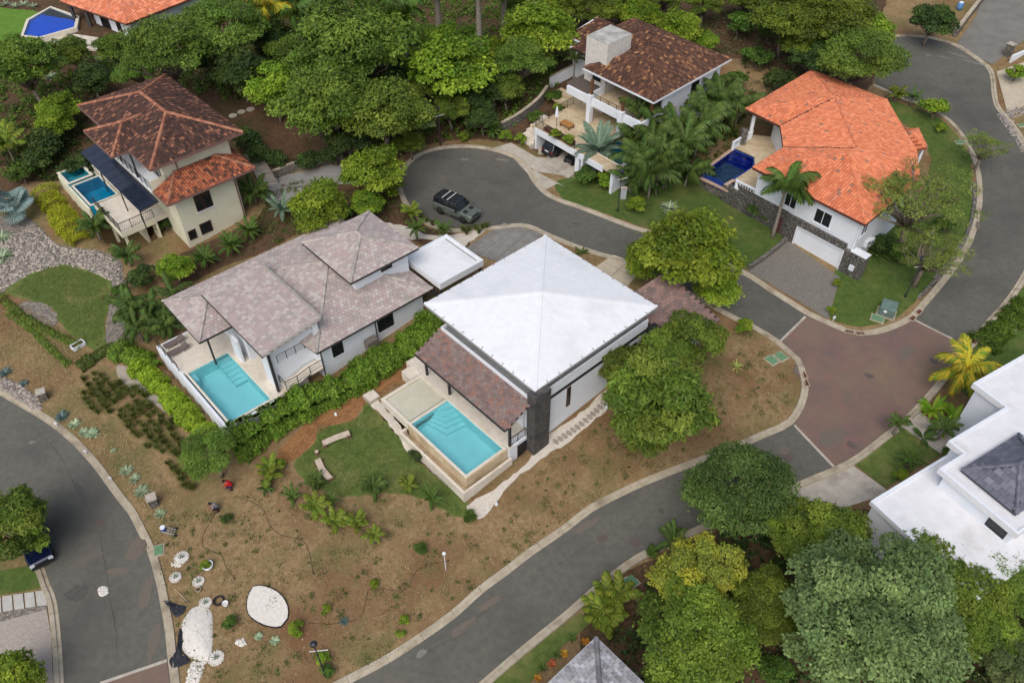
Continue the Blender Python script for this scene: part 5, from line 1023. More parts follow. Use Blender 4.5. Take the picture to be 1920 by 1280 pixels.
T = [
 ('olive_tree','rounded olive-green tree at the left edge beside the upper lawn',48,128,74,'olive'),
 ('olive_tree','small spreading tree between the upper lawn and the stone terrace',132,98,44,'olive'),
 ('round_tree','dense mid-green dome just behind the dark mottled villa roof',172,152,42,'dark'),
 ('feathery_tree','wide feathery tree hiding the corner of the upper orange roof',318,92,104,'feather'),
 ('feathery_tree','feathery tree spreading right of the upper orange roof',415,55,90,'feather'),
 ('round_tree','compact dark green dome tree above the dusty yard',452,134,62,'dark'),
 ('lime_tree','bright green tree leaning over the dusty yard',514,172,54,'lime'),
 ('olive_tree','very large olive-green tree filling the top of the wood',668,78,120,'olive'),
 ('olive_tree','large spreading tree in front of the wood, right of the dusty yard',612,205,100,'olive'),
 ('olive_tree','broad tree at the foot of the wood above the cul-de-sac',715,212,92,'olive'),
 ('olive_tree','dark lower tree between wood and drive',650,262,55,'dark'),
 ('greyish_tree','small grey-green tree at the right foot of the wood',782,222,44,'grey'),
 ('lime_tree','vivid green tree with a full crown above the cul-de-sac',852,132,80,'lime'),
 ('lime_tree','vivid green tree behind the fuller one above the cul-de-sac',822,80,44,'lime'),
 ('dark_shrub_tree','dark climbing thicket with pale flowers left of the terrace villa',925,165,46,'dark'),
 ('olive_tree','low yellowish-green tree between the tall palm trunks',880,72,28,'lime'),
 ('lime_tree','yellow-green tree on the slope just left of the tower',1010,60,72,'lime'),
 ('feathery_tree','feathery tree below the yellow-green one on the slope',978,112,66,'feather'),
 ('olive_tree','tree rising behind the terrace villa at the top edge',1105,12,58,'broad'),
 ('lime_tree','bright tree behind the left half of the brown ridge',1165,14,44,'lime'),
 ('lime_tree','light green tree right behind the brown roof',1278,55,42,'lime'),
 ('lime_tree','smaller light tree beside the scrubby slope behind the brown roof',1322,78,26,'lime'),
 ('olive_tree','dense tree at the top edge above the scrubby slope',1245,-6,46,'broad'),
 ('olive_tree','dark spreading tree at the top edge right of the scrubby slope',1478,22,84,'broad'),
 ('olive_tree','tall tree with yellowish tips at the top right wood',1560,38,92,'broad'),
 ('feathery_tree','feathery tree overhanging the road behind the orange roof',1612,108,84,'feather'),
 ('lime_tree','light green crown at the road bend behind the orange roof',1640,62,38,'lime'),
 ('dark_tree','low dark rounded tree beside the upper lane',1748,42,46,'dark'),
 ('lime_tree','bright lime tree between drive and cul-de-sac',702,322,58,'lime'),
 ('lime_tree','bright spreading tree behind the grey upper roof',592,392,58,'lime'),
 ('lime_tree','lower bright green tree right of the villa drive bed',690,382,32,'lime'),
 ('lime_tree','young lime tree at the foot of the cream villa',328,502,34,'lime'),
 ('lime_tree','large bright tree overhanging the upper road beside the white pyramid roof',1285,470,92,'lime'),
 ('lime_tree','lower bright crown beside the road right of the tiled wing',1348,540,44,'lime'),
 ('lime_tree','bright crown touching the edge of the white pyramid roof',1208,488,40,'lime'),
 ('mango_tree','glossy green tree overhanging the tiled entrance wing',1304,640,62,'mango'),
 ('mango_tree','glossy tree in the middle of the corner lot group',1245,672,66,'mango'),
 ('mango_tree','biggest glossy tree on the corner lot beside the white wall',1238,752,108,'mango'),
 ('mango_tree','smaller glossy tree against the white house wall',1184,692,58,'mango'),
 ('sparse_tree','thin-leaved grey-branched tree beside the orange roof',1724,372,126,'sparse'),
 ('sparse_tree','thin-leaved tree overhanging the right kerb below the grey-branched one',1745,470,84,'sparse'),
 ('sparse_tree','open thin tree leaning over the right-hand road',1848,275,52,'sparse'),
 ('dome_tree','dense dark dome tree beside the lower road',1382,925,108,'dome'),
 ('broad_tree','mixed green tree between dark dome and flat white roof',1548,1005,104,'broad'),
 ('pale_tree','huge pale grey-green tree in the lower right corner',1640,1165,190,'grey'),
 ('yellow_tree','tree with bright yellow crown above the lower road',1318,1085,92,'yellow'),
 ('broad_tree','large green tree at the bottom edge under the yellow crown',1300,1205,135,'broad'),
 ('broad_tree','green tree filling the gap between yellow crown and pale tree',1440,1140,85,'broad'),
 ('olive_tree','loose tree standing against the flat white roof',1740,1090,100,'olive'),
 ('broad_tree','fuller tree right of the loose one against the flat white roof',1820,1118,92,'broad'),
 ('broad_tree','green tree between the pale trees at the right edge',1850,1190,80,'broad'),
 ('dark_tree','dark feathery tree at the right edge below the flat roof',1890,1085,80,'feather'),
 ('pale_tree','pale tree in the bottom right corner',1900,1245,75,'grey'),
 ('olive_tree','yellowish tree over the parked blue car at the left edge',20,985,82,'mango'),
 ('lime_tree','young leafy tree at the bottom left corner',25,1275,55,'lime'),
 ('feathery_tree','blue-green feathery tree at the end of the long hedge',398,848,62,'feather'),
 ('lime_tree','bright tree left of the dark villa roof above the red flowers',112,205,38,'lime'),
 ('lime_tree','light green tree left of the dark villa roof near the grey path',100,235,36,'lime'),
 ('young_tree','young spindly tree on the corner lot near the green lids',1395,612,20,'limeshrub'),
 ('round_tree','dark bush-like tree at the top left wood edge',500,70,52,'dark'),
 ('olive_tree','olive tree at the top edge left of the palms',590,20,56,'olive'),
 ('olive_tree','tree filling the wood edge above the terrace villa drive',905,225,34,'dark'),
 ('lime_tree','yellow-green tree at the top edge behind the tower',1060,10,44,'lime'),
 ('olive_tree','tree in the middle of the wood behind the two big ones',600,120,66,'olive'),
 ('dark_tree','dark tree under the largest wood crown',720,150,58,'dark'),
 ('olive_tree','tree at the wood top between two tall palms',778,75,46,'olive'),
 ('broad_tree','green tree behind the vivid one at the wood right',800,165,48,'broad'),
 ('feathery_tree','feathery tree between dome tree and upper orange roof',255,130,46,'feather'),
 ('dark_tree','dark tree at the left foot of the wood',575,165,44,'dark'),
 ('lime_tree','bright tree under the cream house at the top',928,128,30,'lime'),
 ('olive_tree','olive tree at the top edge above the tower slope',970,20,44,'olive'),
 ('broad_tree','broad tree behind the orange roof apex',1500,75,54,'broad'),
 ('olive_tree','olive tree at the top edge above the brown ridge',1320,6,44,'broad'),
 ('dark_tree','dark tree at the very top left of the wood',450,20,44,'dark'),
 ('olive_tree','olive tree right of the tall dark trunk on the wood edge',845,205,40,'olive'),
 ('broad_tree','broad tree on the lot between drive and wood',770,268,34,'broad'),
 ('olive_tree','olive tree hugging the left flank of the wood',545,100,50,'olive'),
 ('dark_tree','dark tree above the round dome tree',400,105,46,'dark'),
 ('olive_tree','tree over the stone terrace by the upper orange roof',215,95,40,'olive'),
 ('feathery_tree','feathery tree low in the wood behind the vivid tree',780,125,50,'feather'),
 ('dark_tree','dark thicket between vivid tree and retaining wall',890,190,42,'dark'),
 ('olive_tree','tree on the slope above the stone retaining wall',950,170,40,'olive'),
 ('broad_tree','tree crowding the top edge behind the tower',1030,-5,50,'broad'),
 ('lime_tree','light tree between brown ridge and scrub',1210,30,34,'lime'),
 ('dark_tree','dark tree at the top edge over the scrub',1400,-5,50,'broad'),
 ('dark_tree','dark tree below the top right wood beside the scrub',1520,110,48,'dark'),
]
for t_ in T: tree(*t_)
for t_ in [('mango_tree','low skirt of glossy foliage below the biggest glossy tree',1215,815,48,'mango')]: tree(*t_)
# shrubs: (label, x, y, r, pattern)
SH = [('dark bush left of the cream villa pergola',95,272,42,'darkshrub'),('dark bush with red flowers left of the spa pool',70,300,36,'darkshrub'),('dark bush above the spa pool',150,315,34,'darkshrub'),('green bush below the left edge palm',40,325,30,'shrub'),
 ('round clipped bush beside the lawn lamp post',1196,386,22,'limeshrub'),('yellow-green bush at the road bend right of the orange roof',1752,205,30,'limeshrub'),('small yellow bush on the lawn right of the orange roof',1764,242,13,'limeshrub'),
 ('bushy plant at the foot of the thin-leaved tree',1690,478,26,'shrub'),('leafy bush against the right wall of the orange villa',1655,455,24,'darkshrub'),('bush at the kerb below the thin-leaved tree',1775,420,24,'shrub'),
 ('dark bush beside the dusty yard stair',480,292,30,'darkshrub'),('dark bush at the left of the villa drive',520,300,26,'darkshrub'),('low dark bush along the dusty yard',575,302,26,'darkshrub'),('low dark bush right of the dusty yard',620,296,24,'darkshrub'),
 ('bush behind the cream villa lower roof',470,262,30,'darkshrub'),('bushy shrub between drive and grey roof',640,400,26,'shrub'),('bright shrub in the bed beside the cul-de-sac',735,355,26,'limeshrub'),
 ('shrub at the wood edge near the cul-de-sac kerb',868,258,12,'limeshrub'),('yellow shrub at the foot of the stone retaining wall',948,256,14,'limeshrub'),('clipped hedge bush on the slope by the retaining wall',1005,222,20,'shrub'),('clipped bush above the terrace steps',1040,182,18,'shrub'),
 ('shrub against the white wall of the grey-roofed house',655,648,15,'darkshrub'),('shrub near the corner pipe of the grey-roofed house',770,580,14,'darkshrub'),
 ('yellow shrub on the brown soil near the log seats',525,870,15,'limeshrub'),('small dark bush on the bare soil below the workers',425,972,13,'darkshrub'),('small bright shrub on the bare soil beside the white gravel bed',612,1142,12,'limeshrub'),
 ('bright shrub by the lower kerb with a yellow flower',760,1162,12,'limeshrub'),('yellow-tipped shrub by the lower kerb',752,1188,11,'limeshrub'),('low bright bush under the bottom lamp post',605,1235,16,'limeshrub'),('green bush at the bottom lamp foot',612,1258,16,'shrub'),
 ('sparse shrub on the soil left of the white gravel bed stones',555,1180,18,'limeshrub'),('weedy shrub near the tall stake',790,1030,14,'shrub'),('thin shrub on the soil under the small palms',700,1095,12,'limeshrub'),
 ('green bush in the round white pot',385,1060,12,'limeshrub'),('bush by the gravel pile',430,1165,16,'shrub'),('shrub at the lower pool corner',880,970,14,'shrub'),('low bush near the infinity pool wall',780,855,16,'darkshrub'),
 ('leafy shrub on the corner lot slope',1340,790,14,'shrub'),('bush left of the mango trunk',1190,830,18,'darkshrub'),('dark bush below the cream villa deck',262,520,30,'darkshrub'),('vine-covered pillar at the cream villa corner',312,420,20,'darkshrub'),
 ('purple-flowering bush at the bottom of the tree group',1448,1255,34,'shrub'),('low bush by the utility lid under the yellow crown',1225,1035,16,'shrub'),('green bush at the edge of the gravel garden',225,545,16,'shrub'),('bush beside the cobbled drive edge',1568,530,10,'limeshrub'),('bright bush lower on the cobbled drive edge',1558,582,10,'limeshrub'),
 ('broad bush at the right edge by the road',1905,140,22,'limeshrub'),('bush along the flat white house lawn',1780,850,16,'shrub'),('yellowish bush against the flat white house wall',1688,890,16,'limeshrub'),('bush behind the orange ridge at the scrub edge',1460,150,30,'darkshrub'),('scrub bush on the slope behind the orange roof',1420,110,30,'shrub'),('scrub bush higher on the slope',1385,45,34,'shrub'),('dark scrub bush at the slope top',1410,10,36,'darkshrub'),('scrub bush near the top right trees',1440,60,28,'shrub'),('scrub bush behind the long palm row',1380,150,26,'shrub'),('bush in the wood under the tall trunks',930,95,30,'limeshrub'),('bush in the wood between the palm trunks',870,95,26,'shrub'),('dark bush at the wood edge with orange flowers',510,105,34,'darkshrub'),
 ('bush on the terrace villa slope beside the white wall',1048,205,14,'limeshrub'),('low hedge bush left of the stone retaining wall',975,262,14,'limeshrub')]
for lb, x, y, r_, k_ in SH: tree('shrub', lb, x, y, r_, k_, cat='shrub')
# hedges -----------------------------------------------------------
def hedge(name, label, pix, width, height, pal, n, size=.22, seed=0, wts=None):
    L = np.array(smooth_line(gp(pix), step=.5)); rg = np.random.default_rng(seed); d = np.gradient(L, axis=0); d /= np.linalg.norm(d, axis=1)[:, None]
    k = rg.integers(0, len(L), n); th = rg.uniform(-.15, 1.15, n) * math.pi; bump = .8 + .2 * np.sin(k * .9 + 1) * np.cos(k * .37) + .1 * np.sin(k * 2.3)
    rr = rg.uniform(.7, 1.05, n) * bump; off = np.cos(th) * width / 2 * rr; zz = np.clip(np.sin(th), -.05, 1) ** .6 * height * rr * (rg.uniform(.6, 1, n) ** .3)
    nrm = np.column_stack([-d[k, 1], d[k, 0]]); xy = L[k] + nrm * off[:, None] + d[k] * rg.uniform(-.3, .3, n)[:, None]
    o = np.array([L[0][0], L[0][1], h(*L[0])]); P = np.column_stack([xy, hN(xy[:, 0], xy[:, 1]) + np.maximum(zz, .05)]) - o
    N = np.column_stack([nrm * np.cos(th)[:, None], np.sin(th) + .4]) + rg.normal(size=(n, 3)) * .5
    cl = rg.uniform(.8, 1.2, len(L) * 3); col = pick(pal, wts, n, rg) * (cl[(k * 3 + (th * 2).astype(int)) % len(cl)] * rg.uniform(.8, 1.2, n))[:, None]
    V, Q, c = leaf_quads(P, N, size, .55, rg, col, .2, .1); e = empty(name, tuple(o), label, 'hedge'); link('foliage', np_mesh('hedge_leaves', V, Q, c), M_leaf, e)
    mb = MB()
    for i in range(0, len(L), 3): mb.tube([(L[i][0] - o[0], L[i][1] - o[1], h(*L[i]) - o[2] - .2), (L[i][0] - o[0] + .1, L[i][1] - o[1], h(*L[i]) - o[2] + height * .7)], [.05, .03], 5)
    link('stems', mb.mesh('hedge_stems'), M_bark, e, kind='stuff'); return e
HG = [S(118,146,46), S(100,130,40), S(136,158,58), S(84,112,38)]
hedge('hedge', 'long leafy hedge between the two pools', [(812,622),(770,655),(715,690),(650,735),(590,760),(530,795),(470,835),(445,850)], 3.3, 2.5, HG, 46000, seed=1, wts=[4, 3, 2, 2])
hedge('hedge', 'bright yellow-green hedge below the grey house deck', [(262,690),(290,715),(325,752),(360,790),(385,815)], 2.3, 1.1, [S(146,172,40), S(124,154,36), S(162,184,60)], 12000, seed=2)
hedge('hedge', 'yellow-green hedge curving below the cream villa spa', [(85,365),(108,395),(128,425),(152,455)], 3.2, 1.4, [S(166,170,36), S(146,156,34), S(180,182,54)], 14000, size=.16, seed=3)
hedge('hedge', 'leafy green hedge between deck wall and gravel path', [(225,660),(260,675),(290,690)], 2.4, 1.2, [S(110,142,44), S(90,122,40), S(130,158,56)], 6000, seed=4)
hedge('hedge', 'plant hedge inside the brown terrace planter', [(1036,262),(1060,271),(1083,281)], .9, .9, [S(120,146,40), S(100,130,36)], 2200, seed=5) if False else None
hedge('hedge', 'dark low hedge along the navy pool wall', [(1318,345),(1345,362),(1370,382)], 1.2, .9, DARK, 3600, seed=6)
hedge('hedge', 'dense green ground hedge behind the flat white roof corner', [(1840,650),(1880,615),(1925,575)], 3.0, .8, [S(92,124,40), S(78,108,36), S(110,138,48)], 8000, seed=7)
hedge('hedge', 'rough grassy hedge on the bank above the left road', [(0,558),(40,590),(75,615),(110,632),(150,650)], 1.0, .6, OLIVE, 3600, size=.16, seed=8)
hedge('hedge', 'grassy dark hedge clump where bank and deck hedge meet', [(155,690),(180,672),(210,655)], 1.3, .9, [S(84,100,44), S(98,112,52)], 3600, size=.2, seed=9)
hedge('hedge', 'lower grassy hedge line along the dry bank', [(20,590),(60,620),(95,655),(128,685)], .8, .45, OLIVE, 2600, size=.15, seed=10)
# ------------------------------------------------------------------ palms, agaves, tufts
def frond_mesh(name, L, lw, pal, seed, rise=.5, droop=.9, n=34, hang=.35, fwd=.55, lwid=.09, wts=None):
    """feather frond along +x: a rib with leaflets to both sides"""
    rg = np.random.default_rng(seed); V = []; Q = []; C = []
    pos = lambda t: np.array([L * (t - .12 * t * t * droop), 0, L * (rise * t - droop * .75 * t * t)])
    for i in range(8):
        a, b = pos(i / 8), pos((i + 1) / 8); w = .045 * (1 - i / 9); k = len(V); V += [a + [0, -w, .01], a + [0, w, .01], b + [0, w, .01], b + [0, -w, .01]]; Q.append([k, k + 1, k + 2, k + 3]); C.append(np.array(pal[0][:3]) * 1.1)
    for i in range(n):
        t = .12 + .88 * i / (n - 1); p = pos(t); ln = lw * (math.sin(math.pi * (.12 + .80 * t)) ** .7)
        for s in (-1, 1):
            d = np.array([fwd + .5 * t, s * (1 - .35 * t), 0]); d /= np.linalg.norm(d); d = d * ln * rg.uniform(.85, 1.1); dn = np.array([0, 0, -hang * ln * rg.uniform(.6, 1.5)])
            m = p + d * .5 + dn * .25 + [0, 0, .05 * ln]; e = p + d + dn; ax = np.array([1, 0, 0]) * lwid / 2; k = len(V)
            V += [p - ax, p + ax, m + ax * 1.2, m - ax * 1.2, e]; c = pick(pal, wts, 1, rg)[0] * rg.uniform(.8, 1.2)
            Q += [[k, k + 1, k + 2, k + 3], [k + 3, k + 2, k + 4, k + 4]]; C += [c, c * .96]
    V = np.array(V); F = [q if q[2] != q[3] else q[:3] for q in Q]
    me = bpy.data.meshes.new(name); me.from_pydata([tuple(v) for v in V], [], [[int(x) for x in f] for f in F]); a = me.attributes.new('Col', 'FLOAT_COLOR', 'FACE'); arr = np.ones((len(F), 4), np.float32); arr[:, :3] = np.array(C); a.data.foreach_set('color', arr.ravel()); me.materials.append(M_leaf); me.update(); return me
PALMG = [S(84,112,46), S(70,98,42), S(104,128,54)]; ARECA = [S(108,130,44), S(88,112,40), S(148,154,54)]; GOLD = [S(186,170,50), S(204,180,60), S(136,154,52), S(120,148,52)]; SILV = [S(122,146,122), S(106,132,110), S(138,158,132)]; DEEP = [S(84,108,50), S(70,94,44), S(104,124,58)]
FR = {'areca': [frond_mesh('areca_frond', 1.0, .34, ARECA, 1, .75, .8, 26, .35, lwid=.075), frond_mesh('areca_frond', 1.0, .34, ARECA, 2, 1.0, .7, 26, .3, lwid=.075)],
      'deep': [frond_mesh('palm_frond', 1.0, .25, DEEP, 3, .75, 1.0, 36, .75, lwid=.042), frond_mesh('palm_frond', 1.0, .25, DEEP, 4, 1.05, .9, 36, .7, lwid=.042)],
      'coco': [frond_mesh('coconut_frond', 1.0, .30, PALMG, 5, .42, .85, 34, .8, lwid=.05), frond_mesh('coconut_frond', 1.0, .30, PALMG, 6, .75, .95, 34, .8, lwid=.05)],
      'gold': [frond_mesh('golden_frond', 1.0, .27, GOLD, 7, .4, .85, 34, .8, lwid=.05), frond_mesh('golden_frond', 1.0, .27, GOLD, 8, .8, .9, 34, .7, lwid=.05)],
      'date': [frond_mesh('date_frond', 1.0, .2, PALMG, 9, .55, .8, 34, .3, lwid=.04), frond_mesh('date_frond', 1.0, .2, PALMG, 10, .95, .75, 34, .3, lwid=.04)],
      'silver': [frond_mesh('silver_frond', 1.0, .22, SILV, 11, .5, .75, 40, .2, lwid=.045), frond_mesh('silver_frond', 1.0, .22, SILV, 12, .95, .6, 40, .2, lwid=.045)]}
def palm(label, cx, cy, kind, Lpx, nf, trunk, group=None, name='palm', stems=1, r=.1, rise_mix=.5, lean=0.0):
    """palm whose crown heart is seen at (cx, cy); Lpx: frond reach in pixels; trunk: height of the heart in metres"""
    b = at(cx, cy, trunk); s = Lpx * depth_of((b[0], b[1], b[2] + trunk)) / CAM_F; rg = random.Random(int(cx * 7 + cy)); e = empty(name, b, label, 'palm', group)
    for k in range(stems):
        o = Vector((0, 0, 0)) if stems == 1 else Vector((rg.uniform(-.28, .28) * s, rg.uniform(-.28, .28) * s, 0)); hh = trunk * (1 if stems == 1 else rg.uniform(.55, 1.15))
        mb = MB(); tp = o + Vector((lean * rg.uniform(-.3, .3), 0, hh)); m = 6 if trunk > 2 else 2
        pts = [o * .5 + (tp - o * .5) * (i / m) for i in range(m + 1)]; pts[0].z -= .3
        mb.tube([tuple(p) for p in pts], [r * (1.35 - .5 * i / m) for i in range(m + 1)], 7); link('trunk', mb.mesh('palm_trunk', smooth=True), M_palmtrunk if trunk > 1.5 else M_bark, e)
        n = nf if stems == 1 else max(6, nf // 2)
        for i in range(n):
            young = i >= n * (1 - rise_mix); f = link('frond', FR[kind][1 if young else 0], None, e); f.location = tp
            f.rotation_euler = (rg.uniform(-.25, .25), rg.uniform(-.15, .2) - (.35 if young else 0), i * 2.399 + rg.uniform(-.3, .3)); q = s * rg.uniform(.85, 1.1); f.scale = (q, q, q)
    return e
PL = [('golden coconut palm beside the flat white roof',1812,690,'gold',66,15,3.0),
 ('coconut palm in front of the orange villa garage',1476,345,'coco',58,13,6.4),
 ('silvery-blue palm standing over the terrace villa pool',1122,282,'silver',52,26,2.2),
 ('coconut palm with drooping yellow frond at the top left',500,8,'gold',62,12,7.0),
 ('coconut palm behind the large olive tree at the top',548,22,'coco',48,12,6.0),
 ('tall royal palm left of the three trunks at the top edge',752,14,'coco',52,14,11.0),
 ('tall royal palm with pale trunk above the lime tree',818,-22,'coco',52,14,10.0),
 ('tall royal palm with the thickest pale trunk at the top',896,-28,'coco',52,14,11.0),
 ('tall royal palm nearest the cream house',944,-30,'coco',48,14,9.0),
 ('palm at the left edge below the grey path',12,272,'areca',44,12,2.5),
 ('palm half hidden below the cream villa deck hedge',178,425,'deep',36,14,1.6),
 ('palm growing under the cream villa deck corner',238,480,'deep',34,14,1.4),
 ('leftmost of the round palms along the cream wall',384,486,'date',30,22,1.0),
 ('middle of the round palms along the cream wall',432,460,'date',30,22,1.0),
 ('rightmost of the round palms along the cream wall',466,432,'date',27,22,1.0),
 ('dark palm beside the stair of the cream villa',476,362,'deep',38,16,1.5),
 ('pale palm between stair and bright tree',528,392,'silver',30,16,1.3),
 ('small palm behind the bright tree by the villa drive',600,352,'date',24,16,1.2),
 ('palm at the left of the white grit bed',780,428,'date',24,18,1.6),
 ('palm at the right of the white grit bed beside the parked car',830,430,'date',23,18,1.4),
 ('palm in the bed beside the cul-de-sac kerb',770,398,'areca',22,14,.9),
 ('low palm at the foot of the wood by the retaining wall',922,245,'date',26,18,.8),
 ('leaning palm in front of the flat white house door',1772,800,'deep',34,9,1.6),
 ('dark palm on the small square lawn',1686,792,'deep',26,11,1.6),
 ('palm on the small square lawn nearest the white wall',1706,862,'date',30,14,1.0),
 ('palm frond clump at the kerb under the dark dome tree',1262,1015,'deep',40,12,1.0),
 ('low palm left of the clipped round bush',1236,345,'date',28,16,.9),
 ('palm beside the navy pool hedge',1400,372,'deep',24,12,.8),
 ('small palm by the road bend near the orange roof',1712,182,'date',22,14,1.2),
 ('spiky palm by the road bend behind the orange roof',1682,178,'areca',20,12,1.0),
 ('small bright palm in the upper left bed',128,150,'areca',18,9,1.0),
 ('palm in front of the white block tower',1078,110,'deep',22,10,3.5)]
for lb, x, y, k_, Lp, nf, tr in PL: palm(lb, x, y, k_, Lp, nf, tr, r=.36 if 'royal' in lb else (.16 if tr > 5 else .1))
# clumping palms ------------------------------------------------------
AR = [(1205,215),(1245,190),(1290,175),(1330,165),(1225,255),(1270,235),(1315,210),(1352,190),(1200,300),(1240,290),(1285,268),(1312,240),(1385,180),(1185,325),(1222,325),(1255,308),(1285,315),(1190,262),(1215,180)]
ORD = ['first','second','third','fourth','fifth','sixth','seventh','eighth','ninth','tenth','eleventh','twelfth','thirteenth','fourteenth','fifteenth','sixteenth','seventeenth','eighteenth','nineteenth','twentieth','twenty-first','twenty-second','twenty-third','twenty-fourth','twenty-fifth']
AR.sort(); SMALLSORT = True
names = ['first','second','third','fourth','fifth','sixth','seventh','eighth','ninth','tenth']
for i, (x, y) in enumerate(AR): palm(f'drooping dark palm {ORD[i]} from the left in the row beside the navy pool', x, y, 'deep', (52, 46, 58)[i % 3], 15, 2.2 + .9 * (i % 4), 'palms between the two villas', stems=1 + (i % 3 == 0))
SMALL = [(497,915),(548,930),(592,905),(622,938),(628,980),(662,970),(700,915),(700,1003),(765,905),(808,935),(590,950),(505,880)]; SMALL.sort()
for i, (x, y) in enumerate(SMALL): palm(f'young yellow-green palm, {ORD[i]} from the left in the band below the pool lawn', x, y, ('areca', 'areca', 'date')[i % 3] if i % 4 else 'deep', (20, 30, 25, 33, 23)[i % 5], (9, 13, 11)[i % 3], (.5, 1.0, .8, 1.3)[i % 4], 'young palms below the pool lawn', stems=1 + (i % 3 == 1), rise_mix=(.4, .6, .75)[i % 3])
LEFT = [(248,590),(285,575),(262,615),(235,560),(300,600),(320,560)]; LEFT.sort()
for i, (x, y) in enumerate(LEFT): palm(f'dark leafy palm, {ORD[i]} from the left in the clump beside the grey tiled roof', x, y, 'deep', 44, 14, 1.8, 'palm clump left of the grey roof', stems=2)
for lb, x, y in (('leafy golden palm clump at the kerb above the pale tiled corner',1150,1112),('larger golden palm clump beside the pale tiled corner',1128,1152)): palm(lb, x, y, 'areca', 42, 16, 1.2, stems=3)
# broad-leaved heliconias --------------------------------------------
def blade_plant(label, cx, cy, Rpx, n, pal, width=.16, hgt=1.0, seed=0, name='leafy_plant', cat='plant', group=None, up=1.0, each=True):
    """upright broad or spiky leaves from one heart; large leaves are parts"""
    b = at(cx, cy, hgt * .4); s = Rpx * depth_of(b) / CAM_F; rg = np.random.default_rng(seed + int(cx)); e = empty(name, b, label, cat, group)
    mb = MB()
    for i in range(n):
        a = i * 2.399 + rg.uniform(-.3, .3); el = rg.uniform(.15, 1.0) * up; L = s * rg.uniform(.8, 1.15); c = pick(pal, None, 1, rg)[0] * rg.uniform(.8, 1.2); w = L * width
        d = np.array([math.cos(a), math.sin(a)]); sd = np.array([-d[1], d[0], 0]); m = mb if not each else MB(); m.cur = tuple(c)
        P = [np.array([*(d * L * t * (1 - .25 * el)), L * el * (t - .55 * t * t * (1.2 - el * .5)) + .02]) for t in (0, .35, .7, 1.0)]; ww = (.25 * w, w, .8 * w, .02 * w)
        for j in range(3): m.poly([P[j] - sd * ww[j] / 2, P[j + 1] - sd * ww[j + 1] / 2, P[j + 1] + sd * ww[j + 1] / 2, P[j] + sd * ww[j] / 2])
        if each: link('leaf', m.mesh('leaf'), M_leaf, e)
    if not each: link('leaves', mb.mesh('leaves'), M_leaf, e)
    return e
BRIGHT = [S(132,166,40), S(112,150,38), S(156,180,56)]
for lb, x, y, r_ in (('bright broad-leaved clump by the kerb of the flat white house',1752,762,34),('bright broad-leaved clump behind the kerb one',1790,780,36),('bright broad-leaved clump at the flat white wall',1770,795,30)): blade_plant(lb, x, y, r_, 26, BRIGHT, .2, 1.4, up=1.3)
blade_plant('dark broad-leaved banana plant before the flat white house', 1735, 815, 34, 9, DEEP, .28, 1.2)
blade_plant('broad-leaved green clump against the orange villa side wall', 1648, 468, 34, 24, DEEP, .18, 1.2)
blade_plant('leafy plant at the eave of the white pyramid roof', 1090, 468, 18, 16, DEEP, .2, .9)
blade_plant('variegated rosette plant on the corner lot', 1382, 685, 17, 18, [S(170,176,90), S(120,140,60), S(196,198,120)], .14, .6)
blade_plant('green leafy plant at the planter end of the terrace', 1068, 262, 14, 14, BRIGHT, .16, 5.4 * 0 + .6) if False else None
for i, (x, y, c) in enumerate(((1098,1200,'orange'),(1058,1222,'yellow'),(1035,1242,'red'),(1008,1268,'orange'))):
    blade_plant(('orange croton nearest the pale tiled corner','yellow croton in the bed of the pale tiled house','red croton in the bed of the pale tiled house','orange croton lowest in the bed of the pale tiled house')[i], x, y, 10, 26, [S(206,140,40), S(220,170,60)] if c != 'red' else [S(190,96,60), S(206,130,80)], .3, .6, each=False)
for i, (x, y) in enumerate(((1072,1195),(1045,1225),(1018,1250))): blade_plant(f'spiky green plant, {ORD[i]} from the top in the bed of the pale tiled house', x, y, 14, 22, PALMG, .1, .5, each=False, group='spiky bed plants')
blade_plant('dark red-leaved plant at the lawn edge by the gravel garden', 218, 550, 14, 30, [S(110,44,60), S(130,60,70)], .2, .6, each=False); blade_plant('red-leaved plant left of the darker one by the lawn', 198, 560, 11, 24, [S(124,50,66), S(100,40,54)], .2, .5, each=False)
AG = [S(168,186,150), S(148,168,132), S(186,200,168)]
for i, (lb, x, y, r_) in enumerate((('blue-green agave highest on the left bank',117,780,14),('round pale agave second on the left bank',140,795,12),('pale agave of the touching pair, left one',157,810,11),('pale agave of the touching pair, right one',173,813,14),('tiny agave alone on the left bank',212,844,6),
   ('pale agave above the lower stone pillar, upper one',237,882,14),('pale agave above the lower stone pillar, middle one',253,897,12),('pale agave just above the lower stone pillar',266,920,15),('pale agave just below the lower stone pillar',300,962,12),
   ('blue agave at the far left of the gravel bank',10,698,13),('small blue agave right of the far left one',45,718,9),('large round pale agave at the left edge',4,482,20),('pale spiky agave above the left edge one',2,445,18),
   ('silvery round agave on the orange villa lawn',1255,390,18),('dark agave on the bare soil near the lower kerb',645,1163,9),('thin pale agave left of the bottom lamp',515,1200,10),('thin pale agave near the gravel stones',485,1192,9),('pale agave in the upper left bed',95,145,13),('pale agave beside the upper left path',90,110,11),('pale agave near the stone terrace path',188,112,12))):
    blade_plant(lb, x, y, r_ * 1.15, 64, AG if 'dark' not in lb and 'blue' not in lb else [S(110,136,132), S(92,118,118)], .13, .35, name='agave', cat='agave', each=False, up=.95)
for i, x in enumerate((10,28,45,62)): blade_plant(f'pale agave, {ORD[i]} from the left along the top left lawn', x, 8 + (i % 2) * 4, 13, 40, AG, .1, .4, name='agave', cat='agave', group='agaves along the top lawn', each=False)
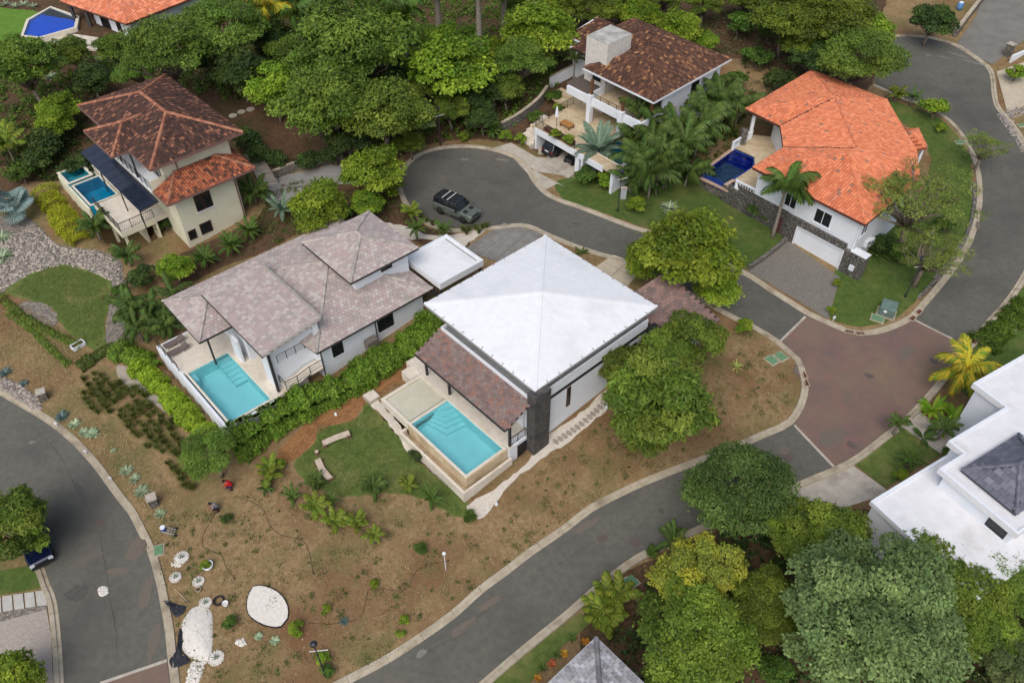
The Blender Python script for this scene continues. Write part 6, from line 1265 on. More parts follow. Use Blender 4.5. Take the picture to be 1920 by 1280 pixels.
# silver fan palm
def fan_palm(label, cx, cy, Rpx, n, trunk=1.6):
    b = at(cx, cy, trunk); s = Rpx * depth_of(b) / CAM_F; e = empty('fan_palm', b, label, 'palm'); rg = np.random.default_rng(5); mb = MB(); mb.tube([(0, 0, -.3), (0, 0, trunk)], [.22, .16], 8); link('trunk', mb.mesh('fan_trunk'), M_bark, e)
    mf = MB()
    for j in range(22):
        a0, a1 = R(-125 + j * 250 / 22), R(-125 + (j + 1) * 250 / 22); am = (a0 + a1) / 2; l = .55 * (1 if abs(am) < 1.6 else .9); mf.cur = tuple(np.array((S(150,172,168), S(132,156,154))[j % 2][:3]))
        mf.poly([(.5, 0, 0), (.5 + l * .72 * math.cos(a0), l * .72 * math.sin(a0), -.02), (.5 + l * math.cos(am), l * math.sin(am), -.1), (.5 + l * .72 * math.cos(a1), l * .72 * math.sin(a1), .04)])
    mf.bar((0, 0, 0), (.5, 0, 0), .03, .02); fm = mf.mesh('fan_leaf')
    for i in range(n):
        f = link('fan_leaf', fm, M_leaf, e); f.location = (0, 0, trunk); f.rotation_euler = (rg.uniform(-.3, .3), -rg.uniform(-.3, 1.0), i * 2.399); q = s * rg.uniform(.85, 1.1); f.scale = (q, q, q)
fan_palm('silvery-blue fan palm at the left edge beside the yellow hedge', 22, 385, 44, 18)
# ornamental grass tufts on the bank: one pattern, many individuals
def tuft_mesh(seed, pal, n=70):
    rg = np.random.default_rng(seed); V = []; Q = []; C = []
    for i in range(n):
        a = rg.uniform(0, 6.28); o = np.array([math.cos(a), math.sin(a), 0]); L = rg.uniform(.35, .6); sp = rg.uniform(.1, .85); sd = np.array([-o[1], o[0], 0]) * .018
        b = o * rg.uniform(0, .1); m = b + o * L * sp * .4 + [0, 0, L * .7]; t = b + o * L * sp + [0, 0, L * (.95 - .5 * sp)]; k = len(V)
        V += [b - sd, b + sd, m + sd, m - sd, m - sd, m + sd, t + sd * .3, t - sd * .3]; Q += [[k, k + 1, k + 2, k + 3], [k + 4, k + 5, k + 6, k + 7]]; c = pick(pal, None, 1, rg)[0] * rg.uniform(.75, 1.25); C += [c, c * 1.1]
    me = np_mesh('tuft', V, Q, C); me.materials.append(M_leaf); return me
TUFT = [tuft_mesh(s, [S(84,94,40), S(104,108,50), S(70,80,36)]) for s in (1, 2, 3)]
bank = [(158,706),(178,700),(220,708),(270,735),(307,770),(335,802),(360,850),(366,890),(380,930),(352,932),(322,890),(298,856),(272,838),(255,818),(222,792),(196,782),(158,762)]
bp = gp(bank); BX, BY = np.array(bp).T; cnt = 0; a = R(-47)
for iu in np.arange(-14, 14, .72):
    for iv in np.arange(-14, 14, .74):
        x = np.mean(BX) + iu * math.cos(a) - iv * math.sin(a) + RNG.uniform(-.16, .16); y = np.mean(BY) + iu * math.sin(a) + iv * math.cos(a) + RNG.uniform(-.16, .16)
        if cnt < 200 and inside(bp, np.array(x), np.array(y)) and RNG.random() < .93:
            o = link('grass_tuft', TUFT[cnt % 3], None, None, label='dark green grass tuft planted in the rows on the left bank', cat='grass', group='grass tufts planted on the bank', loc=(x, y, h(x, y))); s = RNG.uniform(1.0, 1.6); o.scale = (s, s, s * RNG.uniform(.8, 1.1)); o.rotation_euler = (0, 0, RNG.uniform(0, 6)); cnt += 1
for i, (x, y) in enumerate(((790,412),(800,418),(812,424),(868,434),(880,434),(892,432),(905,430),(913,428),(875,440),(898,438))):
    p = at(x, y); o = link('grass_tuft', TUFT[i % 3], None, None, label='reddish-brown grass tuft in the white grit bed by the parked off-roader', cat='grass', group='grass tufts in the grit bed', loc=p); o.scale = (1.3, 1.3, 1.6)
# ------------------------------------------------------------------ vehicles
def car(name, label, L, Wd, Ht, paint, roofm, xs_body, glass_prof, loc, ang, wheel_r=.38, boxy=False, cat='car', rack=False, spare=False):
    """body lofted from cross sections; glasshouse, roof, pillars, wheels, lamps and trim are parts. x forward."""
    e = empty(name, loc, label, cat); e.rotation_euler = (0, 0, ang)
    def loft(sections, m, nm, bev=0.0, par=None):
        mb = MB(); k = len(sections[0])
        for s in sections: mb.v += s
        for i in range(len(sections) - 1):
            for j in range(k): mb.f.append([i * k + j, i * k + (j + 1) % k, (i + 1) * k + (j + 1) % k, (i + 1) * k + j]); mb.c.append((1, 1, 1))
        mb.f.append(list(range(k))[::-1]); mb.c.append((1, 1, 1)); mb.f.append([(len(sections) - 1) * k + j for j in range(k)]); mb.c.append((1, 1, 1))
        o = link(nm, mb.mesh(nm), m, par or e)
        if bev: b = o.modifiers.new('bevel', 'BEVEL'); b.width = bev; b.segments = 3; b.limit_method = 'ANGLE'; b.angle_limit = R(25)
        return o
    hw = Wd / 2
    def sec(x, w, z0, z1): return [(x, -w * .94, z0), (x, w * .94, z0), (x, w, z0 + (z1 - z0) * .35), (x, w * .97, z1 - .06), (x, w * .9, z1), (x, -w * .9, z1), (x, -w * .97, z1 - .06), (x, -w, z0 + (z1 - z0) * .35)]
    body = loft([sec(x * L, w * hw, z0, z1) for x, w, z0, z1 in xs_body], paint, 'body', .05)
    # glasshouse: base and top outline along x
    (b0, b1, t0, t1, zb, zt) = glass_prof; wb, wt = hw * .88, hw * (.78 if boxy else .66)
    G = [[(b0 * L, -wb, zb), (b1 * L, -wb, zb), (b1 * L, wb, zb), (b0 * L, wb, zb)], [(t0 * L, -wt, zt), (t1 * L, -wt, zt), (t1 * L, wt, zt), (t0 * L, wt, zt)]]
    mb = MB(); mb.hexa(G[0], G[1]); link('windows', mb.mesh('windows'), M_glass, e)
    mb = MB(); mb.hexa([(t0 * L - .03, -wt - .03, zt), (t1 * L + .03, -wt - .03, zt), (t1 * L + .03, wt + .03, zt), (t0 * L - .03, wt + .03, zt)], [(t0 * L, -wt + .02, zt + .06), (t1 * L, -wt + .02, zt + .06), (t1 * L, wt - .02, zt + .06), (t0 * L, wt - .02, zt + .06)]); ro = link('roof', mb.mesh('roof'), roofm, e)
    for s in (-1, 1):
        mb = MB()
        for f in (0, .36, .68, 1): mb.bar((b0 * L + (b1 - b0) * L * f, s * (wb + .01), zb), (t0 * L + (t1 - t0) * L * f, s * (wt + .01), zt), .07 if f in (0, 1) else .05)
        link('pillars', mb.mesh('pillars'), roofm if f == 1 and boxy else paint, e)
        mb = MB(); mb.box(b1 * L - .35, b1 * L - .17, s * (hw + .02) if s > 0 else -hw - .2, s * (hw + .2) if s > 0 else -hw - .02, zb - .02, zb + .16); link('mirror', mb.mesh('mirror'), M_black, e)
        mb = MB(); mb.box(-.02 * L, .34 * L - .5, s * hw * .985 - .03, s * hw * .985 + .03, .38, .46); link('side_sill', mb.mesh('side_sill'), M_black, e)
        for xh in (.06, -.17): mb = MB(); mb.box(xh * L - .1, xh * L + .1, s * hw - .015, s * hw + .025 * s if s > 0 else -hw + .015, zb - .18, zb - .14) if s > 0 else mb.box(xh * L - .1, xh * L + .1, -hw - .025, -hw + .015, zb - .18, zb - .14); link('door_handle', mb.mesh('door_handle'), M_black, e)
        mb = MB(); x1 = L * .5; mb.box(x1 - .16, x1 - .01, s * hw * .72 - .16, s * hw * .72 + .16, zb - .36, zb - .18); link('headlight', mb.mesh('headlight'), mat('lamp_glass', S(210,214,216), rough=.15), e)
        mb = MB(); mb.box(-x1 + .0, -x1 + .14, s * hw * .78 - .1, s * hw * .78 + .1, zb - .36, zb - .08); link('tail_light', mb.mesh('tail_light'), mat('tail_red', S(150,24,24), rough=.3), e)
        for xw in (.305, -.30):
            mb = MB(); n = 20; w2 = .12
            prof = [(wheel_r * .62, -w2), (wheel_r * .95, -w2), (wheel_r, -w2 * .7), (wheel_r, w2 * .7), (wheel_r * .95, w2), (wheel_r * .62, w2)]
            for r_, y_ in prof:
                for j in range(n): t = 2 * math.pi * j / n; mb.v.append((r_ * math.cos(t), y_, r_ * math.sin(t)))
            for k in range(5):
                for j in range(n): mb.f.append([k * n + j, (k + 1) * n + j, (k + 1) * n + (j + 1) % n, k * n + (j + 1) % n]); mb.c.append((1, 1, 1))
            wh = bpy.data.objects.new('wheel', None); COL.objects.link(wh); wh.parent = e; wh.location = (xw * L, s * (hw - .11), wheel_r)
            link('tyre', mb.mesh('tyre'), mat('tyre', S(30,30,30), rough=.9), wh)
            mb = MB(); mb.v = [(wheel_r * .62 * math.cos(2 * math.pi * j / n), s * .07, wheel_r * .62 * math.sin(2 * math.pi * j / n)) for j in range(n)]; mb.f = [list(range(n))]; mb.c = [(1, 1, 1)]
            for j in range(5): t = 2 * math.pi * j / 5; mb.bar((0, s * .1, 0), (wheel_r * .6 * math.cos(t), s * .1, wheel_r * .6 * math.sin(t)), .06, .03)
            link('rim', mb.mesh('rim'), mat('rim', S(90,92,94), rough=.3, metal=.8), wh)
        mb = MB()
        for xw in (.305, -.30): mb.tube([(xw * L + (wheel_r + .07) * math.cos(t), s * (hw - .02), wheel_r + (wheel_r + .07) * math.sin(t)) for t in np.linspace(0, math.pi, 9)], .045, 5)
        link('wheel_arch', mb.mesh('wheel_arch'), M_black, e)
    mb = MB(); mb.box(L * .5 - .06, L * .5 + .03, -hw * .5, hw * .5, zb - .36, zb - .2); link('grille', mb.mesh('grille'), M_black, e)
    mb = MB(); mb.box(L * .5 - .1, L * .5 + .06, -hw * .86, hw * .86, .32, .52); link('front_bumper', mb.mesh('front_bumper'), M_black, e)
    mb = MB(); mb.box(-L * .5 - .06, -L * .5 + .1, -hw * .86, hw * .86, .32, .56); link('rear_bumper', mb.mesh('rear_bumper'), M_black, e)
    mb = MB(); mb.box(-L * .5 - .035, -L * .5 + .0, -.26, .26, .72, .84); link('number_plate', mb.mesh('number_plate'), M_white, e)
    if rack:
        mb = MB()
        for s in (-1, 1): mb.bar((t0 * L + .2, s * (wt - .05), zt + .12), (t1 * L - .2, s * (wt - .05), zt + .12), .05)
        link('roof_rails', mb.mesh('roof_rails'), M_black, e)
        for f in (.36, .6): mb = MB(); x = (t0 + (t1 - t0) * f) * L; mb.bar((x, -wt + .0, zt + .18), (x, wt, zt + .18), .09, .05); link('roof_bar', mb.mesh('roof_bar'), mat('bar_silver', S(206,206,202), rough=.4), e)
        mb = MB()
        for k in range(5): y = -wt * .62 + k * wt * .31; mb.box(t0 * L + .15, t1 * L - .3, y - .06, y + .06, zt + .06, zt + .085)
        link('roof_ribs', mb.mesh('roof_ribs'), M_black, e)
        mb = MB(); mb.box(.27 * L, .36 * L, -.7, -.25, 1.2, 1.235); mb.box(.27 * L, .36 * L, .25, .7, 1.2, 1.235); link('bonnet_vents', mb.mesh('bonnet_vents'), M_black, e)
    if spare:
        mb = MB(); mb.tube([(-L * .5 - .25, 0, 1.05), (-L * .5, 0, 1.05)], .38, 18); link('spare_wheel', mb.mesh('spare_wheel'), mat('tyre', S(30,30,30)), e)
    return e
M_sage = mat('sage_paint', S(108,116,106), rough=.28, spec=.5, metal=.35, coat=.6); M_gloss = mat('gloss_black', S(24,26,28), rough=.15, spec=.6, coat=.5); M_navyp = mat('navy_paint', S(22,34,66), rough=.2, spec=.5, metal=.3, coat=.6); M_char = mat('charcoal_paint', S(46,50,56), rough=.25, spec=.5, metal=.4, coat=.5)
wr, wf = np.array(at(824,402)[:2]), np.array(at(869,421)[:2]); ang = math.atan2(*(wf - wr)[::-1]); mid = (wr + wf) / 2 + np.array([-math.sin(ang), math.cos(ang)]) * .98
SUV = [(-.5, .93, .42, 1.18), (-.47, 1, .36, 1.2), (-.3, 1, .34, 1.2), (.1, 1, .34, 1.2), (.22, 1, .34, 1.2), (.45, .98, .38, 1.16), (.49, .92, .42, 1.08), (.5, .86, .45, .95)]
car('parked_car', 'silver-green boxy off-roader with black roof and two roof bars in the cul-de-sac', 4.9, 1.98, 1.97, M_sage, M_gloss, SUV, (-.49, .2, -.47, .12, 1.19, 1.86), (mid[0], mid[1], h(*mid) + .035), ang, .41, True, rack=True, spare=True)
p = F4(-4.95, 9.4, 2.2); car('parked_car', 'black hatchback backed under the terrace garage', 4.4, 1.85, 1.6, M_char, M_char, [(-.5, .86, .5, .95), (-.48, .95, .38, 1.02), (-.3, 1, .32, 1.02), (.15, 1, .32, 1.0), (.3, .98, .33, .96), (.46, .9, .38, .82), (.5, .76, .42, .68)], (-.47, .27, -.38, .12, 1.0, 1.52), p, R(45.5), .35)
a0 = np.array(at(92,1035)[:2]); a1 = np.array(at(72,985)[:2]); ang = math.atan2(*(a0 - a1)[::-1]); c = np.array(at(70,1024)[:2])
car('parked_car', 'dark blue saloon car half under the left edge tree', 4.6, 1.82, 1.45, M_navyp, M_navyp, [(-.5, .84, .46, .86), (-.47, .95, .36, .94), (-.25, 1, .3, .95), (.15, 1, .3, .93), (.3, .99, .32, .9), (.45, .92, .36, .78), (.5, .76, .42, .62)], (-.4, .24, -.26, .08, .93, 1.4), (c[0], c[1], h(*c) + .035), ang, .33)
e = empty('golf_cart', F4(-5.3, 6.6, 2.2), 'white golf cart with black seats beside the black hatchback', 'golf cart'); e.rotation_euler = (0, 0, R(45.5))
def lb(nm, boxes, m):
    mb = MB(); [mb.box(*b) for b in boxes]; link(nm, mb.mesh(nm), m, e)
lb('body', [(-1.1, 1.1, -.55, .55, .3, .5), (.65, 1.15, -.55, .55, .5, .85), (-1.1, -.5, -.55, .55, .5, .72)], M_char); lb('seat', [(-.6, -.1, -.5, .5, .72, .84)], M_black); lb('backrest', [(-.65, -.55, -.5, .5, .84, 1.25)], M_black); lb('canopy', [(-1.0, .8, -.58, .58, 1.82, 1.88)], M_white); lb('windscreen', [(.68, .7, -.5, .5, .9, 1.8)], M_glass)
for x, y in ((.7, .52), (.7, -.52), (-.9, .52), (-.9, -.52)): mb = MB(); mb.bar((x, y, .5), (x, y, 1.82), .04); link('pillar', mb.mesh('pillar'), M_black, e); mb = MB(); mb.tube([(x, y - .1, .24), (x, y + .1, .24)], .24, 14); link('wheel', mb.mesh('wheel'), MATS['tyre'], e)

# ------------------------------------------------------------------ lamp posts
def lamp(label, px, py, hgt=4.6, ang=0):
    b = at(px, py); e = empty('street_lamp', b, label, 'street lamp', 'street lamps'); mb = MB(); mb.lathe([(.12, -.2), (.12, .25), (.06, .32), (.045, hgt)], (0, 0, 0), 10); link('pole', mb.mesh('lamp_pole', smooth=True), M_black, e)
    mb = MB(); mb.lathe([(.04, hgt - .05), (.16, hgt), (.22, hgt + .28), (.26, hgt + .3), (.2, hgt + .4), (.05, hgt + .46)], (0, 0, 0), 8); link('lamp_head', mb.mesh('lamp_head'), M_char, e)
    mb = MB(); d = Vector((math.cos(ang), math.sin(ang), 0)); mb.bar(-d * .45 + Vector((0, 0, hgt - .7)), d * .75 + Vector((0, 0, hgt - .7)), .05); link('cross_arm', mb.mesh('cross_arm'), mat('bar_silver', S(206,206,202)), e)
lamp('black street lamp on the lawn edge of the upper road', 1158, 397, 4.7, .4); lamp('black street lamp on the lawn inside the right-hand bend', 1697, 557, 4.4, 0.2); lamp('black street lamp on bare soil near the bottom kerb', 610, 1265, 4.3, .1); lamp('black street lamp at the wood edge above the cul-de-sac', 826, 272, 4.4, .5)

# ------------------------------------------------------------------ people
def person(label, px, py, joints, edges, radii, face, shirt, trousers, hat=None):
    """one continuous skinned figure in the photo's pose; head, hair and clothes keep their own colour by height of joint"""
    b = at(px, py); e = empty('person', b, label, 'person'); e.rotation_euler = (0, 0, face)
    me = bpy.data.meshes.new('body'); me.from_pydata(joints, edges, []); o = link('body', me, None, e)
    me.skin_vertices.new() if hasattr(me.skin_vertices, 'new') else None
    mod = o.modifiers.new('skin', 'SKIN'); lay = me.skin_vertices[0].data
    for i, r in enumerate(radii): lay[i].radius = (r, r)
    lay[0].use_root = True; o.modifiers.new('sub', 'SUBSURF').levels = 1; o.modifiers['sub'].render_levels = 1
    me.materials.append(mat('skin', S(150,108,84), rough=.6)); return e, o
def crouch(label, px, py, face, shirt, trousers, hatc, bend=.0):
    J = [(0, 0, .45), (.12, 0, .68), (.26, 0, .9), (.34, 0, 1.0), (.42, 0, 1.12),                      # pelvis, belly, chest, neck, head
         (.26, .19, .88), (.46, .24, .62), (.66, .14, .42), (.74, .12, .36), (.26, -.19, .88), (.48, -.22, .62), (.68, -.12, .40), (.76, -.1, .34),
         (.02, .12, .42), (.36, .18, .46), (.08, .17, .08), (.24, .18, .05), (.02, -.12, .42), (.34, -.18, .36), (.02, -.17, .08), (.18, -.18, .05)]
    E = [(0, 1), (1, 2), (2, 3), (3, 4), (2, 5), (5, 6), (6, 7), (7, 8), (2, 9), (9, 10), (10, 11), (11, 12), (0, 13), (13, 14), (14, 15), (15, 16), (0, 17), (17, 18), (18, 19), (19, 20)]
    Rr = [.15, .15, .17, .065, .1, .075, .055, .042, .045, .075, .055, .042, .045, .11, .085, .05, .045, .11, .085, .05, .045]
    e, o = person(label, px, py, J, E, Rr, face, shirt, trousers)
    def shell(nm, pts, rad, m):
        mb = MB(); mb.tube(pts, rad, 12); ob = link(nm, mb.mesh(nm, smooth=True), m, e); return ob
    shell('shirt', [(-.02, 0, .46), (.06, 0, .56), (.14, 0, .72), (.27, 0, .9), (.31, 0, .97)], [.17, .2, .21, .22, .1], shirt)
    for s in (1, -1): shell('sleeve', [(.26, s * .17, .89), (.38, s * .23, .74)], [.105, .085], shirt); shell('trouser_leg', [(-.02, s * .1, .44), (.35, s * .18, .43 if s > 0 else .37), (.06, s * .17, .1)], [.15, .12, .08], trousers)
    for s in (1, -1): mb = MB(); mb.box(.0, .28, s * .17 - .05, s * .17 + .05, 0.0, .09); link('shoe', mb.mesh('shoe'), M_black, e)
    mb = MB(); mb.lathe([(.118, 1.13), (.12, 1.18), (.09, 1.24), (.03, 1.265)], (.43, 0, 0), 12); link('hair', mb.mesh('hair', smooth=True), hatc, e)
    for s in (1, -1):
        mb = MB(); hx, hz = (.77, .33)
        for k in range(5): a = (k - 2) * .25; mb.tube([(hx - .03, s * .11, hz), (hx + .06 * math.cos(a), s * .11 + .07 * math.sin(a), hz - .06), (hx + .07 * math.cos(a), s * .11 + .08 * math.sin(a), hz - .11)], [.013, .011, .008], 5)
        link('hand_fingers', mb.mesh('hand_fingers'), MATS['skin'], e)
    return e
mat('skin', S(150,108,84), rough=.6)
crouch('person in a red shirt crouching at the end of the hedge tree', 436, 915, R(200), mat('red_cloth', S(190,34,38), rough=.9), mat('blue_cloth', S(48,54,84), rough=.9), mat('dark_hair', S(30,26,24), rough=.8))
crouch('person in grey shirt and dark trousers bending over bare soil', 410, 955, R(215), mat('grey_cloth', S(126,126,132), rough=.9), mat('dark_cloth', S(40,40,46), rough=.9), mat('dark_hair', S(30,26,24)))
# ------------------------------------------------------------------ street furniture and garden things
M_iron = mat('iron', S(92,84,80), S(104,92,86), scale=6, rough=.7); M_green = mat('green_lid', S(108,148,112), S(96,134,100), scale=3, rough=.7); M_stoneW = mat('white_stone', S(226,222,214), S(206,200,190), scale=6, rough=.9, bump=.02)
def manhole(label, px, py, m=M_iron, r=.42):
    b = at(px, py); z = b[2] + .046; e = empty('manhole_cover', (b[0], b[1], z), label, 'manhole cover', 'manhole covers'); mb = MB(); mb.lathe([(r, -.02), (r, .006), (r - .05, .008), (r - .06, .002), (.02, .002)], (0, 0, 0), 24); link('ring', mb.mesh('ring'), m, e)
    mb = MB(); [mb.box(-r * .5, r * .5, y - .02, y + .02, .0025, .008) for y in (-.18, -.06, .06, .18)]; link('ribs', mb.mesh('ribs'), m, e)
for lb_, x, y in (('round iron cover on the left road',191,978),('round rusty cover on the lower road, left one',1129,1007),('round rusty cover on the lower road, right one',1191,1014),('round cover on the paved crossing near the golden palm',1752,676),('round cover on the paved crossing near the white house kerb',1598,833),('round cover in the dark asphalt beside the crossing',1478,856),('round cover at the middle of the crossing',1630,703)): manhole(lb_, x, y)
def grate(label, px, py, ang):
    b = at(px, py); e = empty('drain_grate', (b[0], b[1], b[2] + .06), label, 'drain grate', 'kerb drain grates'); e.rotation_euler = (0, 0, ang); mb = MB(); mb.box(-.42, .42, -.26, -.2, 0, .09); mb.box(-.42, .42, .2, .26, 0, .09); mb.box(-.42, -.36, -.2, .2, 0, .09); mb.box(.36, .42, -.2, .2, 0, .09); link('frame', mb.mesh('frame'), M_conc, e)
    for k in range(5): mb = MB(); mb.box(-.3 + k * .14, -.24 + k * .14, -.2, .2, .03, .085); link('bar', mb.mesh('bar'), mat('rust', S(110,70,58), rough=.9), e)
    mb = MB(); mb.box(-.36, .36, -.2, .2, -.02, .02); link('pit', mb.mesh('pit'), M_black, e)
for lb_, x, y, a in (('upper of two grates in the round kerb corner',1506,704,R(100)),('lower of two grates in the round kerb corner',1510,719,R(95)),('left grate in the kerb below the grass corner',1592,623,R(-15)),('right grate in the kerb below the grass corner',1612,626,R(0)),('lower grate in the right-hand bend kerb',1710,598,R(45)),('upper grate in the right-hand bend kerb',1722,586,R(48)),('grate in the kerb by the golden palm',1826,642,R(50)),('second grate in the kerb by the golden palm',1834,628,R(52))): grate(lb_, x, y, a)
def lid(label, px, py, w, d, ang, frame_=True):
    b = at(px, py); e = empty('utility_lid', b, label, 'utility lid', 'green utility lids'); e.rotation_euler = (0, 0, ang)
    mb = MB(); mb.box(-w / 2 - .12, w / 2 + .12, -d / 2 - .12, d / 2 + .12, -.1, .09); link('surround', mb.mesh('surround'), M_conc, e); mb = MB(); mb.box(-w / 2, w / 2, -d / 2, d / 2, .09, .15); link('cover', mb.mesh('cover'), M_green, e)
    mb = MB(); mb.box(-.08, .08, -.03, .03, .15, .17); link('lifting_eye', mb.mesh('lifting_eye'), M_iron, e)
for lb_, x, y, w, d, a in (('left green lid on the corner lot',1447,676,.75,.9,.6),('right green lid on the corner lot',1464,669,.75,.9,.6),('green lid in front of the transformer box',1645,598,1.0,.75,-.5),('green lid by the kerb right of the orange roof',1800,268,.9,.6,0.0),('green lid at the right road kerb',1887,590,.8,.6,.6),('lower green lid at the right road kerb',1900,612,.8,.6,.6),('green lid under the yellow-crowned tree',1178,1094,1.3,.8,.6),('pale green lid on the left bank',298,1032,.6,.8,.3),('green lid at the far right edge below the slab drive',1916,236,.8,.5,0)): lid(lb_, x, y, w, d, a)
b = at(1661, 588); e = empty('transformer_box', b, 'grey-green transformer cabinet on the corner lawn', 'cabinet'); e.rotation_euler = (0, 0, -.5); M_cab = mat('cabinet_green', S(104,124,118), S(92,112,106), scale=2, rough=.6)
mb = MB(); mb.hexa([(-.7, -.6, .1), (.7, -.6, .1), (.7, .6, .1), (-.7, .6, .1)], [(-.7, -.6, 1.0), (.7, -.6, 1.0), (.7, .6, 1.25), (-.7, .6, 1.25)]); o = link('cabinet', mb.mesh('cabinet'), M_cab, e); bv = o.modifiers.new('b', 'BEVEL'); bv.width = .04
mb = MB(); mb.box(-.85, .85, -.75, .75, -.15, .1); link('plinth', mb.mesh('plinth'), M_conc, e); mb = MB(); mb.box(-.02, .02, -.615, -.6, .15, .95); link('door_seam', mb.mesh('door_seam'), M_black, e); mb = MB(); mb.box(-.3, .0, -.62, -.605, .55, .8); link('notice', mb.mesh('notice'), M_white, e)
b = at(1168, 372); e = empty('meter_cabinet', b, 'small pale electricity cabinet beside the lawn lamp', 'cabinet'); mb = MB(); mb.box(-.3, .3, -.2, .2, 0, 1.3); link('cabinet', mb.mesh('cabinet'), mat('pale_grey', S(176,180,184), rough=.6), e); mb = MB(); mb.box(-.36, .36, -.25, .25, 1.3, 1.36); link('lid', mb.mesh('lid'), M_conc2, e); mb = MB(); mb.box(-.24, .24, -.215, -.2, .1, 1.2); link('door', mb.mesh('door'), mat('pale_grey', S(176,180,184)), e)
def pillar(label, px, py, w=.62, hgt=.95):
    b = at(px, py); e = empty('stone_pillar', b, label, 'pillar', 'stone pillars'); e.rotation_euler = (0, 0, .5)
    mb = MB(); mb.box(-w / 2, w / 2, -w / 2, w / 2, -.3, hgt); link('shaft', mb.mesh('shaft'), M_stonegrey, e); mb = MB(); mb.box(-w / 2 - .08, w / 2 + .08, -w / 2 - .08, w / 2 + .08, hgt, hgt + .12); link('cap', mb.mesh('cap'), M_conc2, e)
pillar('stone pillar with concrete cap at the left road bank', 84, 748); pillar('stone pillar with concrete cap below the agaves', 290, 946); pillar('tall stone gate pillar by the upper lane', 1888, 104, .8, 1.5)
b1, b2 = at(1893, 118), at(1945, 86); e = empty('gate_wall', b1, 'white wall running from the stone gate pillar', 'wall'); mb = MB(); d = np.array(b2[:2]) - np.array(b1[:2]); L = np.linalg.norm(d); e.rotation_euler = (0, 0, math.atan2(d[1], d[0])); mb.box(0, L, -.12, .12, -.4, .9); link('wall', mb.mesh('wall'), M_white, e); mb = MB(); mb.box(0, L, -.16, .16, .9, .98); link('coping', mb.mesh('coping'), M_white, e)
bank_wall('lane_wall', 'dark stone wall along the upper lane', [(1788,70),(1812,38),(1838,5),(1860,-25)], 1.0, .5, M_stonegrey)
b = at(1798, 18); e = empty('water_tank', b, 'small blue barrel behind the lane wall', 'barrel'); mb = MB(); mb.lathe([(.36, 0), (.4, .3), (.4, .7), (.36, 1.0)], (0, 0, 0), 14); link('barrel', mb.mesh('barrel', smooth=True), mat('barrel_blue', S(96,146,196), rough=.5), e); mb = MB(); mb.lathe([(.3, 1.0), (.28, 1.06)], (0, 0, 0), 14); link('lid', mb.mesh('lid'), M_white, e)
def stake(label, px, py, hgt=.6, w=.16, group='white kerb stakes'):
    b = at(px, py); e = empty('marker_stake', b, label, 'stake', group); mb = MB(); mb.bar((0, 0, -.1), (.06, 0, hgt), .05); link('post', mb.mesh('post'), M_white, e); mb = MB(); mb.box(-w / 2, w / 2 + .08, -.02, .02, hgt * .6, hgt); link('plate', mb.mesh('plate'), M_white, e)
for lb_, x, y in (('white marker stake by the first agaves at the kerb',107,800),('white marker stake in the middle of the left kerb',162,852),('white marker stake at the kerb above the lower agaves',209,902),('small white light stake by the cobbled drive hedge',1561,602)): stake(lb_, x, y)
b = at(836, 1068); e = empty('measuring_pole', b, 'tall thin white pole with a round cap on the brown slope', 'pole'); mb = MB(); mb.tube([(0, 0, -.2), (0, 0, 2.2)], .03, 6); link('rod', mb.mesh('rod'), M_white, e); mb = MB(); mb.lathe([(.05, 2.15), (.14, 2.22), (.12, 2.32), (.02, 2.36)], (0, 0, 0), 10); link('cap', mb.mesh('cap'), M_white, e)
for lb_, x, y in (('bucket-white garden lamp near the infinity pool path',931,946),('white garden spotlight beside the mango trees path',1137,765),('white lamp cube at the wood chip bed',630,778)):
    b = at(x, y); e = empty('garden_light', b, lb_, 'garden light'); mb = MB(); mb.lathe([(.12, 0), (.14, .12), (.1, .26)], (0, 0, 0), 10); link('housing', mb.mesh('housing'), M_white, e); mb = MB(); mb.lathe([(.09, .26), (.07, .3)], (0, 0, 0), 10); link('lens', mb.mesh('lens'), MATS['lamp_glass'], e)
b = at(697, 746); e = empty('inspection_box', b, 'square pale inspection box at the lawn tip', 'box'); e.rotation_euler = (0, 0, R(42)); mb = MB(); mb.box(-.55, .55, -.55, .55, -.2, .3); link('chamber', mb.mesh('chamber'), M_conc2, e); mb = MB(); mb.box(-.5, .5, -.5, .5, .3, .36); link('lid', mb.mesh('lid'), M_deckstone, e)
b = at(148, 650); e = empty('planter_box', b, 'white rectangular planter at the bank edge', 'planter'); e.rotation_euler = (0, 0, .9); mb = MB()
for q in ((-.6, .6, -.35, -.28, 0, .4), (-.6, .6, .28, .35, 0, .4), (-.6, -.53, -.28, .28, 0, .4), (.53, .6, -.28, .28, 0, .4)): mb.box(*q)
link('box', mb.mesh('box'), M_white, e); mb = MB(); mb.box(-.53, .53, -.28, .28, .05, .3); link('soil', mb.mesh('soil'), M_mulch, e)
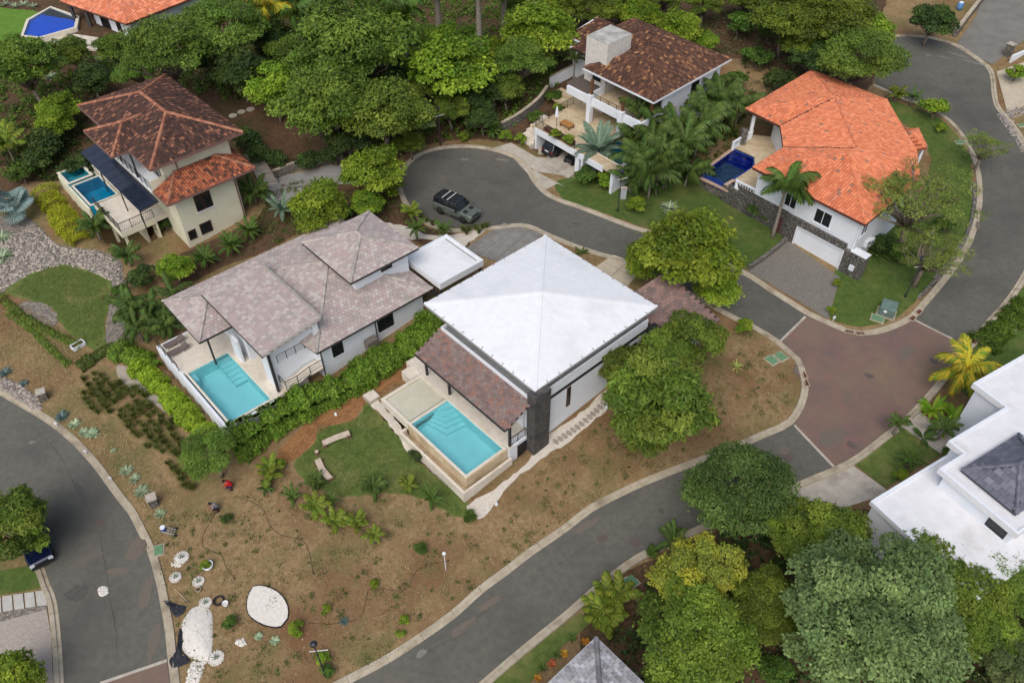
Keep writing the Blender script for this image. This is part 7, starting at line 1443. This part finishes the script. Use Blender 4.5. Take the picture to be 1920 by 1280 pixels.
# log seats
M_log = mat('peeled_log', S(204,190,172), S(182,164,144), scale=3, rough=.9, bump=.02); M_logend = mat('log_end', S(120,96,78), S(96,76,62), scale=5, rough=.95)
def log_seat(label, pts):
    P = [np.array(at(*p)[:2]) for p in pts]; z = h(*P[0]); o = Vector((*P[0], z)); e = empty('log_seat', o, label, 'bench'); q = [Vector((*p, h(*p))) - o for p in P]; d = (q[-1] - q[0]).normalized(); n = Vector((-d.y, d.x, 0)) * .27
    mb = MB()
    for a, b in zip(q[:-1], q[1:]): mb.hexa([a - n + Vector((0, 0, .28)), b - n + Vector((0, 0, .28)), b + n + Vector((0, 0, .28)), a + n + Vector((0, 0, .28))], [a - n * .85 + Vector((0, 0, .44)), b - n * .85 + Vector((0, 0, .44)), b + n * .85 + Vector((0, 0, .44)), a + n * .85 + Vector((0, 0, .44))])
    link('seat', mb.mesh('seat'), M_log, e)
    for a in (q[0], q[-1]): mb = MB(); m_ = a + (q[1] - q[0]).normalized() * (.12 if a is q[0] else -.12); mb.tube([m_ - n * 1.3 + Vector((0, 0, .16)), m_ + n * 1.3 + Vector((0, 0, .18))], [.2, .17], 9); link('support_log', mb.mesh('support_log'), M_logend, e)
log_seat('pale split-log bench at the upper edge of the pool lawn', [(606,836),(630,825),(656,816)]); log_seat('bent pale log bench at the left edge of the pool lawn', [(597,866),(605,884),(620,902)])
b = at(595, 851); e = empty('tree_stump', b, 'short cut stump between the two log benches', 'stump'); mb = MB(); mb.lathe([(.2, -.1), (.18, .35)], (0, 0, 0), 10); link('bark', mb.mesh('bark'), M_logend, e); mb = MB(); mb.lathe([(.165, .35), (.16, .362)], (0, 0, 0), 10); link('cut_face', mb.mesh('cut_face'), M_log, e)
# stepping stones beside the white wall: pieces of the path
path = empty('stone_path', (0, 0, 0), kind='structure'); M_step = mat('step_stone', S(164,154,144), S(146,136,126), scale=4, rough=.9)
SP = smooth_line([(1042,828),(1074,807),(1104,783),(1138,750)], step=10.0)
for k in range(14):
    t = k / 13 * (len(SP) - 1); i = int(t); f_ = t - i; q = SP[i] if i + 1 >= len(SP) else (SP[i][0] * (1 - f_) + SP[i + 1][0] * f_, SP[i][1] * (1 - f_) + SP[i + 1][1] * f_); b = at(*q)
    mb = MB(); n = 12; pts = [(b[0] + .2 * math.cos(a) * math.cos(R(42.5)) - .31 * math.sin(a) * math.sin(R(42.5)), b[1] + .2 * math.cos(a) * math.sin(R(42.5)) + .31 * math.sin(a) * math.cos(R(42.5))) for a in np.linspace(0, 6.283, n, endpoint=False)]; mb.prism(pts, b[2], b[2] + .07 + .004 * (k % 3)); mb.build('stepping_stone', M_step, path)
for k, (x, y) in enumerate(((437,218),(453,211),(470,206))):
    b = at(x, y); mb = MB(); mb.prism([(b[0] + .5 * math.cos(a), b[1] + .5 * math.sin(a)) for a in np.linspace(0, 6.283, 14, endpoint=False)], b[2], b[2] + .12); mb.build('stepping_stone', M_conc2, path)
# loungers
def lounger(label, u, v):
    o = F2(u, v, .0); e = empty('sun_lounger', o, label, 'lounger', 'loungers on the grey house deck'); e.rotation_euler = (0, 0, R(42.5)); M_t = mat('taupe_fabric', S(116,104,100), S(100,90,86), scale=8, rough=.9)
    for nm, bx_ in (('seat', (-.95, .35, -.32, .32, .3, .38)),): mb = MB(); mb.box(*bx_); link(nm, mb.mesh(nm), M_t, e)
    mb = MB(); mb.hexa([(.35, -.32, .3), (.95, -.32, .55), (.95, .32, .55), (.35, .32, .3)], [(.33, -.32, .38), (.92, -.32, .63), (.92, .32, .63), (.33, .32, .38)]); link('backrest', mb.mesh('backrest'), M_t, e)
    for x in (-.85, .3):
        for y in (-.28, .28): mb = MB(); mb.bar((x, y, 0), (x, y, .32), .05); link('leg', mb.mesh('leg'), M_white, e)
lounger('brown sun lounger nearest the corner of the grey house deck', -7.6, 12.5); lounger('brown sun lounger nearer the pool on the grey house deck', -7.8, 11.3)
# works on the garden slope -------------------------------------------
def gravel_disc(label, px, py, rpx, plant=True):
    b = at(px, py); r = rpx * depth_of(b) / CAM_F; e = empty('gravel_ring', b, label, 'planter', 'white gravel planting rings'); mb = MB(); mb.lathe([(r, -.05), (r, .08), (r * .85, .13), (.02, .15)], (0, 0, 0), 18); link('gravel', mb.mesh('gravel'), M_stoneW, e)
    mb = MB()
    for k in range(18): a = k * .349 + random.uniform(-.06, .06); s = random.uniform(.06, .09) * max(.8, r); c = Vector((r * math.cos(a), r * math.sin(a), .1)); mb.lathe([(s * .6, -.1), (s, -.02), (s * .8, .07), (s * .2, .1)], c, 6)
    link('edging_stones', mb.mesh('edging_stones'), M_stoneW, e, kind='stuff')
    if plant:
        mb = MB()
        for k in range(9): a = k * 2.4; mb.cur = tuple(S(92,112,92)[:3]); d = Vector((math.cos(a), math.sin(a), 0)); sd = Vector((-d.y, d.x, 0)) * .035; mb.poly([Vector((0, 0, .12)) - sd, d * .28 + Vector((0, 0, .35)) - sd * .4, d * .28 + Vector((0, 0, .35)) + sd * .4, Vector((0, 0, .12)) + sd])
        link('succulent', mb.mesh('succulent'), M_leaf, e)
for lb_, x, y, r_ in (('largest white gravel ring, with stones spilled at its left',341,1046,13),('small white gravel ring left of the pair by the kerb',330,1083,10),('small white gravel ring right of the pair by the kerb',373,1091,10),('white gravel ring touching the top of the gravel heap',386,1131,11),('white gravel ring at the lower right of the gravel heap',406,1234,14)): gravel_disc(lb_, x, y, r_)
bed = [(475,1100),(488,1098),(510,1104),(528,1116),(540,1137),(540,1160),(528,1175),(508,1176),(485,1168),(466,1152),(463,1130),(468,1112)]
B = smooth_line(gp(bed), closed=True, step=.35); o = at(502, 1138); e = empty('gravel_bed', o, 'oval white gravel bed with small plants on the bare slope', 'gravel bed')
sh = sheet('gravel', B, M_stoneW, .12, step=.5, kind=None, parent=e); sh.location = -Vector(o)
mb = MB()
for a, b in zip(B, B[1:] + B[:1]): mb.bar((*a, h(*a) + .07), (*b, h(*b) + .07), .05, .16)
mb.build('edging', M_black, e)
for lb_, x, y, r_ in (('yellow-green tuft in the middle of the oval gravel bed',502,1138,7),('brown spiky plant at the top of the oval gravel bed',508,1120,6),('reddish plant at the bottom of the oval gravel bed',519,1158,6),('small spiky plant at the left of the oval gravel bed',480,1142,6)): blade_plant(lb_, x, y, r_, 20, BRIGHT if 'yellow' in lb_ else [S(120,110,84), S(104,96,76)], .12, .25, each=False)
heap = [(360,1140),(378,1136),(396,1146),(399,1180),(398,1215),(393,1240),(372,1238),(350,1228),(340,1212),(338,1180),(346,1158)]
HB = smooth_line(gp(heap), closed=True, step=.3); c = np.mean(HB, 0); rg = np.random.default_rng(3); V = []; Q = []; n = len(HB)
for t in np.linspace(0, 1, 9):
    for p_ in HB: q = c + (np.array(p_) - c) * (1 - t); V.append([q[0], q[1], h(*q) + .02 + .32 * (1 - (1 - t) ** 2) + rg.uniform(-.035, .035) * (t > 0)])
for i in range(8):
    for j in range(n): Q.append([i * n + j, i * n + (j + 1) % n, (i + 1) * n + (j + 1) % n, (i + 1) * n + j])
o = at(370, 1190); e = empty('gravel_heap', o, 'heap of white gravel spread beside the left kerb', 'gravel heap'); V = np.array(V) - np.array(o); link('heap', np_mesh('heap', V, Q), M_stoneW, e)
def pebbles(name, label, poly_px, n, s0, s1, m, cat='stones', kind='stuff', zup=.0, cols=None):
    """loose stones, real little solids, too many to pick apart"""
    P = gp(poly_px); X = np.array(P); rg = np.random.default_rng(n); pts = []
    while len(pts) < n: q = rg.uniform(X.min(0), X.max(0), (n * 2, 2)); q = q[inside(P, q[:, 0], q[:, 1])]; pts += list(q)
    pts = np.array(pts[:n]); z = hN(pts[:, 0], pts[:, 1]); s = rg.uniform(s0, s1, n)[:, None]; base = np.array([[-1, -1, -.3], [1, -1, -.3], [1, 1, -.3], [-1, 1, -.3], [-.6, -.6, .6], [.6, -.6, .6], [.6, .6, .6], [-.6, .6, .6]])
    a = rg.uniform(0, 6.28, n); ca, sa = np.cos(a), np.sin(a); B_ = base[None] * (s[:, None] * rg.uniform(.6, 1.2, (n, 1, 3))); Vx = B_[..., 0] * ca[:, None] - B_[..., 1] * sa[:, None]; Vy = B_[..., 0] * sa[:, None] + B_[..., 1] * ca[:, None]
    V = np.stack([Vx + pts[:, 0:1], Vy + pts[:, 1:2], B_[..., 2] + z[:, None] + zup + s * .3], -1).reshape(-1, 3); f = np.array([[4, 5, 6, 7], [0, 1, 5, 4], [1, 2, 6, 5], [2, 3, 7, 6], [3, 0, 4, 7]]); Q = (f[None] + 8 * np.arange(n)[:, None, None]).reshape(-1, 4)
    col = None
    if cols is not None: col = np.repeat(pick(cols, None, n, rg) * rg.uniform(.8, 1.15, n)[:, None], 5, 0)
    return link(name, np_mesh(name, V, Q, col), m, None, kind, label, cat)
M_peb = mat_col('pebbles', rough=.9)
pebbles('white_stones', 'tumble of white stones below the gravel heap', [(362,1240),(385,1240),(378,1262),(372,1278),(348,1278),(352,1262)], 160, .06, .13, M_stoneW)
pebbles('white_stones', 'small pile of white stones right of the gravel heap', [(440,1200),(458,1196),(462,1208),(445,1212)], 34, .06, .12, M_stoneW)
pebbles('white_stones', 'white stones spilled at the largest gravel ring', [(322,1054),(340,1056),(338,1062),(322,1060)], 20, .05, .09, M_stoneW)
pebbles('white_stones', 'white rubble filling a pit in the left road', [(184,1102),(200,1098),(203,1112),(188,1118)], 150, .05, .1, M_stoneW, zup=.03)
pebbles('bank_rocks', 'loose grey rocks on the bank above the left kerb', [(0,705),(30,718),(70,745),(78,765),(60,768),(30,745),(0,728)], 420, .07, .2, M_peb, cols=[S(150,142,134), S(128,120,114), S(168,158,148)])
pebbles('gravel_stones', 'coarse river gravel in the garden left of the cream villa', [(0,450),(70,425),(110,462),(180,472),(225,492),(228,540),(205,525),(170,508),(120,495),(60,512),(0,545)], 5200, .05, .15, M_peb, cols=[S(132,126,120), S(108,102,98), S(164,154,142), S(182,172,158)])
pebbles('kerb_gravel', 'rubble strip behind the kerb of the right-hand bend', [(1828,340),(1834,395),(1818,448),(1790,492),(1760,525),(1752,520),(1785,480),(1810,440),(1824,395),(1820,345)], 500, .06, .14, M_peb, cols=[S(150,142,134), S(128,120,114)])
pebbles('slope_stones', 'stones round the bend of the slab drive', [(1868,215),(1890,205),(1925,200),(1925,215),(1900,220),(1900,240),(1925,285),(1915,285),(1890,245)], 380, .05, .14, M_peb, cols=[S(160,152,146), S(134,128,122)])
# black sheeting
def tarp(label, pix, seed, amp=.18):
    P = smooth_line(gp(pix), closed=True, step=.25); c = np.mean(P, 0); rg = np.random.default_rng(seed); V = []; n = len(P); Q = []
    for t in np.linspace(0, .97, 6):
        for j, p_ in enumerate(P): q = c + (np.array(p_) - c) * (1 - t); V.append([q[0], q[1], h(*q) + .05 + amp * abs(math.sin(j * .8 + t * 9 + seed)) * (.3 + t) + rg.uniform(0, .06)])
    for i in range(5):
        for j in range(n): Q.append([i * n + j, i * n + (j + 1) % n, (i + 1) * n + (j + 1) % n, (i + 1) * n + j])
    o = at(*pix[0]); e = empty('plastic_sheet', o, label, 'plastic sheet'); link('sheet', np_mesh('sheet', np.array(V) - np.array(o), Q), mat('black_plastic', S(40,42,48), rough=.35, spec=.5), e)
tarp('crumpled black sheeting at the kerb above the gravel heap', [(307,1127),(318,1128),(335,1135),(350,1138),(345,1150),(330,1158),(322,1145)], 1); tarp('black sheeting under the left side of the gravel heap', [(338,1178),(345,1195),(340,1225),(352,1232),(358,1240),(335,1252),(326,1255),(318,1238),(330,1222)], 2)
# buckets, pots, coil, can
def pot(label, px, py, r, hgt, m, fill=None, cat='bucket', nm='bucket'):
    b = at(px, py); e = empty(nm, b, label, cat); mb = MB(); mb.lathe([(r * .75, 0), (r, hgt), (r * .86, hgt), (r * .62, .05)], (0, 0, 0), 16); link('shell', mb.mesh('shell', smooth=True), m, e); mb = MB(); mb.lathe([(r * .8, hgt * .8), (r * .78, hgt * .82)], (0, 0, 0), 14); link('contents', mb.mesh('contents'), fill or M_mulch, e)
pot('white bucket beside the hose coil', 424, 1134, .22, .35, M_white, M_stoneW); pot('round white pot holding the green bush', 391, 1063, .42, .4, M_white, None, 'pot', 'plant_pot'); pot('grey pot by the right gravel ring', 373, 1107, .2, .25, M_conc)
b = at(411, 1127); e = empty('hose_coil', b, 'coil of black hose beside the white bucket', 'hose'); mb = MB(); mb.tube([((.34 + .05 * math.sin(t * .7)) * math.cos(t), (.34 + .05 * math.sin(t * .7)) * math.sin(t), .04 + .012 * t / 2) for t in np.linspace(0, 31, 110)], .025, 5); link('coil', mb.mesh('coil'), M_black, e); mb = MB(); mb.tube([(.36, 0, .2), (.6, .1, .05), (.9, .1, .03)], .025, 5); link('hose_end', mb.mesh('hose_end'), M_black, e)
b = at(323, 1000); e = empty('wire_trolley', b, 'wire trolley carrying a blue and white can on the left bank', 'trolley'); e.rotation_euler = (0, 0, R(100)); mb = MB()
for x in (-.25, .25):
    mb.bar((x, -.3, .1), (x, .5, .8), .04)
    for k in range(5): mb.bar((-.25, -.3 + k * .18, .15 + k * .14), (.25, -.3 + k * .18, .15 + k * .14), .03)
for k in range(4): mb.bar((-.25 + k * .16, -.3, .12), (-.25 + k * .16, .3, .62), .025)
link('frame', mb.mesh('frame'), mat('wire_white', S(206,206,206), rough=.4), e); mb = MB(); mb.lathe([(.2, .62), (.2, .95)], (0, .45, 0), 14); link('can', mb.mesh('can'), mat('can_blue', S(40,70,150), rough=.4), e); mb = MB(); mb.lathe([(.205, .95), (.19, 1.03)], (0, .45, 0), 14); link('can_lid', mb.mesh('can_lid'), M_white, e)
for s in (-1, 1): mb = MB(); mb.tube([(s * .3, -.3, .14), (s * .36, -.3, .14)], .14, 12); link('wheel', mb.mesh('wheel'), M_black, e)
b = at(345, 1110); e = empty('rake', b, 'long-handled rake lying between kerb and gravel rings', 'rake'); q = Vector(at(328,1104)) - Vector(b); q2 = Vector(at(352,1128)) - Vector(b); mb = MB(); mb.tube([q + Vector((0, 0, .05)), q2 + Vector((0, 0, .05))], .022, 5); link('handle', mb.mesh('handle'), M_log, e); mb = MB(); mb.box(q2.x - .2, q2.x + .2, q2.y - .03, q2.y + .03, q2.z + .02, q2.z + .08); link('head', mb.mesh('head'), M_iron, e)
def hose(label, pix):
    L = smooth_line(gp(pix), step=.5); o = Vector((*L[0], h(*L[0]))); e = empty('irrigation_hose', o, label, 'hose'); mb = MB(); mb.tube([Vector((*p, h(*p) + .04)) - o for p in L], .015, 5); link('pipe', mb.mesh('pipe', smooth=True), mat('hose_brown', S(66,56,48), rough=.8), e); mb = MB(); p = L[-1]; mb.tube([Vector((*p, h(*p))) - o, Vector((*p, h(*p) + .12)) - o], .05, 6); link('end_plug', mb.mesh('end_plug'), M_black, e)
hose('black irrigation hose from the workers to the middle of the slope', [(440,930),(480,945),(497,962),(505,985),(525,1002),(540,1007),(565,1012),(578,1030),(588,1075)]); hose('thin black hose looping past the dark agave', [(580,1168),(620,1170),(645,1165),(675,1160),(685,1130),(690,1105),(715,1105),(760,1105),(780,1070),(800,1060),(840,1052)]); hose('dark hose on the left bank by the wire trolley', [(405,960),(390,985),(380,1005),(380,1025),(395,1032),(415,1040),(425,1065),(440,1085)])
# ------------------------------------------------------------------ loose ground cover: litter, weeds, turf, undergrowth
def scatter(name, label, poly_px, n, size, pal, m, hmax=.0, wts=None, aspect=.5, upright=.0, seed=1, clump=0, cat='ground cover', off=.03, avoid=None):
    P = gp(poly_px); X = np.array(P); rg = np.random.default_rng(seed); pts = np.zeros((0, 2))
    if clump:
        cc = rg.uniform(X.min(0), X.max(0), (clump * 3, 2)); cc = cc[inside(P, cc[:, 0], cc[:, 1])][:clump]; k = rg.integers(0, len(cc), n); cr = rg.uniform(.15, 1.0, len(cc)) ** 1.5; pts = cc[k] + rg.normal(size=(n, 2)) * (cr[k] * .45)[:, None]
        zz = hmax * np.abs(rg.normal(size=n)) * cr[k]; tint = rg.uniform(.75, 1.25, len(cc))[k]
    else:
        while len(pts) < n: q = rg.uniform(X.min(0), X.max(0), (n * 2, 2)); pts = np.concatenate([pts, q[inside(P, q[:, 0], q[:, 1])]])
        pts = pts[:n]; zz = rg.uniform(0, 1, n) * hmax; tint = np.ones(n)
    k = np.ones(len(pts), bool)
    for a in (avoid or []): k &= ~inside(a, pts[:, 0], pts[:, 1])
    pts, zz, tint = pts[k], zz[k], tint[k]; n = len(pts)
    z = hN(pts[:, 0], pts[:, 1]) + off + zz; Pn = np.column_stack([pts, z]); N = rg.normal(size=(n, 3)) * (.35 + upright) + np.array([0, 0, 1 - upright * .6])
    V, Q, c = leaf_quads(Pn, N, size, aspect, rg, pick(pal, wts, n, rg) * (tint * rg.uniform(.75, 1.25, n))[:, None]); return link(name, np_mesh(name, V, Q, c), m, None, 'stuff', label, cat)
M_litter = mat_col('litter', rough=.9)
slope = [(440,930),(520,880),(560,900),(640,940),(730,930),(800,945),(880,985),(930,960),(1010,880),(1060,845),(1150,770),(1340,640),(1395,605),(1450,650),(1490,690),(1492,740),(1460,790),(1390,822),(1280,862),(1180,898),(1080,958),(960,1050),(850,1130),(690,1243),(620,1278),(400,1290),(345,1270),(330,1200),(310,1110),(290,1040),(255,970),(330,950)]
scatter('leaf_litter', 'dry leaf litter on the brown slope', slope, 16000, .09, [S(158,136,104), S(174,152,120), S(122,96,68), S(110,80,56), S(206,194,176)], M_litter, wts=[5, 2.5, 4, 3, .25], off=.045, upright=.1, seed=21)
scatter('weeds', 'low green weeds sprouting on the brown slope', slope, 20000, .13, [S(104,118,60), S(124,130,76), S(88,106,54), S(140,134,92)], M_leaf, hmax=.12, clump=520, upright=.4, seed=22)
bankp = [(0,640),(60,655),(130,690),(160,760),(215,800),(270,850),(310,900),(345,945),(300,990),(262,950),(225,900),(170,835),(110,790),(60,755),(0,725)]
scatter('dry_grass', 'dry straw and grass on the left bank', bankp, 9000, .14, [S(170,148,112), S(188,168,132), S(146,122,88), S(120,124,76)], M_litter, hmax=.1, upright=.4, aspect=.25, seed=23, off=.04)
upb = [(0,560),(60,580),(150,640),(155,690),(120,690),(60,650),(0,640)]
scatter('dry_grass', 'straw-coloured grass on the bank below the gravel garden lawn', upb, 6000, .16, [S(176,154,116), S(160,138,100), S(124,126,74)], M_litter, hmax=.15, upright=.5, aspect=.22, seed=24, off=.04)
scatter('leaf_litter', 'dry litter under the left bank hedge', [(530,860),(590,800),(700,745),(800,660),(790,700),(700,750),(600,810),(560,860)], 2500, .1, [S(176,132,92), S(150,106,70), S(120,84,56)], M_litter, off=.05, seed=25)
wood = [(-40,200),(60,90),(200,110),(250,60),(330,-20),(700,-30),(1000,-30),(1085,30),(1060,150),(1000,200),(930,262),(840,262),(740,290),(640,285),(560,235),(500,190),(400,190),(260,150),(220,170),(140,200),(100,330),(-40,330)]
scatter('undergrowth', 'dense green undergrowth beneath the wood', wood, 120000, .3, [S(104,132,52), S(88,114,46), S(124,146,60), S(74,96,42)], M_leaf, hmax=.8, clump=2600, upright=.3, seed=26)
scrub = [(1290,-30),(1470,-30),(1640,-20),(1640,70),(1560,160),(1500,165),(1440,190),(1400,150),(1370,100),(1300,60)]
scatter('scrub_grass', 'wild grey-green scrub grass on the slope behind the brown roof', scrub, 30000, .34, [S(112,118,76), S(92,104,62), S(136,130,98), S(84,96,56)], M_leaf, hmax=.5, clump=900, upright=.5, aspect=.25, seed=27)
scatter('undergrowth', 'green undergrowth below the lower right trees', [(1240,1050),(1400,985),(1500,960),(1640,1000),(1700,1050),(1920,1100),(1930,1300),(1200,1300),(1150,1200)], 20000, .28, [S(60,80,38), S(76,98,46), S(50,66,34)], M_leaf, hmax=.4, clump=600, upright=.3, seed=28)
scatter('undergrowth', 'plants filling the beds between the villa drive and grey roof', [(520,350),(640,335),(735,350),(760,390),(790,420),(700,412),(600,420),(520,460),(450,480),(480,420)], 9000, .2, [S(84,104,46), S(100,118,54), S(112,100,70)], M_leaf, hmax=.3, clump=220, upright=.3, seed=29)
scatter('undergrowth', 'shrubby growth around the terrace villa palms', [(1090,340),(1180,310),(1200,230),(1330,180),(1420,180),(1400,260),(1330,320),(1230,350),(1130,350)], 16000, .3, [S(76,98,42), S(62,82,38), S(110,116,52)], M_leaf, hmax=.6, clump=260, upright=.3, seed=30)
scatter('undergrowth', 'shrubs and flowers in the bed left of the cream villa', [(20,200),(150,200),(190,260),(170,330),(110,340),(60,345),(0,320)], 14000, .22, [S(70,96,44), S(58,80,40), S(96,118,52), S(150,50,50)], M_leaf, wts=[5, 5, 4, .25], hmax=.5, clump=200, upright=.3, seed=31)
GR = [S(86,104,52), S(72,92,46), S(104,116,62), S(124,126,76)]
for i, (lb_, pg_) in enumerate((('short turf of the pool lawn', [(690,756),(674,782),(642,797),(600,804),(595,828),(568,854),(556,872),(578,903),(640,928),(720,922),(790,932),(858,966),(886,960),(855,925),(798,880),(766,850),(733,806)]), ('short turf of the lawn beside the gravel garden', [(20,548),(48,524),(92,501),(130,501),(173,514),(203,528),(203,560),(194,610),(190,652),(150,636),(127,616),(114,598),(97,574),(62,562)]), ('turf of the lawn in front of the orange villa', [(1066,376),(1046,348),(1092,336),(1180,350),(1270,336),(1308,336),(1366,384),(1448,434),(1462,444),(1400,500),(1362,486),(1290,451),(1180,413),(1112,388)]), ('turf of the lawn around the orange villa bend', [(1566,520),(1640,446),(1718,380),(1744,280),(1690,200),(1765,230),(1810,288),(1816,330),(1822,388),(1804,440),(1776,486),(1732,540),(1698,576),(1658,600),(1600,604),(1558,588)]))):
    scatter('turf', lb_, pg_, 14000, .12, GR, M_leaf, hmax=.05, upright=.5, aspect=.2, seed=40 + i, cat='grass', off=.05)

for lb_, x, y, r_, k_ in (('dark plant against the rubble wall below the balustrade',1412,392,22,'darkshrub'),('leafy plant at the rubble wall foot near the maroon door',1440,408,16,'shrub'),('bush under the silvery palm by the upper road lawn',1100,330,24,'shrub'),('yellowish bush beside the silvery palm foot',1140,338,24,'limeshrub'),('bush between silvery palm and drooping palms',1172,332,22,'shrub'),('dark bush below the drooping palm row',1215,350,22,'darkshrub'),('green bush in the terrace planter, left half',1040,252,13,'limeshrub'),('green bush in the terrace planter, right half',1066,263,13,'limeshrub')):
    if 'planter' in lb_:
        b = ray(x, y, 5.3); e = tree('shrub', lb_, x, y, r_, k_, cat='shrub'); e.location = (b[0], b[1], 5.0); s_ = .5; e.scale = (.75, .75, .55)
    else: tree('shrub', lb_, x, y, r_, k_, cat='shrub')
